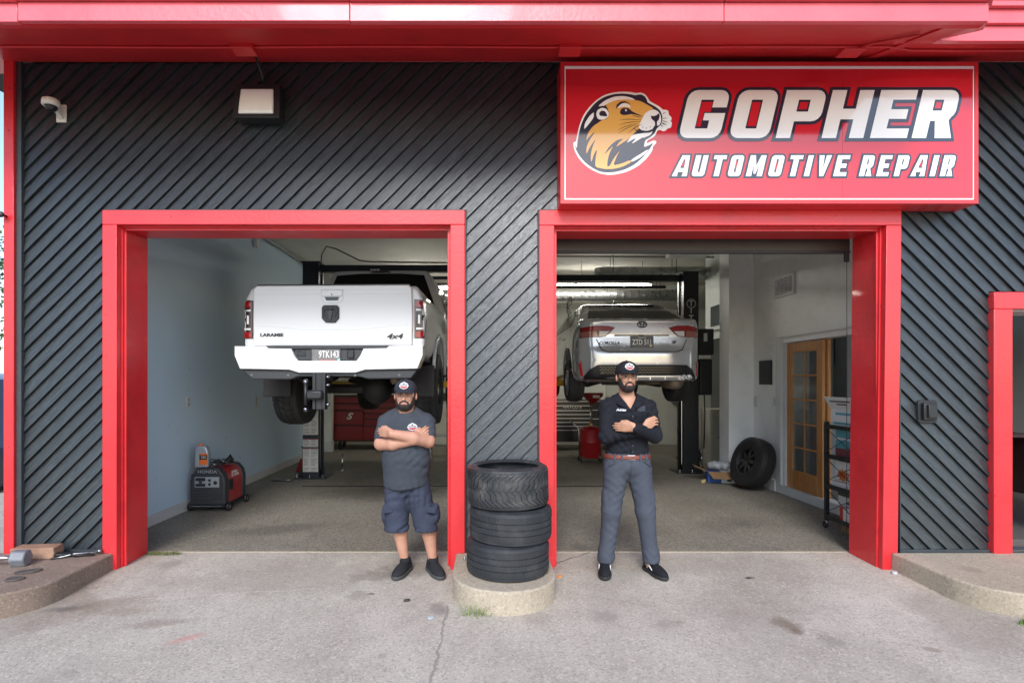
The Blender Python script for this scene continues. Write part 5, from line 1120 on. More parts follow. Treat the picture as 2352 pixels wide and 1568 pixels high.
def wall_box(name, label, cat, x, y, z, w, h, d, mat, sx, detail=None):
    t = thing(name, label, cat, (x, y, z-h/2))
    MB().box(min(x,x+sx*d),max(x,x+sx*d),y-w/2,y+w/2,z-h/2,z+h/2).build('plate', mat, t, bevel=.003)
    if detail == 'outlet':
        for dz in (-.028,.028): MB().box(min(x+sx*d,x+sx*(d+.004)),max(x+sx*d,x+sx*(d+.004)),y-.017,y+.017,z+dz-.016,z+dz+.016).build('socket', M('outlet_grey', (.35,.35,.34), .5), t, bevel=.002)
    if detail == 'switch': MB().box(min(x+sx*d,x+sx*(d+.010)),max(x+sx*d,x+sx*(d+.010)),y-.012,y+.012,z-.025,z+.025).build('rocker', mat, t, bevel=.002)
    return t
wall_box('wall_outlet', 'white outlet plate on the blue wall above the generator', 'outlet', -3.66, 2.10, 1.335, .08, .125, .008, white_m, 1, 'outlet')
wall_box('wall_outlet', 'white outlet plate on the blue wall behind the pickup tyre', 'outlet', -3.66, 4.15, 1.27, .08, .2, .008, white_m, 1, 'outlet')
wall_box('light_switch', 'white light switch beside the white door casing', 'switch', 4.23, 3.32, 1.29, .075, .12, .008, white_m, -1, 'switch')
wall_box('alarm_sensor', 'small white box with wire on the pilaster edge', 'sensor', 4.23, 3.80, 1.28, .09, .16, .05, white_m, -1, 'switch')
wall_box('black_panel', 'black rectangular panel hung on the white wall by the wooden door', 'panel', 4.23, 3.56, 1.72, .34, .36, .03, blk_m, -1)
vg = thing('vent_grille', 'white louvred vent grille high on the right wall', 'vent', (4.22,2.95,2.7))
sv = [(1780,159.),(1825,169.)]
y0_, y1_ = PY(169), PY(158)
MB().box(4.205,4.2295,y0_,y1_,2.78,3.08).build('frame', white_m, vg, bevel=.004)
for i in range(4):
    a = y0_+.04+i*(y1_-y0_-.08)/4
    bk = MB().box(4.2025,4.2045,a+.008,a+(y1_-y0_-.08)/4-.008,2.82,3.04).build('opening', M('vent_dark', (.10,.10,.10), .6), vg)
    for k2 in range(9): MB().box(4.198,4.2024,a+.008,a+(y1_-y0_-.08)/4-.008,2.825+k2*.024,2.835+k2*.024).build('slat', white_m, bk)
# wooden glazed door and casing
wood_m = M('varnished_pine', (.48,.215,.065), .4, var=.18, vscale=3, stretch=(9,9,.7), coat=.3, detail=6, dirt=.25, dcol=(.16,.06,.02), dscale=3.)
glass_m = M('door_glass', (.55,.60,.60), .08, trans=.85, spec=.5)
DR = thing('glazed_door', 'varnished pine door with ten glass panes in the office opening', 'door', (4.42,2.92,.12))
yn, yf, xb, zb_ = 2.24, 3.055, 4.262, .119; zt_ = zb_+1.995
for nm, a, b, z0, z1 in (('stile',yn,yn+.12,zb_,zt_),('stile',yf-.12,yf,zb_,zt_),('top_rail',yn+.121,yf-.121,zt_-.12,zt_),('bottom_rail',yn+.121,yf-.121,zb_,zb_+.24)): MB().box(xb,xb+.042,a,b,z0,z1).build(nm, wood_m, DR, bevel=.004)
ph = (1.995-.36)/5; pw = (yf-yn-.24)/2
for i in range(6):
    z = zb_+.24+i*ph; MB().box(xb+.006,xb+.036,yn+.1205,yf-.1205,z-.012,z+.012).build('glazing_bar', wood_m, DR, bevel=.003)
for y in (yn+.12,yn+.12+pw,yf-.12): MB().box(xb+.007,xb+.035,y-.012,y+.012,zb_+.2405,zt_-.1205).build('glazing_bar', wood_m, DR, bevel=.003)
for i in range(5):
    for j in range(2): MB().box(xb+.018,xb+.022,yn+.121+j*pw+.012,yn+.119+(j+1)*pw-.012,zb_+.24+i*ph+.012,zb_+.24+(i+1)*ph-.012).build('pane', glass_m, DR)
D2 = thing('pine_door_edge', 'second pine door leaf folded behind the glazed door, only its edge showing', 'door', (4.33,2.4,.119))
MB().box(4.31,4.352,2.205,2.60,.119,2.12).build('leaf', wood_m, D2, bevel=.004)
cs = thing('door_casing', 'white casing and sill round the office opening', 'door frame', (4.22,2.3,.0))
MB().box(4.195,4.2295,3.101,3.235,.12,2.2).build('jamb_board', white_m, cs, bevel=.004)
MB().box(4.195,4.2295,1.30,3.235,2.2005,2.215).build('head_strip', white_m, cs)
MB().box(4.2305,4.379,3.06,3.0995,.12,2.129).build('reveal', white_m, cs)
MB().box(4.20,4.2295,1.35,3.24,.004,.118).build('sill_face', white_m, cs, bevel=.003)
MB().box(4.185,4.2295,3.24,3.40,.004,.16).build('plinth', white_m, cs, bevel=.004)
# office things seen through the opening
tv = thing('wall_television', 'black flat television on the office wall', 'television', (6.1,4.29,1.8))
MB().box(5.70,6.70,4.25,4.2995,1.86,2.30).build('bezel', blkg_m, tv, bevel=.01); MB().box(5.73,6.67,4.246,4.2499,1.89,2.27).build('screen', tint_m, tv)
ct = thing('office_counter', 'grey office counter just inside the opening', 'counter', (5.6,3.3,.112))
MB().box(4.75,7.2,3.0,3.6,1.13,1.17).build('top', M('counter_grey', (.40,.41,.42), .4), ct, bevel=.006); MB().box(4.80,7.15,3.05,3.55,.113,1.129).build('cabinet', M('counter_body', (.45,.45,.44), .6), ct)
td = thing('display_box', 'small blue and white rounded display pack on the office counter', 'pack', (4.86,3.2,1.17))
MB().prism([(4.80,1.1705),(4.98,1.1705),(4.985,1.25),(4.95,1.33),(4.88,1.355),(4.81,1.30),(4.79,1.23)], 3.14, 3.26).build('body', M('pack_white', (.6,.62,.63), .4), td, bevel=.02)
MB().prism([(4.88,1.19),(4.975,1.19),(4.975,1.25),(4.94,1.32),(4.88,1.345)], 3.136, 3.1395).build('label', M('pack_blue', (.03,.07,.11), .3), td); text('15', (4.93,3.134,1.22), .06, lab_m, td, 'label_text', depth=.001)
MB().prism([(4.84,1.335),(4.90,1.345),(4.95,1.325),(4.94,1.30),(4.85,1.305)], 3.134,3.1355).build('label_top', M('pack_teal', (.05,.30,.36), .3), td)
oc = thing('desk_phone', 'black desk phone on the office counter', 'phone', (5.3,3.2,1.17)); MB().box(5.25,5.5,3.1,3.3,1.1705,1.24).build('base', blk_m, oc, bevel=.02); MB().tube([(5.27,3.08,1.26),(5.38,3.08,1.275),(5.48,3.08,1.26)], .02, 8).build('handset', blk_m, oc, smooth=True)
# black wheeled shelf cart by the right jamb
K = thing('shelf_cart', 'black wheeled metal shelf rack half hidden by the right jamb', 'shelf', (3.95,.9,.004))
kx0, kx1, ky0, ky1 = 3.70, 4.10, .58, 1.24
for x in (kx0,kx1):
    for y in (ky0,ky1):
        MB().box(x-.02,x+.02,y-.02,y+.02,.09,1.155).build('upright', blk_m, K, bevel=.003)
        cw = MB().lathe([(.012,-.014),(.034,-.014),(.038,0),(.034,.014),(.012,.014)], (x,y+.02,.042), 'X', 18, closed=True).build('caster', blk_m, K, smooth=True); MB().cyl((x,y,.05),(x,y,.092),.012,n=10).build('stem', chrome_m, cw)
SH = (.15,.48,.80,1.12)
for z in SH:
    m = MB(); m.box(kx0-.02,kx1+.02,ky0,ky1,z-.012,z+.0); m.box(kx0-.025,kx0-.02,ky0,ky1,z-.035,z+.008); m.box(kx1+.02,kx1+.025,ky0,ky1,z-.035,z+.008); m.build('shelf', blk_m, K)
for z0, z1 in ((.15,.48),(.48,.80),(.80,1.12)):
    for a, b in ((ky0,ky1),(ky1,ky0)): MB().tube([(kx1+.028,a,z0),(kx1+.03,b,z1)], .004, 5).build('brace', blk_m, K)
    MB().tube([(kx0-.028,ky1-.02,z0+.03),(kx0-.028,ky0+.1,z1-.03)], .004, 5).build('brace', blk_m, K); MB().tube([(kx0-.028,ky0+.1,z0+.03),(kx0-.028,ky1-.02,z1-.03)], .004, 5).build('brace', blk_m, K)
wbox = M('carton_white', (.66,.66,.64), .6); card = M('cardboard', (.32,.19,.09), .8, var=.1, vscale=10); teal = M('carton_teal', (.10,.33,.38), .5); dark = M('carton_print', (.04,.04,.05), .5)
def carton(label, q, mat, prints=(), face='x', tilt=0):
    t = thing('carton', label, 'box', ((q[0]+q[1])/2, (q[2]+q[3])/2, q[4]), group='goods on the black shelf rack')
    MB().box(*q).build('box', mat, t, bevel=.003)
    for nm, mt, a, b, c_, d_ in prints:
        X0 = q[0]; ya = q[2]+(q[3]-q[2])*a; yb_ = q[2]+(q[3]-q[2])*b; za = q[4]+(q[5]-q[4])*c_; zb2 = q[4]+(q[5]-q[4])*d_
        MB().box(X0-.0015,X0-.0003,ya,yb_,za,zb2).build(nm, mt, t)
    return t
oc_ = carton('open white carton with printed flap on the rack top', (3.72,4.06,.72,1.20,1.1205,1.30), wbox, (('print_band', teal, .1,.9,.1,.22),('barcode', dark, .1,.35,.02,.1)))
fl_ = MB().add([(3.715,.72,1.30),(3.715,1.20,1.30),(3.63,1.18,1.42),(3.63,.74,1.42),(3.72,.72,1.303),(3.72,1.20,1.303),(3.634,1.18,1.424),(3.634,.74,1.424)],[(0,1,2,3),(7,6,5,4),(0,4,5,1),(1,5,6,2),(2,6,7,3),(3,7,4,0)]).build('flap', wbox, oc_)
MB().add([(3.715,1.203,1.30),(4.06,1.203,1.30),(4.04,1.26,1.40),(3.73,1.26,1.40),(3.715,1.206,1.30),(4.06,1.206,1.30),(4.04,1.263,1.40),(3.73,1.263,1.40)],[(0,1,2,3),(7,6,5,4),(0,4,5,1),(1,5,6,2),(2,6,7,3),(3,7,4,0)]).build('flap', card, oc_)
for i, (ya_, yb_) in enumerate(((.80,1.12),(.88,1.04))):
    z_ = 1.385-i*.03; x_ = 3.717-(z_-1.30)*.708-.004; MB().add([(x_,ya_,z_),(x_,yb_,z_),(x_+.0106,yb_,z_-.015),(x_+.0106,ya_,z_-.015)],[(0,1,2,3)]).build('print_line', dark, oc_)
MB().box(3.7180,3.7192,.84,1.12,1.235,1.26).build('print_line', teal, oc_)
carton('teal printed carton with red peaks on the second shelf', (3.76,4.02,.66,1.18,.8005,1.075), teal, (('cloud_print', wbox, 0,1,.62,.7),('peak_print', M('carton_maroon', (.22,.06,.07), .5), 0,1,0,.3)))
ca = carton('white CACT carton on the third shelf, far one', (3.76,4.0,.92,1.19,.4805,.76), wbox); cb_ = carton('white CACT carton on the third shelf, nearer one', (3.76,4.0,.63,.905,.4805,.76), wbox)
for t_, yy, c3 in ((ca,1.055,(.55,.20,.03)),(cb_,.77,(.12,.33,.06))):
    cm_ = M('burst_%d'%int(c3[1]*100), c3, .5); pts = []
    for i in range(22): a = 2*math.pi*i/22; r_ = (.10 if i % 2 else .055); pts.append((yy+r_*math.cos(a), .60+r_*.8*math.sin(a)))
    MB().prism(pts, 3.7575, 3.7595, 'YZ').build('burst_print', cm_, t_); text('CACT', (3.757,yy,.60), .075, M('label_red2', (.5,.03,.02), .4), t_, 'print_text', rot=(R(90),0,R(-90)), depth=.001, shear=.2, offset=.002)
pk = thing('paper_pack', 'white bundled pads lying on the lower shelf edge', 'pads', (3.8,.95,.485), group='goods on the black shelf rack')
for i in range(3): MB().obox((3.725,.95,.495+i*.016),(.05,.40,.013),(0,0,.02*i)).build('pad', wbox, pk)
carton('white lettered carton at the back of the bottom shelf', (3.80,4.05,.7,1.2,.1505,.42), wbox, (('print_band', dark, .1,.6,.7,.78),('print_band', dark, .1,.7,.55,.63),('print_band', dark, .2,.7,.40,.48),('leaf_print', M('carton_green', (.04,.07,.04), .5), 0,1,.82,1.)))
carton('small white carton with red end at the front of the bottom shelf', (3.70,3.79,.62,1.02,.1505,.29), wbox, (('red_end', M('label_red2', (.5,.03,.02), .4), .86,1.,0,1),))
bb = thing('floor_carton', 'plain brown carton on the floor under the rack', 'box', (3.95,.95,.004)); MB().box(3.78,4.05,.75,1.12,.0045,.12).build('box', card, bb, bevel=.004)
# spare wheel leaning on the right wall
SW = thing('spare_wheel', 'black trailer wheel leaning against the white wall', 'wheel', (3.98,3.42,.004), rotz=0.)
SW.rotation_euler = (0, R(18), R(8)); SW.location = (3.93,3.38,.395)
road_wheel('tyre', SW, 0,0,0,.372,.235,-1, M('spare_rubber', (.014,.014,.015), .6, var=.1), lugs=False, spokes=8, rimr=.52, rimcol=M('rim_jet', (.010,.010,.011), .3, coat=.4))
# cartons, plastic and bag on the floor beside it
FB = thing('open_carton', 'open blue and white carton with brown flaps beside the lift post', 'box', (3.72,4.0,.004), rotz=R(-12))
MB().box(-.20,.0,-.12,.12,.0045,.17).build('blue_side', M('carton_blue', (.02,.08,.32), .5), FB); MB().box(.0005,.24,-.121,.12,.0045,.17).build('white_side', wbox, FB)
MB().add([(-.20,-.12,.172),(.24,-.12,.172),(.16,-.34,.10),(-.16,-.34,.10),(-.20,-.12,.176),(.24,-.12,.176),(.16,-.34,.104),(-.16,-.34,.104)],[(0,1,2,3),(7,6,5,4),(0,4,5,1),(1,5,6,2),(2,6,7,3),(3,7,4,0)]).build('flap', card, FB)
MB().add([(-.20,-.12,.172),(-.20,.12,.172),(-.40,.10,.25),(-.40,-.10,.25),(-.20,-.12,.176),(-.20,.12,.176),(-.40,.10,.254),(-.40,-.10,.254)],[(0,1,2,3),(7,6,5,4),(0,4,5,1),(1,5,6,2),(2,6,7,3),(3,7,4,0)]).build('flap', card, FB)
MB().prism([(.08,.03),(.13,.02),(.17,.06),(.16,.12),(.12,.15),(.09,.11)], -.1225,-.1212).build('dark_print', dark, FB)
PB = thing('clear_packaging', 'crumpled clear plastic packaging on top of the open carton', 'packaging', (3.78,4.02,.18))
F_ = Field.box((3.52,3.85,.15),(4.02,4.2,.40),(.02,.02,.016)); 
for i in range(9): F_.ell((3.6+.042*i, 4.02+random.uniform(-.05,.05), .255+random.uniform(-.02,.03)), (.06,.07,.06), .01)
F_.build('film', M('clear_film', (.50,.53,.54), .25, alpha=.75, bump=.6, bscale=30), PB)
RB = thing('red_tool_bag', 'small red and black tool bag beside the spare wheel', 'bag', (3.96,3.72,.004))
MB().prism([(3.86,.0045),(4.07,.0045),(4.06,.14),(4.02,.17),(3.90,.17),(3.87,.14)], 3.62, 3.80).build('body', M('bag_red', (.30,.015,.025), .7, bump=.3), RB, bevel=.02)
MB().tube([(3.93,3.615,.03),(3.94,3.61,.15),(3.965,3.61,.19),(3.99,3.61,.15),(4.0,3.615,.03)], .012, 6).build('handle', blk_m, RB, smooth=True)
# white cabinet, hand cart with tanks behind the right post
WC = thing('metal_cabinet', 'cream metal cabinet standing in the recess behind the pilaster', 'cabinet', (4.6,5.95,.004))
crm = M('cabinet_cream', (.56,.55,.47), .5, var=.05, dirt=.25, dcol=(.3,.28,.22))
MB().box(4.32,4.95,5.86,6.3,.0045,1.06).build('carcass', crm, WC, bevel=.006); MB().box(4.335,4.86,5.842,5.8595,.03,1.03).build('door', crm, WC, bevel=.004); MB().box(4.87,4.90,5.842,5.8595,.03,1.03).build('edge', crm, WC); MB().cyl((4.48,5.835,.52),(4.48,5.842,.52),.012,n=12).build('lock', blk_m, WC)
VC = thing('bench_vise', 'grey bench tool with a curved arm above the cream cabinet', 'tool', (4.75,6.0,1.06))
MB().box(4.70,4.80,5.95,6.05,1.0605,1.35).build('column', steel_m, VC, bevel=.01); MB().tube([(4.75,5.98,1.33),(4.68,5.95,1.42),(4.70,5.95,1.52),(4.80,5.96,1.60),(4.84,5.98,1.75)], .03, 10).build('arm', steel_m, VC, smooth=True); MB().tube([(4.82,6.0,1.75),(4.80,6.0,1.95),(4.86,6.0,2.1)], .015, 8).build('hose', blk_m, VC, smooth=True)
HC = thing('welding_cart', 'hand cart with red and green gas tanks behind the right lift post', 'cart', (4.05,6.4,.004))
for x, r, h, c3, nm in ((4.22,.09,.95,(.34,.02,.02),'red_tank'),(4.02,.075,.80,(.03,.10,.05),'green_tank')):
    MB().lathe([(.001,.06),(r,.06),(r,h-.1),(r*.8,h-.04),(r*.35,h),(.03,h+.06),(.001,h+.06)], (x,6.4,0), 'Z', 22).build(nm, M('tank_'+nm, c3, .4), HC, smooth=True)
    MB().cyl((x,6.4,h+.06),(x,6.36,h+.12),.03,n=10).build('regulator', M('brass', (.45,.27,.08), .35, .9), HC)
for x in (3.95,4.30): MB().tube([(x,6.52,.06),(x,6.54,1.1),(x+.02*(1 if x < 4.1 else -1),6.6,1.22)], .014, 8).build('upright', M('cart_green', (.10,.16,.10), .5), HC, smooth=True)
MB().box(3.9,4.35,6.28,6.55,.03,.055).build('base', blk_m, HC); MB().lathe([(.03,-.03),(.10,-.03),(.11,0),(.10,.03),(.03,.03)], (4.38,6.5,.116), 'X', 20, closed=True).build('wheel', blk_m, HC, smooth=True)
for i in range(3):
    MB().tube([(4.0+.16*math.cos(t)+.03*i, 6.27+.01*i, .62+.28*math.sin(t)) for t in np.linspace(0,2*math.pi,20,endpoint=False)], .011, 6, closed=True).build('hose', M('hose_%d'%i, ((.05,.05,.05),(.30,.10,.03),(.05,.14,.07))[i], .6), HC, smooth=True)
MB().lathe([(.001,0),(.14,.01),(.16,.06),(.12,.1),(.001,.12)], (4.1,6.4,1.12), 'Z', 16).build('fitting_tray', M('brass', (.45,.27,.08), .35, .9), HC, smooth=True)
# bulkhead window
bw = thing('bulkhead_window', 'small dark window set in the raised partition beside the duct', 'window', (4.30,5.6,2.6))
MB().box(4.304,4.3095,5.28,5.80,2.62,3.0).build('pane', M('window_dark', (.05,.065,.07), .15), bw, bevel=.002)
MB().tube([(4.29,4.32,2.55),(4.29,6.04,2.53)], .012, 6).build('ledge_pipe', gcond, bw)
# breaker box and wall pipes at the back right
bk = thing('breaker_box', 'grey electrical box on the dark back wall', 'box', (4.9,9.15,1.2)); MB().box(4.7,5.05,9.05,9.1995,1.05,1.6).build('box', M('box_grey', (.22,.23,.23), .5), bk, bevel=.01); MB().box(4.78,4.86,9.04,9.0495,1.2,1.4).build('label', lab_m, bk)
# tool chests
def chest(label, x0, x1, y, z0, z1, cols, mat, dmat, trim, name='tool_chest'):
    t = thing(name, label, 'tool chest', ((x0+x1)/2, y+.3, .004))
    MB().box(x0,x1,y,y+.6,z0,z1).build('carcass', mat, t, bevel=.006)
    for x in (x0+.12,x1-.12):
        for yy in (y+.1,y+.5):
            MB().lathe([(.02,-.025),(.07,-.025),(.075,0),(.07,.025),(.02,.025)], (x,yy,.08), 'X', 18, closed=True).build('caster', blk_m, t, smooth=True); MB().box(x-.03,x+.03,yy-.03,yy+.03,.12,z0-.0005).build('caster_fork', blk_m, t)
    for (a, b, hs) in cols:
        z = z1-.03
        for h_ in hs:
            d_ = MB().box(x0+(x1-x0)*a+.012,x0+(x1-x0)*b-.012,y-.018,y-.0005,z-h_+.014,z).build('drawer', dmat, t, bevel=.004)
            MB().box(x0+(x1-x0)*a+.014,x0+(x1-x0)*b-.014,y-.028,y-.0185,z-.018,z-.002).build('pull', trim, d_)
            z -= h_
    return t
red_d = M('chest_red', (.22,.008,.012), .3, coat=.4); red_b = M('chest_dark', (.03,.012,.014), .4)
rc = chest('red multi-drawer tool chest on casters behind the pickup', -3.48, -1.75, 8.1, .20, 1.27, ((.0,.40,(.16,.16,.34,.36)),(.40,1.,(.13,.13,.13,.13,.16,.33))), red_b, red_d, red_b)
text('S', (-3.13,8.078,.78), .20, lab_m, rc, 'brand_letter', depth=.003, shear=.35, offset=.008, xs=1.2)
bc_m = M('chest_black', (.012,.012,.013), .3, coat=.3)
bc = chest('black tool chest with bright drawer trims behind the right bay', 1.1, 3.6, 8.0, .20, 1.17, ((0,.55,(.10,.11,.09,.09,.09,.09,.09,.26)),(.55,1.,(.20,.20,.20,.3))), bc_m, bc_m, M('trim_bright', (.55,.55,.53), .3, .6))
text('MATCO S', (2.02,7.978,1.00), .10, lab_m, bc, 'brand_lettering', depth=.003, offset=.002)
# oil drainer
OD = thing('oil_drain_tank', 'red wheeled oil drain tank with funnel in the right bay', 'oil drainer', (2.09,6.2,.004))
rd = M('drainer_red', (.30,.008,.012), .3, coat=.5)
MB().lathe([(.001,.09),(.20,.09),(.225,.12),(.225,.40),(.228,.405),(.225,.41),(.225,.64),(.19,.69),(.06,.72),(.001,.72)], (2.09,6.2,0), 'Z', 32).build('tank', rd, OD, smooth=True)
MB().cyl((2.10,6.2,.72),(2.10,6.2,1.15),.014,n=10).build('stem', chrome_m, OD, smooth=True); MB().cyl((2.10,6.2,.70),(2.10,6.2,.76),.035,n=12).build('collar', M('brass', (.45,.27,.08), .35, .9), OD)
MB().lathe([(.02,1.14),(.05,1.16),(.20,1.30),(.21,1.36),(.19,1.36),(.04,1.18)], (2.14,6.2,0), 'Z', 26, closed=True).build('funnel', rd, OD, smooth=True)
MB().box(2.11,2.24,5.995,6.005,1.27,1.32).build('label', lab_m, OD)
MB().tube([(1.86,6.1,.10),(1.85,6.1,.66),(1.80,6.1,.72),(1.68,6.1,.82)], .012, 8).build('handle', chrome_m, OD, smooth=True)
for a in (0.6,2.5,3.8,5.6):
    x, y = 2.09+.25*math.cos(a), 6.2+.25*math.sin(a); MB().cyl((2.09+.2*math.cos(a),6.2+.2*math.sin(a),.10),(x,y,.10),.02,n=8).build('caster_arm', chrome_m, OD); MB().lathe([(.012,-.014),(.042,-.014),(.046,0),(.042,.014),(.012,.014)], (x,y,.05), 'X', 16, closed=True).build('caster', blk_m, OD, smooth=True)
# floor jack and other garage pieces
FJ = thing('floor_jack', 'red floor jack with upright black handle at the back', 'jack', (3.28,7.3,.004))
MB().prism([(3.1,.05),(3.48,.05),(3.48,.12),(3.40,.20),(3.18,.20),(3.1,.12)], 7.05, 7.6).build('frame', red_d, FJ, bevel=.02); MB().tube([(3.22,7.3,.2),(3.18,7.25,.9),(3.16,7.22,1.5)], .018, 8).build('handle', blk_m, FJ, smooth=True)
for x in (3.1,3.46): MB().lathe([(.02,-.02),(.05,-.02),(.05,.02),(.02,.02)], (x,7.06,.055), 'X', 14, closed=True).build('wheel', chrome_m, FJ)
MB().tube([(3.0,7.35,.9),(3.02,7.35,1.13),(3.4,7.35,1.13),(3.46,7.35,1.05),(3.48,7.35,.2)], .018, 8).build('push_bar', blk_m, FJ, smooth=True)
SB = thing('step_stool', 'small grey metal step stool behind the left man', 'stool', (-.95,7.0,.004))
MB().box(-1.15,-.72,6.85,7.15,.44,.47).build('tread', M('stool_grey', (.35,.36,.36), .4, .5), SB, bevel=.006)
for x in (-1.12,-.75):
    for y in (6.88,7.12): MB().tube([(x,y,.0045),(x,y,.44)], .014, 8).build('leg', M('stool_grey', (.35,.36,.36), .4, .5), SB, smooth=True)
MB().tube([(-1.12,6.88,.25),(-.75,6.88,.25)], .012, 8).build('rail', M('stool_grey', (.35,.36,.36), .4, .5), SB)
JG = thing('white_jug', 'white plastic jug on the floor beside the step stool', 'jug', (-1.18,6.6,.004))
MB().lathe([(.001,.0045),(.085,.0045),(.09,.02),(.09,.18),(.05,.26),(.03,.28),(.03,.31),(.001,.31)], (-1.17,6.6,0), 'Z', 22).build('bottle', M('jug_white', (.50,.53,.50), .5), JG, smooth=True); MB().cyl((-1.17,6.6,.31),(-1.17,6.6,.335),.034,n=16).build('cap', M('jug_white', (.50,.53,.50), .5), JG)
GB = thing('green_bin', 'small green bin on a black stand right of the pickup wheel', 'bin', (-.72,6.2,.004))
MB().prism([(-.80,1.20),(-.62,1.20),(-.60,1.36),(-.82,1.36)], 6.1,6.3).build('bin', M('bin_green', (.02,.30,.07), .4), GB, bevel=.01); MB().box(-.74,-.68,6.17,6.23,.0045,1.199).build('stand', blk_m, GB); MB().obox((-.60,6.2,1.08),(.36,.03,.03),(0,R(30),0)).build('brace', blk_m, GB); MB().box(-.86,-.5,6.08,6.32,1.15,1.1995).build('tray', steel_m, GB)
JS = thing('bottle_jack', 'small red jack stand beside the left lift post', 'jack', (-3.17,5.0,.004))
MB().prism([(-3.29,.0045),(-3.05,.0045),(-3.13,.24),(-3.21,.24)], 4.92,5.10).build('base', red_d, JS, bevel=.008); MB().cyl((-3.17,5.01,.24),(-3.17,5.01,.42),.03,n=12).build('ram', chrome_m, JS, smooth=True); MB().cyl((-3.17,5.01,.42),(-3.17,5.01,.45),.045,n=12).build('saddle', blk_m, JS)
FT = thing('steel_bar', 'short steel bar lying on the floor before the left post', 'tool', (-3.2,4.05,.004)); MB().tube([(-3.37,4.05,.02),(-3.1,4.05,.022),(-3.05,4.07,.03)], .016, 8).build('bar', steel_m, FT, smooth=True)
PN = thing('steel_pin', 'upright steel pin near the base of the left post', 'pin', (-2.52,5.1,.004)); MB().cyl((-2.52,5.1,.0045),(-2.52,5.1,.30),.016,n=10).build('shaft', chrome_m, PN, smooth=True); MB().cyl((-2.52,5.1,.0045),(-2.52,5.1,.03),.04,n=12).build('foot', chrome_m, PN)
PN2 = thing('steel_pin', 'upright steel pin near the base of the right post', 'pin', (3.98,5.4,.004)); MB().cyl((3.98,5.4,.0045),(3.98,5.4,.32),.018,n=10).build('shaft', chrome_m, PN2, smooth=True); MB().cyl((3.98,5.4,.0045),(3.98,5.4,.03),.04,n=12).build('foot', chrome_m, PN2)
LEA = thing('crumpled_paper', 'crumpled yellow paper scrap on the floor before the carton', 'litter', (3.42,3.9,.004)); Field.box((3.34,3.82,-.02),(3.5,3.98,.10),(.012,.012,.012)).ell((3.42,3.9,.03),(.04,.03,.03)).ell((3.44,3.91,.045),(.02,.03,.025)).ell((3.40,3.89,.02),(.03,.02,.02)).build('scrap', M('paper_yellow', (.40,.33,.14), .8), LEA, 0)
# back-wall extras: pilaster and pale door panels under the lift
bp_ = thing('back_pilaster', 'pale pilaster against the back wall between the bays', 'pilaster', (3.3,9.1,0)); MB().box(3.05,3.35,9.0,9.1995,.004,3.99).build('shaft', back_m, bp_); MB().box(3.0,3.40,8.97,9.1995,.0045,.25).build('plinth', back_m, bp_)
lp_ = thing('wall_stub', 'end of the blue wall with its white plinth beside the red chest', 'wall', (-3.6,7.8,0)); MB().box(-3.78,-3.46,7.751,7.95,.0045,3.99).build('shaft', back_m, lp_); MB().box(-3.79,-3.44,7.74,7.96,.005,.24).build('plinth', white_m, lp_)
hl = thing('hanging_hose', 'tangle of black hose hanging behind the silver car roof', 'hose', (1.8,7.3,3.0))
for i in range(3): MB().tube([(1.85+.05*math.sin(t*2+i), 7.3+.03*math.cos(t*3), 3.45-.14*t) for t in np.linspace(0,3.2,14)], .011, 6).build('loop', blk_m, hl, smooth=True)
MB().lathe([(.01,0),(.05,.02),(.04,.10),(.01,.12)], (1.86,7.3,2.92), 'Z', 14).build('nozzle', blk_m, hl, smooth=True)
# ------------------------------------------------------------------ the two men (local: x to the right of the picture, -y towards the camera, z up)
def V3(*a): return np.array(a, float)
def skin_mat(name, col): return M(name, col, .5, var=.10, vscale=14, bump=.05, bscale=120, spec=.35)
hair_m = M('beard_black', (.020,.015,.012), .8, var=.3, vscale=60, bump=.5, bscale=260); lip_m = M('lips', (.42,.17,.15), .45); eyew_m = M('eye_white', (.55,.52,.50), .3); iris_m = M('eye_dark', (.012,.008,.006), .1)
def cloth(name, col, **k): return M(name, col, .85, var=k.get('var',.14), vscale=k.get('vs',5), bump=.35, bscale=k.get('bs',22), spec=.2, detail=6)
def head_sdf(F, h, wide=1., k=.02, inf=0.):
    x, y, z = h; e = inf
    F.ell((x,y+.012,z+.032), (.077*wide**.5+e,.097+e,.09+e), k)
    F.ell((x,y-.034,z-.025), (.060*wide+e,.060+e,.085+e), .03)
    F.ell((x,y-.038,z-.075), (.050*wide+e,.050+e,.042+e), .03)
    F.ell((x,y-.02,z-.05), (.066*wide+e,.055+e,.045+e), .03)
    return F
def face_detail(F, h, wide):
    x, y, z = h
    F.ell((x,y-.082,z+.020), (.050*wide,.018,.011), .012)
    for s in (-1,1):
        F.ell((x+s*.031,y-.101,z+.003), (.018,.014,.010), .010, sub=True)
        F.ell((x+s*.033*wide,y-.078,z-.022), (.020,.018,.015), .02)
        F.ell((x+s*.080*wide**.5,y+.012,z-.006), (.010,.020,.032), .006, rot=(R(-10),0,R(s*18)))
    F.cone((x,y-.094,z+.008), (x,y-.114,z-.028), .008, .0125, .012)
    for s in (-1,1): F.ell((x+s*.012,y-.103,z-.031), (.009,.009,.008), .006)
    F.ell((x,y-.092,z-.058), (.024*wide,.014,.012), .014)
    return F
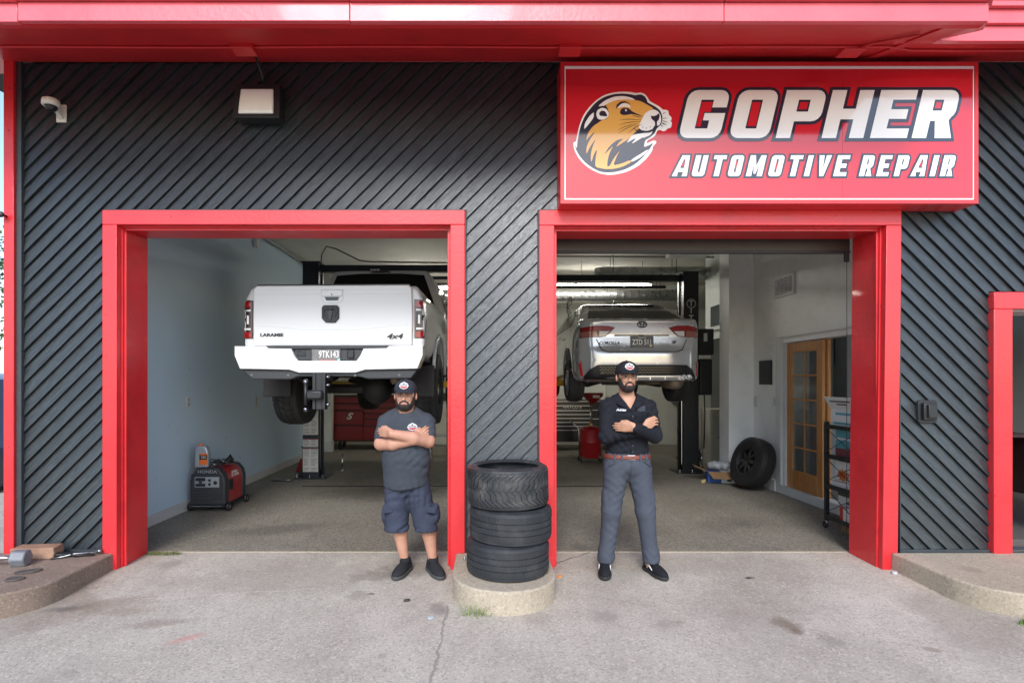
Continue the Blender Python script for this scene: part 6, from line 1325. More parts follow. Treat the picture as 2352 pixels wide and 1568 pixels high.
def beard_mesh(h, wide, P, full=.007):
    x, y, z = h; F = Field.box((x-.11,y-.14,z-.16), (x+.11,y+.05,z+.04), (.0035,.0035,.0035)); head_sdf(F, h, wide, inf=full*.30)
    F.ell((x,y-.046,z-.090), (.042*wide,.045,.034), .03)
    def f(d, X, Y, Z):
        ax = np.abs(X-x)/wide; t = np.clip((ax-.034)/.032, 0, 1); t = t*t*(3-2*t)
        line = z-.074+t*.068
        d = np.maximum(d, Z-line); d = np.maximum(d, Y-(y-.012)); d = np.maximum(d, -(Z-(z-.150)))
        return d+.0012*np.sin(X*520)*np.sin(Z*480)
    F.whole(f)
    for s in (-1,1):
        F.cone((x+s*.004,y-.106,z-.043), (x+s*.026*wide,y-.096,z-.052), .0065, .0055, .006)
        F.cone((x+s*.027*wide,y-.095,z-.052), (x+s*.034*wide,y-.088,z-.078), .0055, .008, .008)
    F.cone((x,y-.097,z-.073),(x,y-.093,z-.088),.006,.012,.01)
    b = F.build('beard', hair_m, P, 1)
    return b
def eyes_etc(h, wide, P, brow=.0045, browlift=0.):
    x, y, z = h
    for s in (-1,1):
        e = Field.box((x+s*.031-.022,y-.115,z-.012), (x+s*.031+.022,y-.075,z+.018), (.0022,.0022,.0016)).ell((x+s*.031,y-.0855,z+.003), (.0135,.010,.0048), .002).build('eye', eyew_m, P, 1)
        Field.box((x+s*.031-.01,y-.106,z-.006), (x+s*.031+.01,y-.084,z+.012), (.0016,.0016,.0014)).ell((x+s*.031,y-.0935,z+.003), (.0052,.004,.0046), .001).build('iris', iris_m, e, 1)
        MB().tube([(x+s*.018,y-.0945,z+.0085),(x+s*.031,y-.0985,z+.0100),(x+s*.045,y-.090,z+.0075)], [.0016,.0024,.0016], 6).build('eyelid', hair_m, P, smooth=True)
        MB().tube([(x+s*.013,y-.1015,z+.020+browlift*.3),(x+s*.028,y-.1015,z+.0245+browlift),(x+s*.043,y-.093,z+.025+browlift),(x+s*.053*wide**.5,y-.081,z+.018)], [brow*.8,brow*1.15,brow,brow*.5], 8).build('eyebrow', hair_m, P, smooth=True)
        # hair at the temples
        Field.box((x+s*.075-.03,y-.06,z-.03),(x+s*.075+.03,y+.09,z+.07),(.004,.004,.004)).ell((x+s*.073*wide**.5,y-.006,z+.022),(.009,.030,.030),.004).ell((x+s*.070*wide**.5,y+.055,z+.01),(.014,.035,.045),.01).build('hair', hair_m, P, 1)
    Field.box((x-.04,y-.12,z-.085),(x+.04,y-.07,z-.04),(.0022,.0022,.0018)).ell((x,y-.1005,z-.0585),(.022*wide,.0085,.0042),.004).ell((x,y-.0985,z-.0665),(.020*wide,.0095,.0052),.004).build('lips', lip_m, P, 1)
def cap_mesh(h, P, mat, tilt=0., k=1.):
    x, y, z = h
    F = Field.box((x-.12,y-.24,z-.02), (x+.12,y+.14,z+.16), (.004,.004,.0035))
    F.ell((x,y+.008,z+.045), (.0885*k,.108*k,.092), .01); F.ell((x,y-.045,z+.070), (.070*k,.052*k,.052), .03)
    F.whole(lambda d, X, Y, Z: smax(d, (z+.029)-Z, .006))
    def brim(X, Y, Z):
        zz = Z-(z+.038)+(X-x)**2*3.6+(Y-(y-.09))*-.10; q = np.sqrt(((X-x)/.074)**2+((Y-(y-.095))/.078)**2+0*Z)
        return np.maximum(np.abs(zz)-.0035, (q-1)*.07)
    F.op(brim, (x-.08,y-.19,z-.01), (x+.08,y,z+.07), .008)
    c = F.build('cap', mat, P, 1)
    MB().lathe([(.001,.006),(.007,.005),(.009,0)], (x,y+.008,z+.136), 'Z', 12).build('button', mat, c, smooth=True)
    return c
def patch(h, P, cy, cz, w, y, bvh=None, rx=0.):
    """White hexagon badge with a red lower band and tiny lettering."""
    hexa = [(-.5,0),(-.36,.24),(0,.42),(.36,.24),(.5,0),(.36,-.24),(0,-.36),(-.36,-.24)]
    b = MB().prism([(cy+q[0]*w, cz+q[1]*w) for q in hexa], y-.002, y+.012).build('badge', M('badge_white', (.60,.60,.60), .7), P, bevel=.001)
    MB().prism([(cy+q[0]*w, cz+q[1]*w) for q in ((-.34,-.07),(.34,-.07),(.30,-.20),(0,-.28),(-.30,-.20))], y-.0032, y-.0021).build('badge_red', M('badge_redband', (.42,.03,.04), .7), b)
    text('GOPHER', (cy,y-.003,cz+.06*w), .21*w, M('badge_ink', (.03,.035,.05), .7), b, 'badge_text', depth=.001, offset=.0003)
    MB().prism([(cy+q[0]*w, cz+q[1]*w) for q in ((-.12,.2),(0,.32),(.12,.2),(.05,.17),(-.05,.17))], y-.0032, y-.0021).build('badge_mark', M('badge_ink', (.03,.035,.05), .7), b)
    return b
def drop_text(st, cx, cz, size, bvh, off, mat, P, name, **k):
    me = text_mesh(st, size, **k); me.name = name; me.transform(Matrix.Translation((cx,0,cz)) @ Matrix.Rotation(R(90),4,'X'))
    for v in me.vertices:
        hit = bvh.ray_cast(Vector((v.co.x,-3,v.co.z)), Vector((0,1,0)))[0]
        if hit: v.co.y = hit.y-off+v.co.y
    return link(me, name, mat, P)
def patch2(P, bvh, cx, cz, w):
    hexa = [(-.5,0),(-.36,.24),(0,.42),(.36,.24),(.5,0),(.36,-.24),(0,-.36),(-.36,-.24)]; ink = M('badge_ink', (.03,.035,.05), .7)
    b = decal([(cx+q[0]*w, cz+q[1]*w) for q in hexa], bvh, 'badge', M('badge_white', (.60,.60,.60), .7), P, .0022, thick=.003, h=.012)
    decal([(cx+q[0]*w, cz+q[1]*w) for q in ((-.40,-.06),(.40,-.06),(.30,-.20),(0,-.28),(-.30,-.20))], bvh, 'badge_red', M('badge_redband', (.42,.03,.04), .7), b, .0030, thick=.002, h=.012)
    decal([(cx+q[0]*w, cz+q[1]*w) for q in ((-.12,.2),(0,.32),(.12,.2),(.05,.17),(-.05,.17))], bvh, 'badge_mark', ink, b, .0030, thick=.002, h=.012)
    drop_text('GOPHER', cx, cz+.06*w, .20*w, bvh, .0034, ink, b, 'badge_text', depth=.0005, offset=.0004)
def hand(F, W, d, side, curl, lens=(.072,.08,.076,.06), r=.0092, thumb=1, spread=.0):
    """Palm and five fingers. d: hand direction, side: across the knuckles to the thumb, curl: the way the fingers bend."""
    W, d, side, curl = [np.array(q, float) for q in (W, d, side, curl)]; d /= np.linalg.norm(d); side /= np.linalg.norm(side); curl /= np.linalg.norm(curl)
    for i, o in enumerate((.030,.010,-.010,-.028)):
        K = W+d*(.092-.004*abs(i-1))+side*o
        F.cone(W+d*.015+side*o*.6, K, .019, .0125, .010)
        L = lens[i]; sp = side*(1.5-i)*spread
        A = K+(d*.92+curl*.25+sp)*L*.45; B = A+(d*.75+curl*.62+sp)*L*.32; C = B+(d*.55+curl*.85+sp)*L*.26
        F.cone(K, A, r*1.08, r, .003); F.cone(A, B, r, r*.93, .002); F.cone(B, C, r*.93, r*.8, .002)
    T0 = W+d*.03+side*.032; T1 = W+d*.062+side*.052+curl*.01; T2 = W+d*.10+side*.050+curl*.018
    F.cone(W+d*.01+side*.02, T0, .018, .015, .01); F.cone(T0, T1, .0135, .0115, .006); F.cone(T1, T2, .0112, .009, .003)
def rope(F, pts, rs, k=.02):
    for i in range(len(pts)-1): F.cone(pts[i], pts[i+1], rs[i], rs[i+1], k)
def shoe(name, P, mat, sole, ank, yaw, L=.285, w=.047, stripe=None, top=.11, solez=.028):
    ax, ay = ank; F = Field.box((-.09,-.24,-.01), (.09,.12,.17), (.005,.006,.005))
    F.ell((0,-.135,.030), (w,.085,.048), .03); F.ell((0,-.04,.042), (w*.92,.10,.058), .04); F.ell((0,.045,.045), (w*.85,.052,.062), .03); F.cone((0,.035,.05), (0,.025,top), w*.82, w*.83, .02)
    F.whole(lambda d, X, Y, Z: smax(d, solez-Z, .006)); F.whole(lambda d, X, Y, Z: np.maximum(d, Z-top-.25*(Y-.03)*0))
    o = F.build(name, mat, P, 1)
    S = Field.box((-.09,-.25,-.012), (.09,.13,.06), (.005,.006,.004))
    S.ell((0,-.130,.02), (w+.006,.095,.06), .03); S.ell((0,-.03,.02), (w*.92+.005,.12,.06), .04); S.ell((0,.045,.02), (w*.88+.005,.062,.06), .03)
    S.whole(lambda d, X, Y, Z: smax(smax(d, Z-solez-.002, .004), .0-Z, .004))
    so = S.build('sole', sole, o, 1)
    for i in range(4): MB().tube([(-.024,-.075+.026*i,.080+.010*i),(0,-.080+.026*i,.091+.011*i),(.024,-.075+.026*i,.080+.010*i)], .0032, 5).build('lace', mat, o, smooth=True)
    if stripe:
        for s in (-1,1): MB().tube([(s*(w*.98),-.085,.045),(s*(w*.97),-.04,.070),(s*(w*.93),.0,.072),(s*(w*.86),.045,.060)], [.004,.006,.006,.004], 6).build('side_stripe', stripe, o, smooth=True)
    o.location = (ax, ay, 0); o.rotation_euler = (0,0,yaw)
    return o
def zs(*seg):
    out = []
    for a, b, h in seg: out += list(np.arange(a, b, h))
    return np.array(out+[seg[-1][1]])

# ---- left man: grey-blue T-shirt, shorts
A = thing('person', 'man in a dark grey T-shirt, cargo shorts and cap with folded arms', 'person', (-.60,-.10,ground_z(-.1)), rotz=0.)
sk = skin_mat('skin_fair', (.46,.24,.165)); hA_ = (-.055,-.03,1.487); wA = 1.14
SL, EL, WL = (-.220,.0,1.255), (-.252,-.085,1.092), (.03,-.195,1.128)
SR, ER, WR = (.118,.0,1.255), (.140,-.095,1.115), (-.135,-.240,1.190)
F = Field(np.arange(-.40,.36,.0052), np.arange(-.34,.17,.0052), zs((-.01,.45,.009),(.45,1.04,.012),(1.04,1.33,.0052),(1.33,1.66,.0042)))
head_sdf(F, hA_, wA); face_detail(F, hA_, wA)
F.cone((-.055,.0,1.42), (-.055,.015,1.31), .066, .078, .03)
F.ell((-.055,.005,1.19), (.165,.105,.15), .04); F.ell((-.055,-.01,.96), (.175,.13,.20), .05); F.ell((-.045,0,.80), (.165,.11,.11), .05)
F.cone((-.21,.005,1.255), (.10,.005,1.255), .050, .050, .03)
rope(F, [SL,EL], [.060,.052], .02); rope(F, [EL,V3(-.14,-.160,1.100),WL], [.052,.052,.034], .015)
rope(F, [SR,ER], [.060,.054], .02); rope(F, [ER,V3(.035,-.185,1.150),WR], [.054,.052,.034], .015)
hand(F, WL, (.80,.40,.62), (-.5,-.1,.7), (.1,.9,.1)); hand(F, WR, (-.78,.50,.05), (0,-.2,1), (-.1,.9,-.2))
for hip, kn, an in (((-.13,0,.80),(-.127,-.012,.47),(-.072,.03,.09)), ((.02,0,.80),(.115,-.012,.47),(.168,.03,.09))):
    rope(F, [V3(*hip), V3(*kn)], [.075,.056], .03); mid = V3(*kn)*.62+V3(*an)*.38+V3(0,.022,0); rope(F, [V3(*kn), mid, V3(*an), V3(an[0],an[1],.05)], [.054,.059,.035,.035], .02)
bodyA = F.build('body', sk, A, 1)
beard_mesh(hA_, wA, A); eyes_etc(hA_, wA, A)
navyc = cloth('cap_navy', (.030,.034,.046), bs=200)
capA = cap_mesh(hA_, A, navyc, k=1.06); patch2(capA, local_bvh(capA), hA_[0], hA_[2]+.083, .078)
tee = cloth('tshirt_grey', (.045,.052,.064), var=.10)
def folds(seed, amp, dirs):
    rnd = random.Random(seed); q = [(rnd.uniform(*d[0]), rnd.uniform(*d[1]), rnd.uniform(*d[2]), rnd.uniform(0,6.28)) for d in dirs for _ in range(2)]
    def f(d, X, Y, Z):
        w = 0
        for a, b, c, ph in q:
            p = 1.3*(a*X+b*Y+c*Z)+ph+1.7*np.sin(8*X+6*Z+4*Y+ph)+.9*np.sin(17*X-13*Z+ph*2); m = np.clip(.1+1.1*np.sin(11*X+9*Z+5*Y+ph*1.7)*np.sin(6*X-8*Z+ph), 0, 1)*1.5
            w = w+(np.abs(np.sin(p*.5))-.45)*m
        return d-amp*w/len(q)*3.2
    return f
F = Field(np.arange(-.42,.34,.0075), np.arange(-.30,.20,.0075), np.arange(.68,1.42,.0075))
F.ell((-.055,.005,1.19), (.178,.122,.165), .04); F.ell((-.055,-.020,1.00), (.188,.150,.20), .06); F.ell((-.052,-.014,.86), (.192,.146,.40), .06)
F.cone((-.215,.005,1.262), (.105,.005,1.262), .062, .062, .05); F.cone((-.055,.012,1.36), (-.055,.012,1.28), .070, .11, .05)
for sx_ in (-1,1): F.cone((-.055+sx_*.03,.012,1.345), (-.055+sx_*.16,.005,1.268), .058, .066, .04)
rope(F, [V3(*SL), V3(*SL)*.36+V3(*EL)*.64], [.068,.070], .03); rope(F, [V3(*SR), V3(*SR)*.36+V3(*ER)*.64], [.068,.069], .03)
F.whole(folds(3, .008, [((-30,30),(0,10),(60,95)), ((40,80),(0,10),(-45,45)), ((-90,-50),(0,5),(50,80))]))
F.whole(lambda d, X, Y, Z: smax(d, .728-Z+.012*np.sin(X*14), .008))
F.cone((-.055,-.03,1.43), (-.055,-.012,1.375), .076, .070, .012, sub=True)
for p, a in ((SL,EL),(SR,ER)):          # sleeve hems
    p, a = V3(*p), V3(*a); n = (a-p)/np.linalg.norm(a-p); c0 = p*.40+a*.60
    F.op(lambda X,Y,Z,c0=c0,n=n: np.maximum((c0[0]-X)*n[0]+(c0[1]-Y)*n[1]+(c0[2]-Z)*n[2], np.sqrt((X-c0[0])**2+(Y-c0[1])**2+(Z-c0[2])**2)-.125), c0-.13, c0+.13, .006, sub=True) if False else None
tsh = F.build('tshirt', tee, A, 1)
MB().tube([(-.055+.074*math.cos(t), -.004+.076*math.sin(t), 1.352+.030*math.sin(t)) for t in np.linspace(0,2*math.pi,30,endpoint=False)], .008, 8, closed=True).build('neck_band', tee, tsh, smooth=True)
patch2(tsh, local_bvh(tsh), .012, 1.232, .082)
short_m = cloth('shorts_navy', (.038,.045,.070), var=.22)
F = Field(np.arange(-.32,.30,.0085), np.arange(-.22,.20,.0085), np.arange(.33,.90,.0085))
F.ell((-.045,-.005,.78), (.185,.128,.13), .04)
rope(F, [V3(-.125,.0,.74),V3(-.136,-.006,.34)], [.108,.098], .02); rope(F, [V3(.038,.0,.74),V3(.122,-.006,.34)], [.106,.094], .02)
for s, x in ((-1,-.225),(1,.200)): F.ell((x,-.02,.50), (.030,.075,.085), .012)
F.whole(folds(8, .009, [((-30,30),(0,10),(50,90)), ((50,90),(0,10),(-50,50))])); F.whole(lambda d, X, Y, Z: smax(smax(d, .357-Z, .006), Z-.80, .01))
sh_ = F.build('shorts', short_m, A, 1)
for x, s in ((-.19,-1),(.165,1)): MB().obox((x,-.117,.555),(.085,.012,.05),(R(4),0,R(s*-22))).build('pocket_flap', short_m, sh_, bevel=.005)
sock = cloth('sock_black', (.02,.02,.022)); shoeA = cloth('shoe_charcoal', (.022,.023,.025), bs=80); soleA = M('sole_grey', (.05,.053,.055), .7)
for (x, y), yaw in (((-.070,.03),R(-14)), ((.170,.03),R(24))):
    MB().cyl((x,y,.07),(x,y,.125),.044,n=18).build('sock', sock, A, smooth=True); shoe('shoe', A, shoeA, soleA, (x,y-.0), yaw, w=.05)

# ---- right man: navy work shirt, slate trousers
Bm = thing('person', 'man in a black button work shirt, belt and slate trousers with folded arms', 'person', (1.20,-.10,ground_z(-.1)), rotz=0.)
sk2 = skin_mat('skin_tan', (.45,.24,.155)); hB = (-.012,-.03,1.640); wB = 1.0
SL, EL, WL = (-.172,.0,1.385), (-.190,-.080,1.155), (.085,-.185,1.215)
SR, ER, WR = (.180,.0,1.385), (.203,-.090,1.160), (-.005,-.245,1.238)
F = Field(np.arange(-.36,.40,.0052), np.arange(-.34,.17,.0052), zs((-.01,1.08,.012),(1.08,1.48,.0052),(1.48,1.82,.0042)))
head_sdf(F, hB, wB); face_detail(F, hB, wB)
F.cone((-.010,.0,1.575), (.0,.015,1.45), .058, .068, .03)
F.ell((0,.005,1.32), (.160,.10,.16), .04); F.ell((0,0,1.08), (.145,.095,.18), .05); F.ell((0,0,.92), (.155,.10,.11), .05)
F.cone((-.17,.005,1.385), (.175,.005,1.385), .045, .045, .03)
rope(F, [SL,EL], [.05,.045], .02); rope(F, [EL,WL], [.045,.029], .015); rope(F, [SR,ER], [.05,.045], .02); rope(F, [ER,WR], [.045,.029], .015)
hand(F, WL, (.085,.01,.075), (-.45,-.25,.75), (.25,.5,-.5), spread=.06); hand(F, WR, (-.95,.36,.02), (.05,-.25,1), (-.1,1,-.1))
LEGB = (((-.095,0,.90),(-.135,-.006,.52),(-.176,.03,.09)), ((.100,0,.90),(.150,-.006,.52),(.204,.02,.09)))
for hip, kn, an in LEGB: rope(F, [V3(*hip), V3(*kn), V3(*an), V3(an[0],an[1],.05)], [.08,.055,.04,.038], .03)
bodyB = F.build('body', sk2, Bm, 1)
beard_mesh(hB, wB, Bm, .009); eyes_etc(hB, wB, Bm, brow=.0046, browlift=.002)
capB = cap_mesh(hB, Bm, cloth('cap_black', (.016,.017,.021), bs=200), k=1.02); patch2(capB, local_bvh(capB), hB[0], hB[2]+.086, .078)
MB().tube([(hB[0]-.05,hB[1]-.085,hB[2]+.036),(hB[0]-.02,hB[1]-.099,hB[2]+.038),(hB[0]+.02,hB[1]-.099,hB[2]+.038),(hB[0]+.05,hB[1]-.085,hB[2]+.036)], .006, 8).build('hair', hair_m, Bm, smooth=True)
wsh = cloth('workshirt_navy', (.011,.012,.017), var=.12)
F = Field(np.arange(-.36,.40,.0070), np.arange(-.31,.18,.0070), np.arange(.97,1.56,.0070))
F.ell((0,.005,1.32), (.188,.122,.17), .04); F.ell((0,-.002,1.12), (.172,.118,.16), .06); F.ell((0,0,1.0), (.178,.120,.10), .05)
F.cone((-.155,.005,1.388), (.16,.005,1.388), .056, .056, .05); F.cone((0,.015,1.48), (0,.012,1.41), .068, .095, .05)
for sx_ in (-1,1): F.cone((sx_*.035,.012,1.468), (sx_*.165,.005,1.388), .050, .060, .04)
rope(F, [SL,EL], [.062,.059], .03); rope(F, [EL, V3(*EL)*.1+V3(*WL)*.9], [.060,.044], .02)
rope(F, [SR,ER], [.062,.059], .03); rope(F, [ER, V3(*ER)*.06+V3(*WR)*.94], [.060,.042], .02)
F.whole(folds(21, .0105, [((-30,30),(0,10),(60,95)), ((40,90),(0,10),(40,75)), ((-90,-40),(0,5),(40,75))]))
F.whole(lambda d, X, Y, Z: smax(d, .992-Z, .006))
F.op(lambda X,Y,Z: np.maximum(np.maximum(np.abs(X-.002)*1.0-.62*(Z-1.375), Y+.01), 1.375-Z), (-.12,-.25,1.37), (.12,.02,1.56), .006, sub=True)
F.cone((0,0,1.52), (0,0,1.44), .074, .060, .01, sub=True)
ws = F.build('work_shirt', wsh, Bm, 1); wbv = local_bvh(ws)
for s in (-1,1):         # collar wings
    c_ = MB().add([(s*.066,.045,1.485),(s*.088,-.015,1.475),(s*.072,-.075,1.455),(s*.012,-.108,1.388),(s*.060,-.135,1.395),(s*.112,-.095,1.425),(s*.118,-.02,1.448),(s*.088,.055,1.462)],
        [(0,1,6,7),(1,2,5,6),(2,3,4,5)] if s > 0 else [(7,6,1,0),(6,5,2,1),(5,4,3,2)]).build('collar_wing', wsh, ws, smooth=True)
    sd = c_.modifiers.new('solid', 'SOLIDIFY'); sd.thickness = .006
decal([(.0,1.02),(.028,1.02),(.026,1.37),(.008,1.375)], wbv, 'placket', wsh, ws, .004, thick=.004, h=.03)
for z in (1.32,1.08,1.03):
    hit = wbv.ray_cast(Vector((.014,-2,z)), Vector((0,1,0)))[0]; MB().cyl((.014,hit.y-.006,z),(.014,hit.y-.003,z),.006,n=10).build('button', M('button_dark', (.05,.05,.06), .3), ws)
for x0, x1 in ((-.125,-.03),(.045,.14)):
    pk_ = decal([(x0,1.24),(x1,1.24),(x1,1.345),(x0,1.345)], wbv, 'chest_pocket', wsh, ws, .004, thick=.004, h=.03); decal([(x0-.002,1.318),(x1+.002,1.318),(x1+.002,1.35),(x0-.002,1.35)], wbv, 'pocket_flap', wsh, pk_, .008, thick=.004, h=.03)
np_ = decal([(q[0]-.078, q[1]+1.372) for q in rrect(-.04,.04,-.016,.016,.010)], wbv, 'name_patch', cloth('patch_navy', (.020,.022,.032)), ws, .006, thick=.004, h=.02)
drop_text('Adrian', -.078, 1.372, .027, wbv, .0085, M('thread_white', (.7,.7,.7), .7), np_, 'name_text', depth=.0008, shear=.3, offset=.0007)
decal([(.055,1.36),(.125,1.36),(.125,1.405),(.055,1.405)], wbv, 'shirt_patch', cloth('patch_grey', (.045,.05,.062), bs=300), ws, .006, thick=.004, h=.02)
trs = cloth('trousers_slate', (.060,.068,.088), var=.12)
F = Field(np.arange(-.29,.33,.0082), np.arange(-.20,.18,.0082), np.arange(.08,1.03,.0082))
F.ell((0,0,.93), (.190,.130,.13), .04); F.ell((0,0,1.0), (.180,.124,.08), .04)
for (hip, kn, an), fl in zip(LEGB, (1,1)):
    an = V3(*an); rope(F, [V3(hip[0],0,.86), V3(*kn), V3(an[0],an[1]-.005,.10)], [.102,.075,.060], .03)
    F.ell((kn[0]*1.0+.052*(1 if kn[0] > 0 else -1), .0, .62), (.028,.06,.10), .015)
    F.cone((an[0],an[1]-.012,.17), (an[0],an[1]-.018,.085), .060, .064, .02)
F.whole(folds(33, .0045, [((30,80),(0,10),(35,70)), ((-80,-30),(0,10),(35,70))]))
def crotch(d, X, Y, Z): return d-.006*np.abs(np.sin(45*(Z-.75)-22*np.abs(X-.01)+np.sin(30*X)))*np.exp(-((Z-.77)/.09)**2-(X/.13)**2)-.006*np.abs(np.sin(38*Z+14*X+1.2*np.sin(40*X)))*np.exp(-((Z-.15)/.06)**2)-.005*np.abs(np.sin(34*Z-20*X+np.sin(25*X)))*np.exp(-((Z-.50)/.07)**2)
F.whole(crotch); F.whole(lambda d, X, Y, Z: smax(smax(d, .088-Z, .006), Z-1.012, .006))
tro = F.build('trousers', trs, Bm, 1)
F = Field(np.arange(-.24,.24,.006), np.arange(-.18,.17,.006), np.arange(.94,1.03,.005))
F.ell((0,0,.93), (.198,.137,.14), .04); F.ell((0,0,1.0), (.184,.129,.09), .04); F.whole(lambda d, X, Y, Z: smax(smax(d, .966-Z, .004), Z-1.004, .004))
belt = F.build('belt', M('belt_leather', (.16,.035,.022), .45, var=.2, vscale=20), Bm, 1)
by = -.136; MB().tube([(-.032,by,.968),(.028,by-.001,.968),(.028,by-.001,1.002),(-.032,by,1.002)], .0035, 6, closed=True).build('buckle', chrome_m, belt)
for x in (-.13,-.075,.075,.13):
    q = -math.sqrt(max(0,1-(x/.198)**2))*.137; MB().box(x-.007,x+.007,q-.006,q+.004,.958,1.012).build('belt_loop', trs, belt, bevel=.002)
MB().tube([(.0,-.137,.955),(.006,-.133,.86),(.006,-.118,.78)], .003, 5).build('fly_seam', trs, tro)
for s in (-1,1): MB().tube([(s*.10,-.115,.955),(s*.155,-.092,.92),(s*.19,-.045,.88)], .004, 5).build('pocket_seam', trs, tro)
shoeB = cloth('shoe_black', (.014,.015,.018), bs=80); soleB = M('sole_black', (.02,.02,.021), .7); stw = M('stripe_white', (.65,.65,.63), .6)
for (x, y), yaw in (((-.182,.03),R(-12)), ((.210,.02),R(15))): shoe('shoe', Bm, shoeB, soleB, (x,y), yaw, w=.047, stripe=stw, top=.125)
# ------------------------------------------------------------------ weeds, litter
grass_m = M('weed_green', (.10,.17,.035), .7, var=.35, vscale=20); dry_m = M('dry_grass', (.30,.24,.08), .8, var=.3, vscale=20)
def tuft(label, x, y, z, n, h, rx, ry, mat, seed, cat='weed', lean=.6):
    rnd = random.Random(seed); mb = MB()
    for _ in range(n):
        a = rnd.uniform(0, 6.28); q = math.sqrt(rnd.random()); bx = x+rx*q*math.cos(a); by = y+ry*q*math.sin(a); hh = h*rnd.uniform(.45,1.1); d = rnd.uniform(0,6.28); L = hh*lean*rnd.uniform(.3,1.3); w = .0028*rnd.uniform(.7,1.5)
        px, py = -math.sin(d)*w, math.cos(d)*w; pts = []
        for t in (0,.4,.75,1): pts.append((bx+math.cos(d)*L*t*t, by+math.sin(d)*L*t*t, z+hh*(t-.25*t*t), 1-t*.9))
        vs = []
        for X, Y, Z, ww in pts: vs += [(X-px*ww, Y-py*ww, Z), (X+px*ww, Y+py*ww, Z)]
        mb.add(vs, [(0,1,3,2),(2,3,5,4),(4,5,7,6)])
    o = mb.build('weed_tuft', mat, None, fix=False); tag(o, label, cat); o['kind'] = 'stuff'; return o
tuft('low green weeds in the joint at the left jamb foot', -2.95, .35, .0, 360, .026, .17, .045, M('moss_green', (.14,.17,.05), .8, var=.4, vscale=30), 1, lean=1.1)
tuft('wispy weed at the foot of the round island', -.06, -.89, -.05, 40, .11, .10, .04, M('pale_weed', (.20,.27,.09), .8, var=.3, vscale=20), 2, lean=1.9)
tuft('dry grass at the edge of the stained walk', -3.62, -1.04, -.05, 50, .15, .10, .05, dry_m, 3, lean=1.)
tuft('green weeds along the pale walk edge at right', 3.84, -1.02, -.05, 420, .05, .24, .05, grass_m, 4, lean=1.0)
tuft('thin weeds in the bay joint behind the left man', -1.2, .42, .0, 120, .018, .5, .012, grass_m, 5, lean=1.)
def bit(name, label, cat, x, y, size, mat, rz=0., zt=None, squash=.4):
    z = ground_z(y) if zt is None else zt; w, d, h = size
    p = [(w*math.cos(t)*random.uniform(.7,1.1), d*math.sin(t)*random.uniform(.7,1.1)) for t in np.linspace(0,2*math.pi,7,endpoint=False)]
    o = MB().prism(p, 0, h, 'XY').build(name, mat, None, bevel=.002); o.location = (x,y,z+.001); o.rotation_euler = (0,0,rz); return tag(o, label, cat)
bit('plastic_scrap', 'white plastic scrap against the pale walk edge', 'litter', 3.56,-.72,(.035,.018,.014), M('scrap_white', (.65,.65,.65), .5))
bit('plastic_clip', 'pale clip lying at the right jamb foot', 'litter', 3.43,-.12,(.03,.02,.02), M('scrap_pale', (.55,.58,.60), .4), .6)
bit('leaf_scrap', 'dark curled scrap on the apron before the left man', 'litter', -.57,-.65,(.03,.018,.015), M('scrap_dark', (.05,.045,.04), .8), .3)
bit('paper_scrap', 'pale blue paper scrap left of the joint', 'litter', -.37,-.92,(.028,.02,.01), M('scrap_blue', (.40,.45,.48), .6), .8)
bit('fruit_peel', 'small orange peel right of the island', 'litter', .62,-.19,(.022,.016,.014), M('peel_orange', (.62,.20,.03), .5), .2)
bit('dead_leaf', 'small dark leaf on the right of the apron', 'litter', 2.16,-.22,(.028,.015,.006), M('scrap_dark', (.05,.045,.04), .8), .5)
nl = thing('concrete_screw', 'small metal screw standing on the round island', 'screw', (-.16,-.20,.122)); MB().lathe([(.010,0),(.010,.006),(.005,.008),(.004,.03),(.001,.036)], (-.16,-.20,.1225), 'Z', 10).build('shank', steel_m, nl, smooth=True)
# spider webs and debris under the eave are too fine to show; a few lint specks on the siding
# ------------------------------------------------------------------ what shows past the left corner
tree_trunk = M('bark', (.10,.075,.055), .9, var=.3, vscale=12, bump=.5)
leaf_m = M('leaf_green', (.065,.115,.03), .65, var=.4, vscale=3)
def tree(label, x, y, h, r, seed):
    rnd = random.Random(seed); t = thing('tree', label, 'tree', (x,y,-.4))
    m = MB(); m.tube([(x,y,-.4),(x+.1,y,h*.35),(x-.05,y+.1,h*.6),(x,y,h*.85)], [.22,.17,.11,.04], 10)
    m.build('trunk', tree_trunk, t, smooth=True)
    for i in range(6):
        a = rnd.uniform(0,6.28); z0 = h*rnd.uniform(.35,.65); MB().tube([(x,y,z0),(x+r*.4*math.cos(a),y+r*.4*math.sin(a),z0+h*.12),(x+r*.8*math.cos(a),y+r*.8*math.sin(a),z0+h*.22)], [.08,.05,.02], 7).build('limb', tree_trunk, t, smooth=True)
    mb = MB(); cl = [(x+r*.7*rnd.uniform(-1,1), y+r*.7*rnd.uniform(-1,1), h*rnd.uniform(.42,.95), r*rnd.uniform(.25,.5)) for _ in range(26)]
    for _ in range(5200):
        cx, cy, cz, cr = rnd.choice(cl); d = Vector((rnd.gauss(0,1),rnd.gauss(0,1),rnd.gauss(0,1))).normalized()*cr*rnd.random()**.4; c = Vector((cx,cy,cz))+d
        u = Vector((rnd.gauss(0,1),rnd.gauss(0,1),rnd.gauss(0,1))).normalized(); w = u.orthogonal().normalized(); s = rnd.uniform(.06,.13)
        mb.add([c-u*s, c+w*s*.5, c+u*s, c-w*s*.5], [(0,1,2,3)])
    cr_ = mb.build('crown', leaf_m, t, fix=False); return t
tree('leafy green tree glimpsed past the left corner of the shop', -19.5, 13.5, 7.2, 2.6, 11)
tree('second green tree farther behind the left corner', -27.0, 20.0, 8.4, 3.2, 12)
VN = thing('wrapped_van', 'navy van with white lettering glimpsed past the left corner', 'van', (-9.5,4.2,ground_z(-9)), rotz=0.)
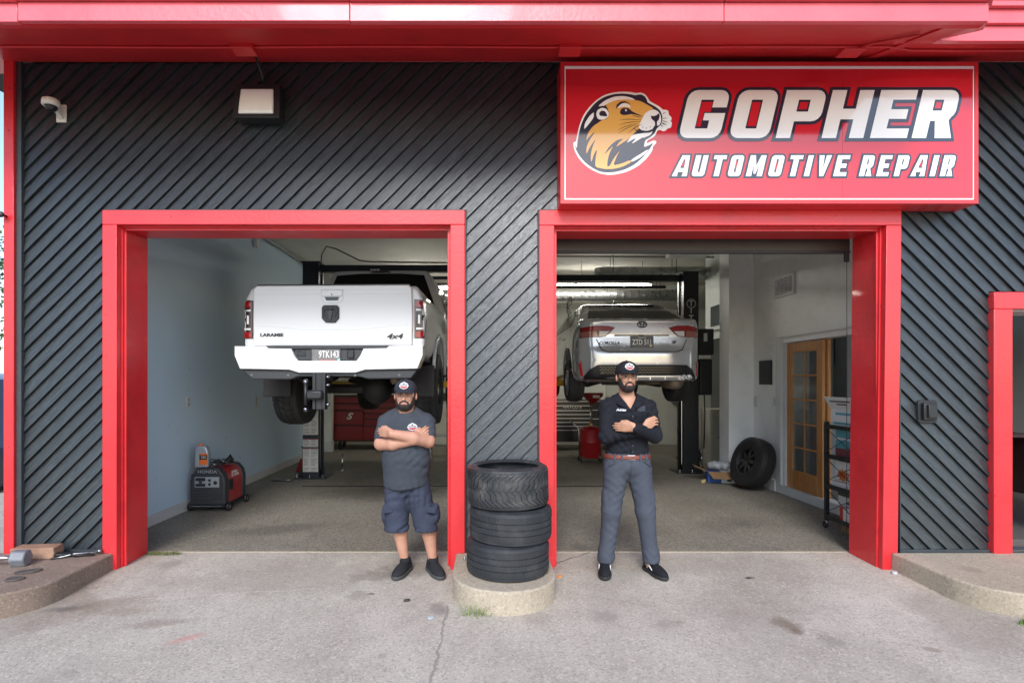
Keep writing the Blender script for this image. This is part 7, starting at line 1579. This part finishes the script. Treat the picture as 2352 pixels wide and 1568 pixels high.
vb = M('van_navy', (.02,.024,.05), .3, coat=.6)
MB().prism([(-2.4,.35),(2.4,.35),(2.5,.9),(2.2,1.15),(1.7,1.95),(1.4,2.05),(-2.3,2.05),(-2.4,1.9)], -.95, .95).build('body', vb, VN, bevel=.08, seg=3)
MB().prism([(1.75,1.2),(2.1,1.2),(1.72,1.85),(1.5,1.85)], -.96,-.945).build('side_window', tint_m, VN); MB().box(-2.3,1.3,-.965,-.951,1.15,1.9).build('white_panel', M('van_white', (.7,.7,.7), .4), VN); MB().box(-2.35,2.3,-.97,-.951,2.0,2.04).build('maroon_rail', M('van_maroon', (.12,.02,.04), .4), VN)
MB().prism([(.3,1.5),(.7,1.45),(1.0,1.6),(.9,1.8),(.5,1.85)], -.969,-.966).build('emblem_gold', gold_m, VN); MB().prism([(.35,1.4),(.8,1.38),(1.05,1.55),(.8,1.5)], -.971,-.9695).build('emblem_navy', navy_m, VN)
text('GOPHER', (-.5,-.968,1.30), .30, lab_m, VN, 'lettering', depth=.004, offset=.01, shear=.2); text('AUTOMOTIVE', (-.3,-.958,.98), .24, lab_m, VN, 'lettering', depth=.012, shear=.2)
for x in (-1.6,1.6): road_wheel('wheel', VN, 0,0,0,.34,.22,-1, trub_m, lugs=False).rotation_euler = (0,0,R(90)); bpy.data.objects[-1] if False else None
_k = 0
for o in VN.children:
    if o.name.startswith('wheel'): o.location = ((-1.6,-.86,.34),(1.6,-.86,.34))[_k]; _k += 1
# ------------------------------------------------------------------ inside the small doorway at right
ch_ = thing('office_chair', 'dark office chair dimly seen through the right-hand doorway', 'chair', (5.05,1.9,.115))
MB().box(4.8,5.3,1.7,2.2,.56,.66).build('seat', blk_m, ch_, bevel=.03); MB().box(4.8,5.3,2.15,2.24,.7,1.25).build('backrest', blk_m, ch_, bevel=.03); MB().cyl((5.05,1.95,.2),(5.05,1.95,.56),.03,n=12).build('column', chrome_m, ch_)
for i in range(5):
    a = 2*math.pi*i/5; MB().tube([(5.05,1.95,.2),(5.05+.28*math.cos(a),1.95+.28*math.sin(a),.16)], .02, 8).build('leg', blk_m, ch_, smooth=True); MB().cyl((5.05+.28*math.cos(a),1.95+.28*math.sin(a),.115),(5.05+.28*math.cos(a),1.95+.28*math.sin(a),.16),.025,n=10).build('caster', blk_m, ch_)
dk_ = thing('office_desk', 'dark red desk deep inside the right-hand doorway', 'desk', (6.2,2.6,.115))
MB().box(5.6,7.2,2.45,2.95,.86,.90).build('top', M('desk_dark', (.06,.03,.03), .5), dk_); MB().box(5.65,5.70,2.5,2.9,.1125,.859).build('side_panel', M('desk_dark', (.06,.03,.03), .5), dk_); MB().box(7.1,7.15,2.5,2.9,.1125,.859).build('side_panel', M('desk_dark', (.06,.03,.03), .5), dk_); MB().box(5.701,7.099,2.85,2.88,.3,.859).build('front_panel', M('desk_red', (.12,.02,.02), .5), dk_)
